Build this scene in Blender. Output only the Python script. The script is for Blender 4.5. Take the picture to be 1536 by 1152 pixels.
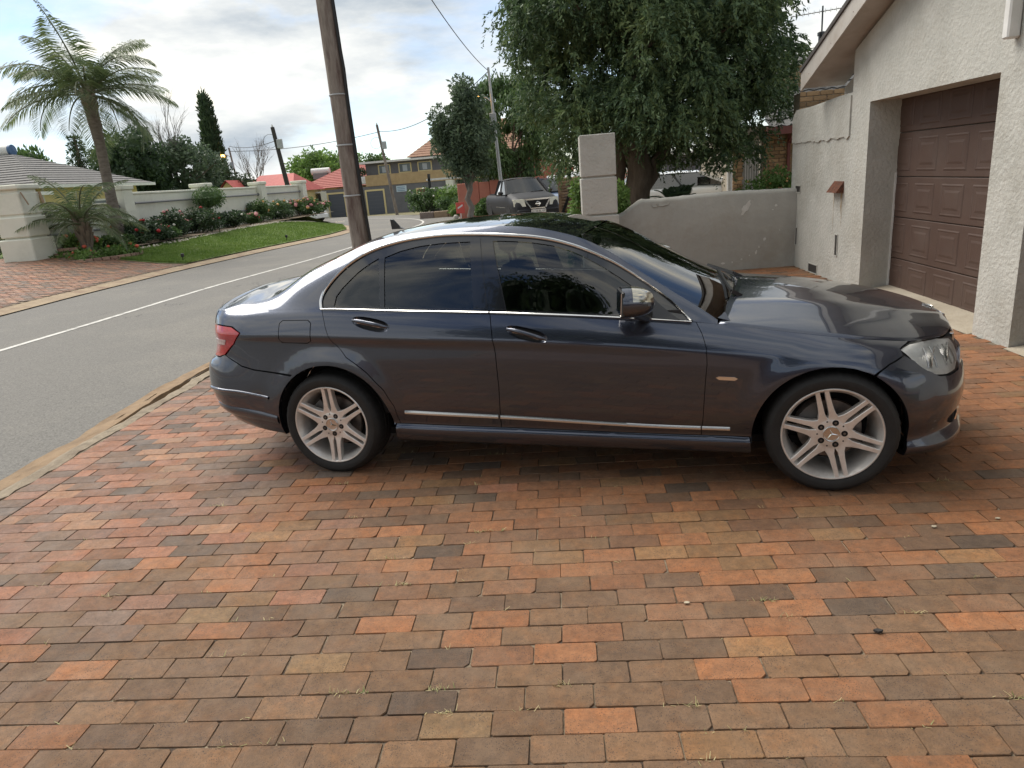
import bpy, bmesh, math, random
import numpy as np
from mathutils import Vector, Matrix, Euler
from mathutils.geometry import delaunay_2d_cdt
for o in list(bpy.data.objects): bpy.data.objects.remove(o)
scene = bpy.context.scene
COL = scene.collection
R_ = math.radians
# ---------------------------------------------------------------- camera
cam = bpy.data.cameras.new('camera'); cam.sensor_width = 36.0; cam.lens = 24.516
cam.clip_start = 0.05; cam.clip_end = 3000
cam_o = bpy.data.objects.new('camera', cam); COL.objects.link(cam_o); scene.camera = cam_o
cam_o.matrix_world = Matrix(((.99538202,.05796963,.07651251,0),(.05664957,.28873008,-.95573311,0),(-.07749496,.95565395,.28411277,1.6451),(0,0,0,1)))
# ---------------------------------------------------------------- sky and sun
SUN_EL, SUN_AZ = 52.0, -50.0            # degrees; azimuth from +Y towards +X
wd = bpy.data.worlds.new('World'); scene.world = wd; wd.use_nodes = True
nt = wd.node_tree; nt.nodes.clear()
def N(t, **k):
    n = nt.nodes.new(t)
    for a, b in k.items(): setattr(n, a, b)
    return n
out = N('ShaderNodeOutputWorld'); bg = N('ShaderNodeBackground'); L = nt.links.new
sky = N('ShaderNodeTexSky', sky_type='NISHITA', sun_disc=False, sun_elevation=R_(SUN_EL), sun_rotation=R_(SUN_AZ), altitude=1500, air_density=1.0, dust_density=1.4, ozone_density=1.2)
tc = N('ShaderNodeTexCoord')
mp = N('ShaderNodeMapping'); mp.inputs['Scale'].default_value = (1.0, 1.0, 2.6)
L(tc.outputs['Generated'], mp.inputs['Vector'])
n1 = N('ShaderNodeTexNoise'); n1.inputs['Scale'].default_value = 2.3; n1.inputs['Detail'].default_value = 9; n1.inputs['Roughness'].default_value = .56; n1.inputs['Distortion'].default_value = .35
L(mp.outputs['Vector'], n1.inputs['Vector'])
r1 = N('ShaderNodeValToRGB'); r1.color_ramp.elements[0].position = .37; r1.color_ramp.elements[1].position = .53
L(n1.outputs['Fac'], r1.inputs['Fac'])
mp2 = N('ShaderNodeMapping'); mp2.inputs['Scale'].default_value = (1.0, 1.0, 3.2); mp2.inputs['Location'].default_value = (3.1, 1.7, .4)
L(tc.outputs['Generated'], mp2.inputs['Vector'])
n2 = N('ShaderNodeTexNoise'); n2.inputs['Scale'].default_value = 2.6; n2.inputs['Detail'].default_value = 8; n2.inputs['Roughness'].default_value = .6
L(mp2.outputs['Vector'], n2.inputs['Vector'])
r2 = N('ShaderNodeValToRGB')
cr = r2.color_ramp; cr.elements[0].position = .34; cr.elements[0].color = (2.9, 3.3, 3.7, 1); cr.elements[1].position = .66; cr.elements[1].color = (8.3, 7.8, 6.6, 1)
e = cr.elements.new(.52); e.color = (5.5, 5.6, 5.5, 1)
L(n2.outputs['Fac'], r2.inputs['Fac'])
mx = N('ShaderNodeMix', data_type='RGBA')
L(r1.outputs['Color'], mx.inputs['Factor']); L(sky.outputs['Color'], mx.inputs['A']); L(r2.outputs['Color'], mx.inputs['B'])
L(mx.outputs['Result'], bg.inputs['Color']); bg.inputs['Strength'].default_value = 0.10
L(bg.outputs['Background'], out.inputs['Surface'])
sl = bpy.data.lights.new('sun', 'SUN'); sl.energy = 2.4; sl.angle = R_(46); sl.color = (1.0, .955, .88)
sun = bpy.data.objects.new('sun', sl); COL.objects.link(sun)
sd = Vector((math.sin(R_(SUN_AZ))*math.cos(R_(SUN_EL)), math.cos(R_(SUN_AZ))*math.cos(R_(SUN_EL)), math.sin(R_(SUN_EL))))
sun.rotation_euler = sd.to_track_quat('Z', 'Y').to_euler(); sun.location = (-10, 20, 30)
scene.render.engine = 'CYCLES'
scene.view_settings.view_transform = 'Standard'; scene.view_settings.look = 'None'
scene.view_settings.exposure = 0.85; scene.view_settings.gamma = 1.0; scene.view_settings.use_curve_mapping = False
try:
    scene.cycles.max_bounces = 6; scene.cycles.diffuse_bounces = 3; scene.cycles.glossy_bounces = 4; scene.cycles.transmission_bounces = 4; scene.cycles.transparent_max_bounces = 12; scene.cycles.sample_clamp_indirect = 6
except Exception: pass
# ---------------------------------------------------------------- helpers
rnd = random.Random(7)
def tag(o, label=None, cat=None, group=None, kind=None):
    if label: o['label'] = label
    if cat: o['category'] = cat
    if group: o['group'] = group
    if kind: o['kind'] = kind
    return o
def link(o, parent=None):
    COL.objects.link(o)
    if parent is not None: o.parent = parent
    return o
def empty(name, loc=(0,0,0), rz=0.0, parent=None):
    o = bpy.data.objects.new(name, None); o.location = loc; o.rotation_euler = (0, 0, rz); o.empty_display_size = .2
    return link(o, parent)
def thing(name, label, cat, loc=(0,0,0), rz=0.0, group=None):
    return tag(empty(name, loc, rz), label, cat, group, 'thing')
def copy_tree(o, parent=None):
    c = o.copy(); COL.objects.link(c); c.parent = parent
    for ch in o.children: copy_tree(ch, c)
    return c
def gz(y): return -0.009*max(0.0, min(y, 90)-14)
class MB:
    def __init__(s): s.v = []; s.f = []; s.m = []; s.c = None
    def add(s, vs, fs, m=0):
        b = len(s.v); s.v += [tuple(p) for p in vs]; s.f += [tuple(i+b for i in f) for f in fs]; s.m += [m]*len(fs); return s
    def box(s, x0, x1, y0, y1, z0, z1, m=0):
        s.add([(x0,y0,z0),(x1,y0,z0),(x1,y1,z0),(x0,y1,z0),(x0,y0,z1),(x1,y0,z1),(x1,y1,z1),(x0,y1,z1)],
              [(0,3,2,1),(4,5,6,7),(0,1,5,4),(1,2,6,5),(2,3,7,6),(3,0,4,7)], m); return s
    def bevbox(s, x0, x1, y0, y1, z0, z1, b=.01, m=0):
        X = (x0, x0+b, x1-b, x1); Y = (y0, y0+b, y1-b, y1); Z = (z0, z0+b, z1-b, z1)
        vs = []; idx = {}
        def g(i, j, k):
            key = (i,j,k)
            if key not in idx: idx[key] = len(vs); vs.append((X[i],Y[j],Z[k]))
            return idx[key]
        fs = []
        for a in (0, 3):
            fs.append([g(a,1,1),g(a,2,1),g(a,2,2),g(a,1,2)]); fs.append([g(1,a,1),g(2,a,1),g(2,a,2),g(1,a,2)]); fs.append([g(1,1,a),g(2,1,a),g(2,2,a),g(1,2,a)])
        for a in (0, 3):
            p = 1 if a == 0 else 2
            for c in (0, 3):
                q = 1 if c == 0 else 2
                fs.append([g(a,q,1),g(a,q,2),g(p,c,2),g(p,c,1)]); fs.append([g(a,1,q),g(a,2,q),g(p,2,c),g(p,1,c)]); fs.append([g(1,a,q),g(2,a,q),g(2,p,c),g(1,p,c)])
                for d in (0, 3):
                    r = 1 if d == 0 else 2
                    fs.append([g(a,q,r),g(p,c,r),g(p,q,d)])
        s.add(vs, fs, m); return s
    def obox(s, c, size, M, m=0):
        sx, sy, sz = (k/2 for k in size); c = Vector(c)
        vs = [c + M @ Vector((a*sx, b*sy, d*sz)) for d in (-1,1) for (a,b) in ((-1,-1),(1,-1),(1,1),(-1,1))]
        s.add(vs, [(0,3,2,1),(4,5,6,7),(0,1,5,4),(1,2,6,5),(2,3,7,6),(3,0,4,7)], m); return s
    def bar(s, a, b, w, t, up=(0,0,1), m=0):
        a = Vector(a); b = Vector(b); d = (b-a); L = d.length; d.normalize(); u = Vector(up)
        x = d.cross(u)
        if x.length < 1e-4: x = d.cross(Vector((1,0,0)))
        x.normalize(); u = x.cross(d)
        M = Matrix((d, x, u)).transposed(); return s.obox((a+b)/2, (L, w, t), M, m)
    def tube(s, pts, r, n=8, m=0, cap=True):
        pts = [Vector(p) for p in pts]; rs = r if isinstance(r, (list, tuple)) else [r]*len(pts)
        vs = []; fs = []; ref = None
        for i, p in enumerate(pts):
            d = (pts[min(i+1,len(pts)-1)] - pts[max(i-1,0)]).normalized()
            if ref is None: ref = d.orthogonal().normalized()
            x = (ref - d*ref.dot(d))
            x = x.normalized() if x.length > 1e-5 else d.orthogonal().normalized()
            ref = x; y = d.cross(x)
            for k in range(n):
                a = 2*math.pi*k/n; vs.append(p + (x*math.cos(a) + y*math.sin(a))*rs[i])
        for i in range(len(pts)-1):
            for k in range(n):
                k2 = (k+1) % n; fs.append((i*n+k, i*n+k2, (i+1)*n+k2, (i+1)*n+k))
        if cap: fs.append(tuple(range(n-1,-1,-1))); fs.append(tuple(range((len(pts)-1)*n, len(pts)*n)))
        s.add(vs, fs, m); return s
    def lathe(s, prof, n=32, M=None, m=0, close=False):
        # prof: (radius, axial) around local z, M: 4x4
        M = M or Matrix.Identity(4); vs = []; fs = []; k = len(prof)
        for i in range(n):
            a = 2*math.pi*i/n; ca, sa = math.cos(a), math.sin(a)
            for (r, z) in prof: vs.append(M @ Vector((r*ca, r*sa, z)))
        for i in range(n):
            j = (i+1) % n
            for q in range(k-1):
                if prof[q][0] < 1e-6 and prof[q+1][0] < 1e-6: continue
                fs.append((i*k+q, j*k+q, j*k+q+1, i*k+q+1))
        s.add(vs, fs, m); return s
    def prism(s, poly, z0, z1, m=0, M=None):
        n = len(poly); M = M or Matrix.Identity(4)
        vs = [M @ Vector((p[0],p[1],z0)) for p in poly] + [M @ Vector((p[0],p[1],z1)) for p in poly]
        fs = [tuple(range(n-1,-1,-1)), tuple(range(n, 2*n))] + [(i,(i+1)%n,(i+1)%n+n,i+n) for i in range(n)]
        s.add(vs, fs, m); return s
    def quad(s, a, b, c, d, m=0): s.add([a,b,c,d], [(0,1,2,3)], m); return s
    def poly(s, pts, m=0): s.add(pts, [tuple(range(len(pts)))], m); return s
    def build(s, name, mats, parent=None, smooth=False, sharp=None, loc=None):
        me = bpy.data.meshes.new(name); me.from_pydata([tuple(p) for p in s.v], [], s.f)
        for mt in (mats if isinstance(mats, (list, tuple)) else [mats]): me.materials.append(mt)
        if any(s.m): me.polygons.foreach_set('material_index', s.m)
        fix_normals(me)
        if smooth:
            me.polygons.foreach_set('use_smooth', [True]*len(me.polygons))
            me.set_sharp_from_angle(angle=R_(sharp if sharp else 35))
        me.update(); o = bpy.data.objects.new(name, me)
        if loc is not None: o.location = loc
        return link(o, parent)
def fix_normals(me):
    bm = bmesh.new(); bm.from_mesh(me); bmesh.ops.recalc_face_normals(bm, faces=bm.faces); bm.to_mesh(me); bm.free()
def quads_mesh(name, P, mat, parent=None, smooth=False):
    # P: (n,4,3) array of separate quads, or (n,3,3) triangles
    P = np.asarray(P, np.float32); n, k = P.shape[0], P.shape[1]
    me = bpy.data.meshes.new(name); me.vertices.add(n*k); me.vertices.foreach_set('co', P.reshape(-1))
    me.loops.add(n*k); me.loops.foreach_set('vertex_index', np.arange(n*k, dtype=np.int32))
    me.polygons.add(n); me.polygons.foreach_set('loop_start', np.arange(0, n*k, k, dtype=np.int32))
    try: me.polygons.foreach_set('loop_total', np.full(n, k, np.int32))
    except Exception: pass
    me.materials.append(mat); me.update(calc_edges=True); me.validate()
    return link(bpy.data.objects.new(name, me), parent)
# ---------------------------------------------------------------- materials
MATS = {}
def lin(c):
    return tuple(((x/255)/12.92 if x/255 <= .04045 else ((x/255+.055)/1.055)**2.4) for x in c)
def mat(name, col, rough=.8, col2=None, scale=4.0, metal=0.0, bump=0.0, bscale=None, coat=0.0, spec=.5, detail=6, contrast=(.35,.65), dirt=None, dscale=1.2, damt=.5, bdetail=8, emit=None, estr=0, objvar=0.0, aniso=(1,1,1), bdist=.02):
    if name in MATS: return MATS[name]
    m = bpy.data.materials.new(name); m.use_nodes = True; t = m.node_tree; b = t.nodes['Principled BSDF']
    def nn(ty, **k):
        n = t.nodes.new(ty)
        for a, v in k.items(): setattr(n, a, v)
        return n
    b.inputs['Roughness'].default_value = rough; b.inputs['Metallic'].default_value = metal
    b.inputs['Coat Weight'].default_value = coat; b.inputs['Coat Roughness'].default_value = .03
    b.inputs['Specular IOR Level'].default_value = spec
    tcn = nn('ShaderNodeTexCoord'); mpn = nn('ShaderNodeMapping'); mpn.inputs['Scale'].default_value = aniso
    t.links.new(tcn.outputs['Object'], mpn.inputs['Vector']); vec = mpn.outputs['Vector']
    c1 = (*col, 1); last = None
    if col2 is not None:
        n = nn('ShaderNodeTexNoise'); n.inputs['Scale'].default_value = scale; n.inputs['Detail'].default_value = detail; n.inputs['Roughness'].default_value = .6
        t.links.new(vec, n.inputs['Vector'])
        r = nn('ShaderNodeValToRGB'); r.color_ramp.elements[0].position = contrast[0]; r.color_ramp.elements[1].position = contrast[1]
        r.color_ramp.elements[0].color = c1; r.color_ramp.elements[1].color = (*col2, 1)
        t.links.new(n.outputs['Fac'], r.inputs['Fac']); last = r.outputs['Color']
    else:
        b.inputs['Base Color'].default_value = c1
    if dirt is not None:
        n = nn('ShaderNodeTexNoise'); n.inputs['Scale'].default_value = dscale; n.inputs['Detail'].default_value = 9; n.inputs['Roughness'].default_value = .68
        t.links.new(vec, n.inputs['Vector'])
        r = nn('ShaderNodeMapRange'); r.inputs['From Min'].default_value = .48; r.inputs['From Max'].default_value = .68; r.inputs['To Max'].default_value = damt
        t.links.new(n.outputs['Fac'], r.inputs['Value'])
        mxn = nn('ShaderNodeMix', data_type='RGBA'); t.links.new(r.outputs['Result'], mxn.inputs['Factor'])
        if last is not None: t.links.new(last, mxn.inputs['A'])
        else: mxn.inputs['A'].default_value = c1
        mxn.inputs['B'].default_value = (*dirt, 1); last = mxn.outputs['Result']
    if objvar:
        oi = nn('ShaderNodeObjectInfo'); hs = nn('ShaderNodeHueSaturation'); mr = nn('ShaderNodeMapRange')
        mr.inputs['To Min'].default_value = 1-objvar; mr.inputs['To Max'].default_value = 1+objvar
        t.links.new(oi.outputs['Random'], mr.inputs['Value']); t.links.new(mr.outputs['Result'], hs.inputs['Value'])
        if last is not None: t.links.new(last, hs.inputs['Color'])
        else: hs.inputs['Color'].default_value = c1
        last = hs.outputs['Color']
    if last is not None: t.links.new(last, b.inputs['Base Color'])
    if bump:
        n = nn('ShaderNodeTexNoise'); n.inputs['Scale'].default_value = bscale or scale*6; n.inputs['Detail'].default_value = bdetail; n.inputs['Roughness'].default_value = .6
        t.links.new(vec, n.inputs['Vector']); bp = nn('ShaderNodeBump'); bp.inputs['Strength'].default_value = bump; bp.inputs['Distance'].default_value = bdist
        t.links.new(n.outputs['Fac'], bp.inputs['Height']); t.links.new(bp.outputs['Normal'], b.inputs['Normal'])
    if emit is not None:
        b.inputs['Emission Color'].default_value = (*emit, 1); b.inputs['Emission Strength'].default_value = estr
    MATS[name] = m; return m
def leafmat(name, c1, c2, c3=None, scale=.9, trans=.3, rough=.55):
    if name in MATS: return MATS[name]
    m = bpy.data.materials.new(name); m.use_nodes = True; t = m.node_tree; t.nodes.clear()
    o = t.nodes.new('ShaderNodeOutputMaterial'); g = t.nodes.new('ShaderNodeNewGeometry'); tcn = t.nodes.new('ShaderNodeTexCoord')
    n = t.nodes.new('ShaderNodeTexNoise'); n.inputs['Scale'].default_value = scale; n.inputs['Detail'].default_value = 4
    t.links.new(tcn.outputs['Object'], n.inputs['Vector'])
    ad = t.nodes.new('ShaderNodeMath'); ad.operation = 'MULTIPLY_ADD'; t.links.new(g.outputs['Random Per Island'], ad.inputs[0]); ad.inputs[1].default_value = .55
    sb = t.nodes.new('ShaderNodeMath'); sb.operation = 'SUBTRACT'; t.links.new(n.outputs['Fac'], sb.inputs[0]); sb.inputs[1].default_value = .27
    t.links.new(sb.outputs[0], ad.inputs[2])
    r = t.nodes.new('ShaderNodeValToRGB'); r.color_ramp.elements[0].position = .12; r.color_ramp.elements[0].color = (*c1, 1); r.color_ramp.elements[1].position = .88; r.color_ramp.elements[1].color = (*(c3 or c2), 1)
    e = r.color_ramp.elements.new(.5); e.color = (*(c2 if c3 else tuple((a+b)/2 for a, b in zip(c1, c2))), 1)
    t.links.new(ad.outputs[0], r.inputs['Fac'])
    b = t.nodes.new('ShaderNodeBsdfPrincipled'); b.inputs['Roughness'].default_value = rough; b.inputs['Specular IOR Level'].default_value = .3
    t.links.new(r.outputs['Color'], b.inputs['Base Color'])
    tr = t.nodes.new('ShaderNodeBsdfTranslucent'); hs = t.nodes.new('ShaderNodeHueSaturation'); hs.inputs['Value'].default_value = 1.3; hs.inputs['Saturation'].default_value = 1.1
    t.links.new(r.outputs['Color'], hs.inputs['Color']); t.links.new(hs.outputs['Color'], tr.inputs['Color'])
    ms = t.nodes.new('ShaderNodeMixShader'); ms.inputs[0].default_value = trans
    t.links.new(b.outputs[0], ms.inputs[1]); t.links.new(tr.outputs[0], ms.inputs[2]); t.links.new(ms.outputs[0], o.inputs[0])
    MATS[name] = m; return m
def glassmat(name, tint=(.25,.28,.28), rough=.0, ior=1.5, boost=1.0):
    if name in MATS: return MATS[name]
    m = bpy.data.materials.new(name); m.use_nodes = True; t = m.node_tree; t.nodes.clear()
    o = t.nodes.new('ShaderNodeOutputMaterial'); tr = t.nodes.new('ShaderNodeBsdfTransparent'); tr.inputs[0].default_value = (*tint, 1)
    gl = t.nodes.new('ShaderNodeBsdfGlossy'); gl.inputs['Roughness'].default_value = rough
    fr = t.nodes.new('ShaderNodeFresnel'); fr.inputs['IOR'].default_value = ior
    mu = t.nodes.new('ShaderNodeMath'); mu.operation = 'MULTIPLY'; mu.inputs[1].default_value = boost; mu.use_clamp = True
    t.links.new(fr.outputs[0], mu.inputs[0])
    ms = t.nodes.new('ShaderNodeMixShader'); t.links.new(mu.outputs[0], ms.inputs[0]); t.links.new(tr.outputs[0], ms.inputs[1]); t.links.new(gl.outputs[0], ms.inputs[2]); t.links.new(ms.outputs[0], o.inputs[0])
    MATS[name] = m; return m
# ---------------------------------------------------------------- sedan body surfaces (numpy)
def pchip(xs, ys, xq):
    xs = np.asarray(xs, float); ys = np.asarray(ys, float); xq = np.asarray(xq, float)
    h = np.diff(xs); d = np.diff(ys) / h
    m = np.zeros(len(xs)); m[0] = d[0]; m[-1] = d[-1]
    for i in range(1, len(xs) - 1):
        if d[i-1] * d[i] > 0:
            w1 = 2*h[i] + h[i-1]; w2 = h[i] + 2*h[i-1]
            m[i] = (w1 + w2) / (w1/d[i-1] + w2/d[i])
    i = np.clip(np.searchsorted(xs, xq) - 1, 0, len(xs) - 2)
    t = np.clip((xq - xs[i]) / h[i], 0, 1)
    return ((2*t**3-3*t**2+1)*ys[i] + (t**3-2*t**2+t)*h[i]*m[i] + (-2*t**3+3*t**2)*ys[i+1] + (t**3-t**2)*h[i]*m[i+1])
def catmull(xs, ys, xq):
    xs = np.asarray(xs, float); ys = np.asarray(ys, float); xq = np.asarray(xq, float)
    m = np.gradient(ys, xs); h = np.diff(xs)
    i = np.clip(np.searchsorted(xs, xq) - 1, 0, len(xs) - 2)
    t = np.clip((xq - xs[i]) / h[i], 0, 1)
    return ((2*t**3-3*t**2+1)*ys[i] + (t**3-2*t**2+t)*h[i]*m[i] + (-2*t**3+3*t**2)*ys[i+1] + (t**3-t**2)*h[i]*m[i+1])
def gsmooth(a, s, axis):
    r = int(3*s + 1); k = np.exp(-.5*(np.arange(-r, r+1)/s)**2); k /= k.sum()
    pad = [(0, 0)]*a.ndim; pad[axis] = (r, r)
    b = np.pad(a, pad, mode='reflect', reflect_type='odd')
    return np.apply_along_axis(lambda c: np.convolve(c, k, 'valid'), axis, b)
# plan outline of the widest level: (u, x, half width)
PLAN = np.array([(-1.75,-1.03,0),(-1.45,-1.02,.30),(-1.25,-1.0,.50),(-1.10,-.962,.655),(-.98,-.902,.757),(-.85,-.80,.825),
 (-.62,-.60,.866),(-.35,-.35,.881),(0,0,.887),(.5,.5,.889),(1.2,1.2,.889),(2.0,2.0,.887),(2.5,2.5,.886),(2.76,2.76,.884),
 (2.95,2.95,.872),(3.11,3.1,.845),(3.25,3.22,.795),(3.39,3.32,.712),(3.55,3.40,.592),(3.72,3.455,.44),(3.91,3.50,.26),(4.2,3.53,0)])
KU = [-1.75,-1.03,-.7,-.35, 0, .5, 1.2, 2.1, 2.76, 3.11, 3.39, 3.73, 4.2]
# each line: z at the KU stations, inset at the KU stations
LN = [
 ([.36,.37,.29,.235,.22,.215,.205,.195,.19,.185,.18,.175,.175],[.22,.22,.20,.16,.16,.16,.16,.16,.16,.16,.16,.16,.16]),
 ([.34,.345,.272,.224,.212,.206,.196,.186,.182,.180,.175,.17,.17],[.08,.10,.07,.04,.035,.035,.035,.035,.03,.028,.020,.02,.02]),
 ([.42,.415,.37,.328,.31,.292,.276,.256,.242,.222,.226,.235,.24],[.03,.03,.02,.012,.012,.010,.010,.010,.008,.006,.0,-.005,-.005]),
 ([.52,.525,.495,.43,.36,.322,.306,.286,.282,.275,.29,.30,.30],[.006,.006,.004,.006,.018,.030,.030,.030,.024,.022,.034,.05,.05]),
 ([.60,.60,.575,.52,.46,.42,.40,.37,.37,.36,.36,.37,.37],[.010,.012,.008,.004,.006,.010,.010,.010,.010,.008,.012,.012,.012]),
 ([.66,.665,.65,.62,.575,.55,.54,.51,.49,.47,.46,.45,.45],[.022,.026,.018,.008,.004,.003,.002,.002,.002,.002,.0,.0,.0]),
 ([.705,.71,.73,.735,.71,.69,.675,.63,.59,.56,.54,.53,.53],[.075,.075,.034,.014,.006,.002,.001,.002,.004,.008,.010,.012,.012]),
 ([.80,.805,.815,.815,.805,.785,.765,.705,.65,.61,.59,.57,.57],[.105,.103,.040,.016,.010,.008,.006,.006,.010,.018,.028,.03,.03]),
 ([.845,.85,.858,.858,.848,.828,.800,.740,.682,.640,.62,.61,.61],[.10,.100,.034,.008,.002,.001,.003,.008,.018,.034,.045,.035,.03]),
 ([.90,.905,.915,.918,.915,.893,.855,.795,.728,.690,.67,.65,.65],[.105,.108,.060,.030,.020,.020,.020,.030,.045,.070,.080,.055,.045]),
 ([.955,.955,.962,.968,.968,.940,.900,.838,.758,.720,.705,.69,.69],[.100,.118,.092,.060,.045,.043,.043,.060,.080,.110,.115,.075,.06]),
 ([1.0,.985,.992,1.000,1.000,.980,.948,.871,.776,.735,.722,.71,.71],[.075,.135,.124,.090,.070,.068,.070,.092,.115,.150,.150,.095,.075]),
]
ARCH = ((.03,.300,.380),(2.755,.285,.370))
NU, NV = 361, 111
def build_shell():
    uu = np.linspace(-1.75, 4.2, NU); nl = len(LN)
    px = catmull(PLAN[:,0], PLAN[:,1], uu); py = catmull(PLAN[:,0], PLAN[:,2], uu)
    dx = np.gradient(px, uu); dy = np.gradient(py, uu); L = np.hypot(dx, dy)
    nx, ny = -dy/L, dx/L                       # outward
    Z = np.array([pchip(KU, l[0], uu) for l in LN]); I = np.array([pchip(KU, l[1], uu) for l in LN])
    vv = np.linspace(0, nl-1, NV)
    Zs = np.zeros((NU, NV)); Is = np.zeros((NU, NV))
    for i in range(NU):
        Zs[i] = pchip(range(nl), Z[:, i], vv); Is[i] = pchip(range(nl), I[:, i], vv)
    Is = gsmooth(Is, 1.6, 1); Is = gsmooth(Is, 3, 0); Zs = gsmooth(Zs, 1.6, 1); Zs = gsmooth(Zs, 3, 0)
    X = px[:, None] - nx[:, None]*Is; Y = py[:, None] - ny[:, None]*Is
    for (ax, az, ar) in ARCH:
        r = np.hypot(X-ax, Zs-az); t = np.clip((r-ar)/.135, 0, 1)
        up = np.clip((Zs-az+.10)/.30, 0, 1); up = up*up*(3-2*up)
        Y = Y + .017*(1-t*t*(3-2*t))*up*(Y > .5)
    Y = np.maximum(Y, 0)
    return uu, vv, np.stack([X, Y, Zs], -1)
UU, VV, SH = build_shell()
def samp(grid, us, vs, u, v):
    u = np.asarray(u, float); v = np.asarray(v, float)
    fi = np.clip((u-us[0])/(us[1]-us[0]), 0, len(us)-1.001); fj = np.clip((v-vs[0])/(vs[1]-vs[0]), 0, len(vs)-1.001)
    i = fi.astype(int); j = fj.astype(int); a = (fi-i)[..., None]; b = (fj-j)[..., None]
    return grid[i,j]*(1-a)*(1-b)+grid[i+1,j]*a*(1-b)+grid[i,j+1]*(1-a)*b+grid[i+1,j+1]*a*b
def grid_normals(g):
    du = np.gradient(g, axis=0); dv = np.gradient(g, axis=1)
    n = np.cross(dv, du); n /= np.maximum(np.linalg.norm(n, axis=-1, keepdims=True), 1e-9)
    return n
SHN = grid_normals(SH)
if SHN[NU//2, NV//2, 1] < 0: SHN = -SHN
# greenhouse side: lower edge = top of the shell, upper edge = roof rail curve (x, half width, z)
RAIL = np.array([(-.75,.697,.993),(-.70,.697,1.004),(-.62,.693,1.021),(-.47,.682,1.038),(-.37,.668,1.062),(-.29,.654,1.104),(-.20,.640,1.156),(-.03,.622,1.226),(.13,.604,1.292),
 (.26,.590,1.338),(.45,.575,1.370),(.65,.567,1.386),(.90,.565,1.392),(1.12,.568,1.385),(1.27,.574,1.366),(1.38,.580,1.341),(1.52,.593,1.298),(1.66,.612,1.228),(1.82,.642,1.122),(1.94,.672,1.046),(2.05,.705,.978),(2.15,.740,.918),(2.22,.765,.872)])
NG, NW = 261, 61
def build_green():
    xx = np.linspace(-.75, 2.22, NG); w = np.linspace(0, 1, NW)
    top = SH[:, -1]; low = np.stack([xx, np.interp(xx, top[:,0], top[:,1]), np.interp(xx, top[:,0], top[:,2])], -1)
    pre = SH[:, -6]; pl = np.stack([xx, np.interp(xx, pre[:,0], pre[:,1]), np.interp(xx, pre[:,0], pre[:,2])], -1)
    t0 = low - pl; t0 /= np.linalg.norm(t0, axis=-1, keepdims=True)
    up = np.stack([xx, catmull(RAIL[:,0], RAIL[:,1], xx), catmull(RAIL[:,0], RAIL[:,2], xx)], -1)
    up[:,1] = gsmooth(up[:,1], 3, 0); up[:,2] = gsmooth(up[:,2], 2, 0)
    ch = up - low; L = np.linalg.norm(ch, axis=-1, keepdims=True)
    cd = ch/np.maximum(L, 1e-6)
    k = np.clip((xx-.02)/.12, 0, 1)[:, None]; k = k*k*(3-2*k)          # glass zone: tangent leaves the belt
    gl = cd + np.array([0, .10, .0]); gl /= np.linalg.norm(gl, axis=-1, keepdims=True)
    T0 = (t0*(1-k) + gl*k)*L
    te = cd + np.array([0, -.42, -.10]); te /= np.linalg.norm(te, axis=-1, keepdims=True); T1 = te*L
    h = w[None, :, None]
    G = (2*h**3-3*h**2+1)*low[:,None]+(h**3-2*h**2+h)*T0[:,None]+(-2*h**3+3*h**2)*up[:,None]+(h**3-h**2)*T1[:,None]
    return xx, w, G
GX, GW, GR = build_green()
GRN = grid_normals(GR)
if GRN[NG//2, NW//2, 1] < 0: GRN = -GRN
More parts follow.
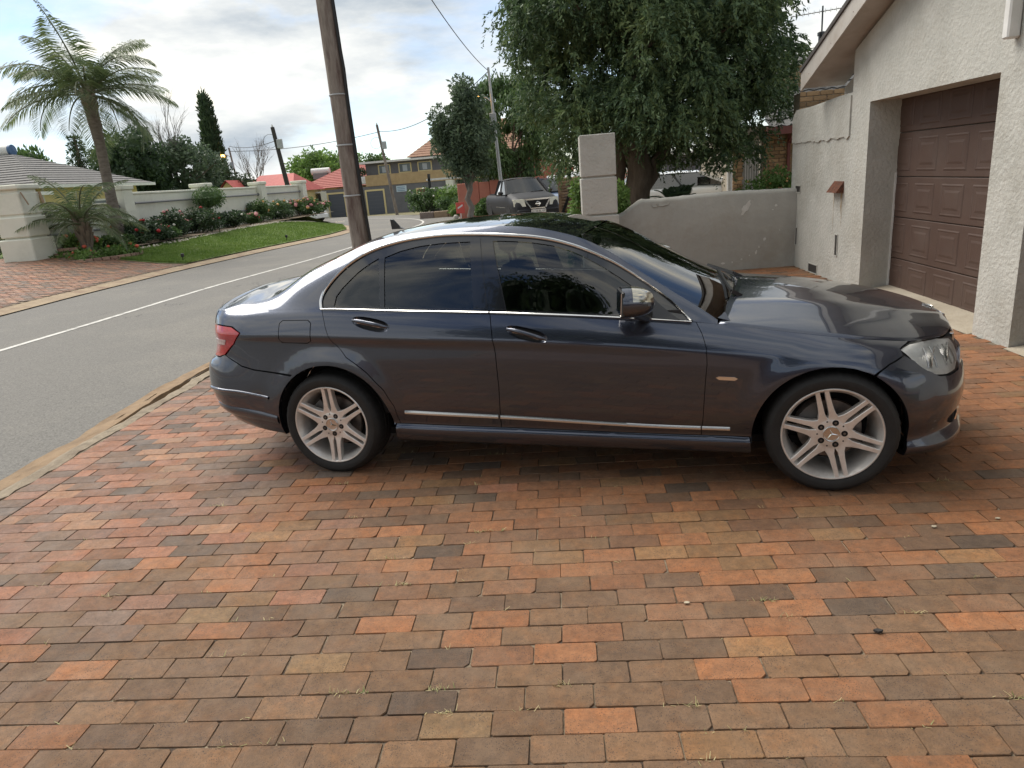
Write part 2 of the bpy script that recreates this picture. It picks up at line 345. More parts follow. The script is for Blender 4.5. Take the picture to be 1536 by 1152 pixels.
# ---------------------------------------------------------------- ground, road, paving
def structure(o, label=None): o['kind'] = 'structure'; return o
m_soil = mat('soil', (.16,.115,.075), .95, (.22,.17,.11), 3, bump=.5, bscale=30, dirt=(.11,.12,.05), dscale=.7, damt=.7)
m_veld = mat('far_ground', (.13,.13,.06), .95, (.20,.17,.09), .15)
m_asph = mat('asphalt', (.128,.120,.106), .88, (.160,.150,.133), 70, bump=.55, bscale=160, dirt=(.205,.188,.158), dscale=.35, damt=.65, bdist=.006, contrast=(.3,.7))
m_line = mat('road_paint', (.62,.60,.55), .8, (.50,.48,.44), 25, bump=.2, bscale=160, dirt=(.16,.152,.14), dscale=7, damt=.9)
m_kerb = mat('kerb_concrete', (.20,.16,.11), .92, (.31,.25,.175), 14, bump=.7, bscale=45, dirt=(.15,.11,.075), dscale=2.6, damt=.85)
def asphalt_detail(m):
    t = m.node_tree; b = t.nodes['Principled BSDF']; src = b.inputs['Base Color'].links[0].from_socket; tcn = t.nodes.new('ShaderNodeTexCoord')
    v = t.nodes.new('ShaderNodeTexVoronoi'); v.inputs['Scale'].default_value = 95; t.links.new(tcn.outputs['Object'], v.inputs['Vector'])
    mr = t.nodes.new('ShaderNodeMapRange'); mr.inputs['From Min'].default_value = .0; mr.inputs['From Max'].default_value = 1.0; mr.inputs['To Min'].default_value = .72; mr.inputs['To Max'].default_value = 1.30
    sp = t.nodes.new('ShaderNodeSeparateColor'); t.links.new(v.outputs['Color'], sp.inputs[0]); t.links.new(sp.outputs[0], mr.inputs['Value'])
    hs = t.nodes.new('ShaderNodeHueSaturation'); t.links.new(src, hs.inputs['Color']); t.links.new(mr.outputs[0], hs.inputs['Value'])
    w = t.nodes.new('ShaderNodeTexNoise'); w.inputs['Scale'].default_value = .28; w.inputs['Detail'].default_value = 10; w.inputs['Roughness'].default_value = .62; mp = t.nodes.new('ShaderNodeMapping'); mp.inputs['Scale'].default_value = (1.0,.35,1); t.links.new(tcn.outputs['Object'], mp.inputs['Vector']); t.links.new(mp.outputs[0], w.inputs['Vector'])
    a = t.nodes.new('ShaderNodeMath'); a.operation = 'SUBTRACT'; t.links.new(w.outputs['Fac'], a.inputs[0]); a.inputs[1].default_value = .5
    ab = t.nodes.new('ShaderNodeMath'); ab.operation = 'ABSOLUTE'; t.links.new(a.outputs[0], ab.inputs[0]); lt = t.nodes.new('ShaderNodeMath'); lt.operation = 'LESS_THAN'; t.links.new(ab.outputs[0], lt.inputs[0]); lt.inputs[1].default_value = .0011
    w2 = t.nodes.new('ShaderNodeTexNoise'); w2.inputs['Scale'].default_value = .45; t.links.new(tcn.outputs['Object'], w2.inputs['Vector']); g2 = t.nodes.new('ShaderNodeMath'); g2.operation = 'GREATER_THAN'; t.links.new(w2.outputs['Fac'], g2.inputs[0]); g2.inputs[1].default_value = .56
    ml = t.nodes.new('ShaderNodeMath'); ml.operation = 'MULTIPLY'; t.links.new(lt.outputs[0], ml.inputs[0]); t.links.new(g2.outputs[0], ml.inputs[1])
    mx = t.nodes.new('ShaderNodeMix'); mx.data_type = 'RGBA'; t.links.new(ml.outputs[0], mx.inputs['Factor']); t.links.new(hs.outputs['Color'], mx.inputs['A']); mx.inputs['B'].default_value = (.035,.032,.03,1); t.links.new(mx.outputs['Result'], b.inputs['Base Color'])
asphalt_detail(m_asph)
def strip(name, left, right, mt, dz=0.0, parent=None, sub=4, zf=None, kind='structure'):
    b = MB(); n = len(left); vs = []
    for (l, r) in zip(left, right):
        for k in range(sub+1):
            t = k/sub; x = l[0]+(r[0]-l[0])*t; y = l[1]+(r[1]-l[1])*t
            z = (zf(x, y) if zf else gz(y)) + dz; vs.append((x, y, z))
    fs = [(i*(sub+1)+k, i*(sub+1)+k+1, (i+1)*(sub+1)+k+1, (i+1)*(sub+1)+k) for i in range(n-1) for k in range(sub)]
    b.add(vs, fs); o = b.build(name, mt, parent)
    if kind: o['kind'] = kind
    return o
def dens(pts, step=1.5):
    out = []
    ys = np.array(pts, float); d = np.r_[0, np.cumsum(np.hypot(*np.diff(ys, axis=0).T))]
    q = np.linspace(0, d[-1], max(2, int(d[-1]/step)))
    return list(zip(catmull(d, ys[:,0], q), catmull(d, ys[:,1], q)))
def resamp(pts, n):
    ys = np.array(pts, float); d = np.r_[0, np.cumsum(np.hypot(*np.diff(ys, axis=0).T))]; q = np.linspace(0, d[-1], n)
    return list(zip(catmull(d, ys[:,0], q), catmull(d, ys[:,1], q)))
# terrain out to the horizon
b = MB()
ys = [-900,-200,-60,-20,0,14,30,50,70,90,140,300,1200]; xs = [-1200,-300,-80,-30,0,30,80,300,1200]
vs = [(x, y, gz(y) - .16 - (0 if y < 90 else 0)) for y in ys for x in xs]
b.add(vs, [(j*9+i, j*9+i+1, (j+1)*9+i+1, (j+1)*9+i) for j in range(len(ys)-1) for i in range(8)])
structure(b.build('ground', m_veld))
ROAD_Z = -.055
L_EDGE = [(-10.2,-40),(-10.2,-10),(-10.15,5),(-10.15,12),(-10.2,15),(-10.25,18.5),(-9.95,23.8),(-9.3,30),(-9.5,33.4),(-11.2,38.5),(-13.6,43),(-19,50),(-28,57),(-45,64)]
R_EDGE = [(-3.78,-40),(-3.78,-10),(-3.76,5),(-3.74,12),(-3.7,15),(-3.6,20),(-3.4,26),(-3.2,32),(-3.6,37),(-5.2,42),(-8.2,47.5),(-14.5,55),(-25,63),(-42,71)]
NL = resamp(L_EDGE, 90); NR = resamp(R_EDGE, 90)
road = strip('road', NL, NR, m_asph, ROAD_Z, sub=6)
cl = [(-7.6,-40),(-7.6,0),(-7.52,8.7),(-7.39,10.3),(-7.27,12.7),(-6.98,16.4),(-6.79,18.4),(-6.62,22.3),(-6.55,28),(-6.55,32),(-6.6,34.5),(-6.95,37.2),(-8.0,41),(-10.2,45.6),(-15,51.5)]
cp = resamp(cl, 150)
lf_, rt_ = [], []
for i, p in enumerate(cp):
    a = Vector(cp[max(i-1,0)]); c = Vector(cp[min(i+1,len(cp)-1)]); d = (c-a).normalized(); nrm = Vector((-d.y, d.x))*.055
    lf_.append((p[0]+nrm.x, p[1]+nrm.y)); rt_.append((p[0]-nrm.x, p[1]-nrm.y))
cline = strip('painted_center_line', lf_, rt_, m_line, ROAD_Z+.005, sub=1)
# near kerb: low worn concrete kerb between asphalt and driveway
def kerb(name, path, w, h, z0, mt, sgn=1, seed=1, parent=None):
    r = random.Random(seed); b = MB(); prof = [(0,-.1),(0,.012),(.03,h*.55),(.09,h*.92),(w*.6,h),(w,h*.96),(w,-.1)]
    k = len(prof); vs = []
    for (x, y) in path:
        for (dx, dz) in prof:
            j = .006 if dz > 0 else 0
            vs.append((x + sgn*(dx + r.uniform(-j, j)*2), y, z0(x, y) + dz + r.uniform(-j, j)))
    fs = [(i*k+q, i*k+q+1, (i+1)*k+q+1, (i+1)*k+q) for i in range(len(path)-1) for q in range(k-1)]
    b.add(vs, fs); o = b.build(name, mt, parent, smooth=True, sharp=60); o['kind'] = 'structure'; return o
kerb('kerb', [(-3.68+.015*math.sin(y*.3)+.02*math.sin(y*5.1)*math.sin(y*1.7), y) for y in np.arange(-12, 14, .07)], .19, .060, lambda x, y: ROAD_Z+gz(y), m_kerb)
m_gutter = mat('gutter_sand', (.30,.205,.12), .95, (.22,.15,.09), 8, bump=.5, bscale=60)
kerb('gutter_sand', [(-3.74-.10-.09*max(0, math.sin(y*1.1+.8)), y) for y in np.arange(-12, 14, .12)], .16, .014, lambda x, y: ROAD_Z+gz(y)-.002, m_gutter, seed=5)
# ---- driveway bricks
def brickmat(name, use_obj):
    m = bpy.data.materials.new(name); m.use_nodes = True; t = m.node_tree; b = t.nodes['Principled BSDF']; lk = t.links.new
    def nn(ty, **k):
        n = t.nodes.new(ty)
        for a, v in k.items(): setattr(n, a, v)
        return n
    if use_obj: base = nn('ShaderNodeObjectInfo').outputs['Color']
    else: base = nn('ShaderNodeAttribute', attribute_name='tint').outputs['Color']
    g = nn('ShaderNodeNewGeometry'); pos = g.outputs['Position']
    def noise(sc, det=5, ro=.6):
        n = nn('ShaderNodeTexNoise'); n.inputs['Scale'].default_value = sc; n.inputs['Detail'].default_value = det; n.inputs['Roughness'].default_value = ro; lk(pos, n.inputs['Vector']); return n.outputs['Fac']
    def mr(x, a, c, lo, hi):
        n = nn('ShaderNodeMapRange'); n.inputs['From Min'].default_value = a; n.inputs['From Max'].default_value = c; n.inputs['To Min'].default_value = lo; n.inputs['To Max'].default_value = hi; lk(x, n.inputs['Value']); return n.outputs['Result']
    def mix(fac, A, B, mode='MIX'):
        n = nn('ShaderNodeMix', data_type='RGBA', blend_type=mode); lk(fac, n.inputs['Factor']) if not isinstance(fac, float) else setattr(n.inputs['Factor'], 'default_value', fac)
        for s_, v in (('A', A), ('B', B)):
            if isinstance(v, tuple): n.inputs[s_].default_value = v
            else: lk(v, n.inputs[s_])
        return n.outputs['Result']
    hs = nn('ShaderNodeHueSaturation'); lk(base, hs.inputs['Color']); lk(mr(noise(22, 8, .78), .26, .74, .58, 1.42), hs.inputs['Value'])
    wm = nn('ShaderNodeMix', data_type='RGBA', blend_type='MULTIPLY'); wm.inputs['Factor'].default_value = 1.0; lk(hs.outputs['Color'], wm.inputs['A']); wm.inputs['B'].default_value = (1.12,1.00,.88,1)
    dm = nn('ShaderNodeMix', data_type='RGBA', blend_type='MULTIPLY'); dm.inputs['Factor'].default_value = 1.0; lk(hs.outputs['Color'], dm.inputs['A']); dm.inputs['B'].default_value = (.76,.75,.74,1)
    c = mix(mr(noise(8.5, 4, .7), .50, .60, 0, .75), hs.outputs['Color'], wm.outputs['Result'])       # hotter fired faces
    c = mix(mr(noise(6.3, 5, .7), .53, .66, 0, .45), c, dm.outputs['Result'])                         # darker fired faces
    c = mix(mr(noise(1.3, 6, .65), .52, .70, 0, .30), c, (.13,.095,.070,1))                           # traffic grime
    c = mix(mr(noise(2.4, 6), .50, .70, 0, .45), c, (.24,.165,.105,1))                                 # sandy film
    c = mix(mr(noise(60, 6, .8), .52, .70, 0, .55), c, (.082,.060,.048,1))                        # sooty blotches
    v = nn('ShaderNodeTexVoronoi'); v.inputs['Scale'].default_value = 130; lk(pos, v.inputs['Vector'])
    sp = nn('ShaderNodeMath', operation='LESS_THAN'); lk(v.outputs['Distance'], sp.inputs[0]); sp.inputs[1].default_value = .25
    sm = nn('ShaderNodeMath', operation='MULTIPLY'); lk(sp.outputs[0], sm.inputs[0]); lk(mr(noise(9, 3), .38, .62, .15, .85), sm.inputs[1])
    c = mix(sm.outputs[0], c, (.04,.03,.027,1))
    lk(c, b.inputs['Base Color']); b.inputs['Roughness'].default_value = .72; b.inputs['Specular IOR Level'].default_value = .35
    lk(mr(noise(7, 4), .35, .65, .60, .82), b.inputs['Roughness'])
    bp = nn('ShaderNodeBump'); bp.inputs['Strength'].default_value = .9; bp.inputs['Distance'].default_value = .005; lk(noise(150, 6, .75), bp.inputs['Height']); lk(bp.outputs['Normal'], b.inputs['Normal'])
    return m
m_brick_o = brickmat('paver_brick', True); m_brick_s = brickmat('paver_brick_field', False)
m_joint = mat('joint_sand', (.075,.052,.036), .95, (.33,.26,.175), 9, bump=.6, bscale=120, contrast=(.44,.66))
def brick_verts(L, W, r):
    e = .0014; t = .0014; ck = [.0025 + .004*r.random() + .014*r.random()**13 for _ in range(4)]
    vs = []
    j = lambda: r.uniform(-.0009, .0009)
    def ring(ix, z):
        x, y = L/2-ix, W/2-ix; a, b_, c, d = ck
        return [(x-a+j(), y+j(), z), (x+j(), y-a+j(), z), (x+j(), -y+b_+j(), z), (x-b_+j(), -y+j(), z), (-x+c+j(), -y+j(), z), (-x+j(), -y+c+j(), z), (-x+j(), y-d+j(), z), (-x+d+j(), y+j(), z)]
    return ring(0, -.045) + ring(0, -e-.0012) + ring(t, 0)
BF = [(i, i+8, (i+1) % 8+8, (i+1) % 8) for i in range(8)] + [(i+8, i+16, (i+1) % 8+16, (i+1) % 8+8) for i in range(8)] + [tuple(range(23, 15, -1))]
rb = random.Random(11)
VAR = [brick_verts(.2228, .1056, rb) for _ in range(24)]
brick_me = []
for v in VAR:
    me = bpy.data.meshes.new('brick'); me.from_pydata(v, [], BF); me.materials.append(m_brick_o); fix_normals(me); brick_me.append(me)
PAL_NEAR = [((140,106,79),.46),((133,102,78),.28),((149,112,82),.15),((121,96,78),.03),((174,119,82),.06),((160,125,90),.02)]
PAL_FAR = [((172,116,79),.26),((160,110,78),.25),((149,107,79),.23),((133,101,78),.13),((119,96,79),.04),((163,121,84),.09)]
PAL_ROAD = [((178,122,94),.32),((160,116,94),.26),((140,112,95),.20),((124,105,93),.10),((178,132,102),.12)]
def pick(pal, r):
    x = r.random()*sum(w for _, w in pal)
    for c, w in pal:
        x -= w
        if x <= 0: break
    k = r.uniform(.92, 1.08); c = lin(tuple(min(255, q*k) for q in c))
    f = .66
    return (c[0]*f*.965, c[1]*f*1.01, c[2]*f*1.0, 1)
CI = cam_o.matrix_world.inverted()
def pix(p):
    c = CI @ Vector(p); return (768 - 1046*c.x/c.z, 576 + 1046*c.y/c.z) if c.z < -.05 else (-9999, -9999)
driveway = strip('driveway', [(-3.51,-6),(-3.51,14)], [(3.95,-6),(3.95,14)], m_joint, -.0058, sub=1, zf=lambda x, y: 0)
allb = []
PITCH = .1085
row = 0; y = -.6
while y < 11.1:
    off = (row % 2)*.1135 + .012*math.sin(row*1.7)
    x = -3.235 + .113 - (off if row % 2 else 0)
    warp = lambda x: .012*math.sin(x*.9+y*.2) + .006*math.sin(x*2.3+1)
    # border column against the kerb
    allb.append((-3.355+rb.uniform(-.004,.004), y + rb.uniform(-.002,.002), rb.gauss(0, .008), 0))
    if row % 2 == 0 or True:
        pass
    while x < 3.62:
        if x < -3.14 and row % 2: allb.append((-3.1795, y + warp(x), rb.gauss(0, .004), 2))
        if not (x < -3.14):
            allb.append((x + rb.gauss(0, .0012), y + warp(x) + rb.gauss(0, .0010), rb.gauss(0, .004), 1))
        x += .2262
    y += PITCH; row += 1
info = []
for (x, y, a, k) in allb:
    # local settling so that rows are not a perfect plane
    z = .0016*math.sin(x*1.3+.4)*math.sin(y*1.1) + rb.gauss(0, .0007)
    tx, ty = rb.gauss(0, .0045), rb.gauss(0, .0030)
    w = 1/(1+math.exp((y-2.35+.12*math.sin(x*2.1))*6))
    left = 1/(1+math.exp((x+1.9-(y-3.0)*.35)*3.0))
    pal = PAL_NEAR if rb.random() < w else (PAL_ROAD if rb.random() < left else PAL_FAR)
    info.append((x, y, z, a, tx, ty, pick(pal, rb), rb.randrange(len(VAR)), .49 if k == 2 else 1.0))
def parea(q):
    x, y = q[0], q[1]; ps = [pix((x+sx*.11, y+sy*.052, 0)) for sx, sy in ((-1,-1),(1,-1),(1,1),(-1,1))]
    cx = sum(p[0] for p in ps)/4; cy = sum(p[1] for p in ps)/4
    if not (-20 < cx < 1556 and 0 < cy < 1165): return 0
    return abs(sum(ps[i][0]*ps[(i+1)%4][1]-ps[(i+1)%4][0]*ps[i][1] for i in range(4)))/2
order = sorted(range(len(info)), key=lambda i: -parea(info[i]))
big = set(order[:300])
fv, ff, fc = [], [], []
for i, (x, y, z, a, tx, ty, c, vi, sx_) in enumerate(info):
    if i in big:
        o = bpy.data.objects.new('brick', brick_me[vi]); o.location = (x, y, z); o.rotation_euler = (tx, ty, a); o.scale = (sx_, 1, 1); o.color = c; link(o, driveway)
    else:
        M = Matrix.Translation((x, y, z)) @ Euler((tx, ty, a)).to_matrix().to_4x4() @ Matrix.Diagonal((sx_, 1, 1, 1)); b0 = len(fv)
        fv += [tuple(M @ Vector(p)) for p in VAR[vi]]; ff += [tuple(k+b0 for k in f) for f in BF]; fc += [c]*24
me = bpy.data.meshes.new('brick_field'); me.from_pydata(fv, [], ff); me.materials.append(m_brick_s)
at_ = me.color_attributes.new('tint', 'FLOAT_COLOR', 'POINT'); at_.data.foreach_set('color', np.array(fc, np.float32).reshape(-1)); fix_normals(me)
o = bpy.data.objects.new('brick_field', me); link(o, driveway); o['kind'] = 'stuff'
# dry grass and weeds in the joints, fallen bits
m_weed = leafmat('joint_weed', lin((128,112,76)), lin((196,182,138)), lin((112,130,72)), scale=9)
wq = []
rw = random.Random(3)
spots = [(rw.uniform(-2.6, 2.4), 1.0+rw.random()**1.4*3.2) for _ in range(190)]
for (sx, sy) in spots:
    yy = -.6 + PITCH*(round((sy+.6)/PITCH)+.5); n = rw.randrange(2, 22) if rw.random() < .35 else rw.randrange(1, 5)
    for _ in range(n):
        px_ = sx + rw.gauss(0, .025); py_ = yy + rw.gauss(0, .004) + .012*math.sin(px_*.9+sy*.2); a = rw.uniform(0, 6.28); l = rw.uniform(.006, .026); wd_ = rw.uniform(.0006, .0022); el = rw.uniform(.0, .8)
        d = Vector((math.cos(a)*math.cos(el), math.sin(a)*math.cos(el), math.sin(el)))*l; s_ = Vector((-math.sin(a), math.cos(a), 0))*wd_; p = Vector((px_, py_, .0005))
        wq.append([p-s_, p+s_, p+d+s_*.4+Vector((0,0,.0015)), p+d-s_*.4+Vector((0,0,.0015))])
o = quads_mesh('joint_weeds', np.array([[tuple(k) for k in q] for q in wq]), m_weed); tag(o, 'dry grass and weeds in the joints of the paving', 'weeds', kind='stuff')
# fallen leaf flecks and a few stones on the paving
for i, (x, y, s_) in enumerate([(1.05,2.18,.011),(2.35,3.35,.02),(2.55,3.32,.016),(.42,2.39,.008),(1.6,2.9,.01),(1.9,2.95,.008)]):
    b = MB(); k = 7; b.prism([(math.cos(6.28*j/k)*s_*(.6+.5*rw.random())*1.5, math.sin(6.28*j/k)*s_*(.6+.4*rw.random())) for j in range(k)], 0, .003 if i else .008)
    o = b.build('fallen_leaf' if i else 'pebble', mat('leaf_fleck', (.42,.36,.26), .8) if i else mat('pebble', (.03,.026,.024), .8)); o.location = (x, y, .0055)
    tag(o, ('pale dry leaf fleck on the paving, ' + ['', 'largest one right of the front bumper','just right of the largest fleck by the bumper','in front of the sedan doors','small one below the front wheel','rightmost small one below the front wheel'][i]) if i else 'small dark pebble on an orange brick before the sedan', 'leaf' if i else 'pebble', 'leaf flecks on the paving' if i else None)
# ---- far side of the road: kerb strip, paved apron, lawn, flower bed
Z_L = .42
def lz(x, y):   # left property surface: from the road edge up to the wall line
    xe = float(np.interp(y, [p[1] for p in L_EDGE[:11]], [p[0] for p in L_EDGE[:11]]))
    t = max(0, min(1, (xe-x)/4.6)); t = t*t*(3-2*t)
    z0 = ROAD_Z + gz(y) + .05
    return z0 + (Z_L - z0)*t if t < 1 else Z_L
m_apron = mat('apron_paver', (.20,.125,.092), .9, (.27,.175,.125), 5, bump=.3, bscale=80, dirt=(.13,.10,.085), dscale=1.5, damt=.6)
yl = list(np.arange(-12, 46, 1.0))
edge = lambda y: float(np.interp(y, [p[1] for p in L_EDGE], [p[0] for p in L_EDGE]))
strip('road_edging', [(edge(y)-.42, y) for y in yl], [(edge(y)+.06, y) for y in yl], mat('edging_concrete', (.36,.275,.175), .92, (.27,.20,.13), 6, bump=.5, bscale=50, dirt=(.19,.11,.075), dscale=1.3, damt=.8), 0, zf=lambda x, y: ROAD_Z+gz(y)+.02+.05*max(0, min(1, (edge(y)-x)/.4)), sub=3)
ya = list(np.arange(-12, 21.1, .6))
apron = strip('paved_apron', [(-22, y) for y in ya], [(edge(y)-.40, y) for y in ya], m_joint, .012, zf=lz, sub=16)
aq, ac = [], []
r2_ = random.Random(5); yy = 8.0; rr = 0
while yy < 20.6:
    xx = -19.5 + (rr % 2)*.11
    while xx < edge(yy)-.47:
        if xx > -19 + (yy-8)*.0:
            L_, W_ = .104, .049
            q = [(xx-L_, yy-W_), (xx+L_, yy-W_), (xx+L_, yy+W_), (xx-L_, yy+W_)]; dz_ = .022+r2_.gauss(0, .002)
            aq.append([(p[0], p[1], lz(p[0], p[1])+dz_) for p in q]); ac += [pick(PAL_ROAD, r2_)]*4
        xx += .2262
    yy += PITCH; rr += 1
o = quads_mesh('brick_field', np.array(aq), m_brick_s, apron); at_ = o.data.color_attributes.new('tint', 'FLOAT_COLOR', 'POINT'); at_.data.foreach_set('color', np.array(ac, np.float32).reshape(-1)); o['kind'] = 'stuff'
m_lawn = mat('lawn_turf', (.10,.155,.032), .9, (.155,.215,.055), 2.2, bump=.8, bscale=60, dirt=(.13,.15,.05), dscale=.9, damt=.35)
yl2 = list(np.arange(19.6, 46, .8))
def lawn_l(y): return -13.4
strip('lawn', [(lawn_l(y), y) for y in yl2], [(max(lawn_l(y)+.02, edge(y)-.45), y) for y in yl2], m_lawn, .035, zf=lz, sub=10)
# grass blades
rg = np.random.default_rng(4); n = 60000
gy = 19.7 + 25*rg.random(n)**1.5; ex = np.interp(gy, [p[1] for p in L_EDGE], [p[0] for p in L_EDGE]) - .45
gx = -13.4 + (ex+13.4)*rg.random(n); ok = ex > -13.3; gx, gy = gx[ok], gy[ok]; n = len(gx)
gzv = np.array([lz(a, c) for a, c in zip(gx, gy)]) + .05
an = rg.random(n)*6.283; hh = rg.uniform(.03, .075, n); le = rg.normal(0, .03, (n, 2)); w_ = .012
P = np.zeros((n, 3, 3)); P[:,0] = np.stack([gx-w_*np.cos(an), gy-w_*np.sin(an), gzv], 1); P[:,1] = np.stack([gx+w_*np.cos(an), gy+w_*np.sin(an), gzv], 1); P[:,2] = np.stack([gx+le[:,0], gy+le[:,1], gzv+hh], 1)
m_grass = leafmat('grass_blade', (.09,.15,.03), (.145,.225,.05), (.21,.265,.085), scale=1.2, trans=.25)
tag(quads_mesh('lawn_grass', P, m_grass), 'short green lawn grass beside the road', 'grass', kind='stuff')
strip('flower_bed', [(-15.0, y) for y in yl2 if y < 43], [(-13.35, y) for y in yl2 if y < 43], m_soil, .05, zf=lambda x, y: Z_L, sub=4)
strip('yard', [(-60, y) for y in np.arange(-12, 75, 3)], [(-14.9, y) for y in np.arange(-12, 75, 3)], m_lawn, 0, zf=lambda x, y: Z_L-.02 if y < 43 else max(gz(y)-.2, Z_L-.02-(y-43)*.25), sub=2)
# verge on the near side past the driveway
yv = list(np.arange(11.6, 48, 1.0))
redge = lambda y: float(np.interp(y, [p[1] for p in R_EDGE], [p[0] for p in R_EDGE]))
m_verge = mat('verge_dirt', (.22,.15,.095), .95, (.30,.215,.14), 1.6, bump=.6, bscale=25, dirt=(.10,.125,.045), dscale=.45, damt=.85)
strip('verge', [(redge(y)-.05, y) for y in yv], [(14, y) for y in yv], m_verge, 0, sub=10, zf=lambda x, y: (lambda t: gz(y)*(1-t)+ROAD_Z*(1-t)+.02+.03*t)(max(0, min(1, (x-redge(y))/1.6))))
# ---------------------------------------------------------------- the dark grey sedan
CAR = thing('sedan', 'dark grey four-door sedan parked side-on on the brick driveway', 'car', (-1.23346, 4.72021, 0), R_(-11.641))
def carpaint(name, col, flake=.35):
    m = mat(name, col, .38, metal=.55, coat=1.0, spec=.5); b = m.node_tree.nodes['Principled BSDF']; t = m.node_tree
    b.inputs['Coat Roughness'].default_value = .025; b.inputs['Coat IOR'].default_value = 1.55
    # light road dust
    tcn = t.nodes.new('ShaderNodeTexCoord'); n = t.nodes.new('ShaderNodeTexNoise'); n.inputs['Scale'].default_value = 2.2; n.inputs['Detail'].default_value = 9; n.inputs['Roughness'].default_value = .7
    t.links.new(tcn.outputs['Object'], n.inputs['Vector']); r = t.nodes.new('ShaderNodeMapRange'); r.inputs['From Min'].default_value = .45; r.inputs['From Max'].default_value = .8; r.inputs['To Min'].default_value = .02; r.inputs['To Max'].default_value = .055
    t.links.new(n.outputs['Fac'], r.inputs['Value']); t.links.new(r.outputs['Result'], b.inputs['Coat Roughness'])
    return m
m_paint = carpaint('sedan_paint', (.060,.068,.092)); m_paint.node_tree.nodes['Principled BSDF'].inputs['Metallic'].default_value = .88; m_paint.node_tree.nodes['Principled BSDF'].inputs['Roughness'].default_value = .27
m_black = mat('black_trim', (.012,.012,.013), .35, coat=.3)
m_gloss = mat('gloss_black', (.010,.010,.012), .12, coat=.8)
m_rub = mat('tyre_rubber', (.011,.0105,.010), .72, (.017,.016,.015), 18, bump=.25, bscale=90, bdist=.003)
m_dark = mat('underbody', (.008,.008,.008), .9)
m_chrome = mat('chrome', (.78,.77,.75), .10, metal=1.0)
m_chrome2 = mat('satin_chrome', (.60,.585,.56), .26, metal=1.0)
m_alloy = mat('alloy_silver', (.78,.75,.71), .34, (.70,.67,.63), 30, metal=.55, dirt=(.34,.26,.19), dscale=9, damt=.28)
m_disc = mat('brake_iron', (.22,.19,.17), .45, (.12,.10,.09), 20, metal=.8)
m_glass = glassmat('side_glass', (.30,.34,.335), ior=1.6, boost=1.7)
m_wind = glassmat('windscreen_glass', (.34,.38,.38), ior=1.6, boost=1.3)
m_roofg = mat('roof_glass_black', (.008,.009,.011), .03, coat=1.0)
m_cloth = mat('seat_leather', (.030,.029,.028), .6, (.045,.043,.04), 8)
m_plas = mat('cabin_plastic', (.020,.020,.021), .7)
m_lens = glassmat('lamp_lens', (.98,.98,.97), ior=1.45, rough=.05, boost=1.2)
m_refl = mat('lamp_reflector', (.86,.85,.82), .25, (.62,.61,.59), 9, metal=.35)
m_red = mat('tail_red', (.48,.022,.030), .18, (.36,.014,.02), 30, coat=1.0)
m_clear = mat('tail_clear', (.60,.45,.42), .2, (.38,.25,.24), 60, coat=1.0)
VS = .068                                     # metric length of one v unit
def densify(poly, su=.022, sv=.022):
    out = []; n = len(poly)
    for i in range(n):
        a = np.array(poly[i], float); c = np.array(poly[(i+1) % n], float); k = max(1, int(np.hypot(*(c-a))/su))
        out += [tuple(a+(c-a)*t/k) for t in range(k)]
    return out
def inset(poly, d):
    n = len(poly); P = np.array(poly); area = .5*sum(P[i][0]*P[(i+1)%n][1]-P[(i+1)%n][0]*P[i][1] for i in range(n)); s = 1 if area > 0 else -1
    out = []
    for i in range(n):
        e1 = P[i]-P[i-1]; e2 = P[(i+1)%n]-P[i]; e1 = e1/max(np.hypot(*e1),1e-9); e2 = e2/max(np.hypot(*e2),1e-9)
        nn_ = np.array([-(e1[1]+e2[1]), e1[0]+e2[0]])*s; l = np.hypot(*nn_)
        nn_ = nn_/l if l > 1e-6 else nn_*0; k = min(2.0, 1/max(.4, math.sqrt(max(0, (1+e1@e2)/2)))); out.append(tuple(P[i]+nn_*d*k))
    return out
def inside(p, poly):
    x, y = p; c = False; n = len(poly); j = n-1
    for i in range(n):
        xi, yi = poly[i]; xj, yj = poly[j]
        if (yi > y) != (yj > y) and x < (xj-xi)*(y-yi)/(yj-yi)+xi: c = not c
        j = i
    return c
SURF = {'S': (SH, SHN, UU, VV, VS), 'G': (GR, GRN, GX, GW, .42)}
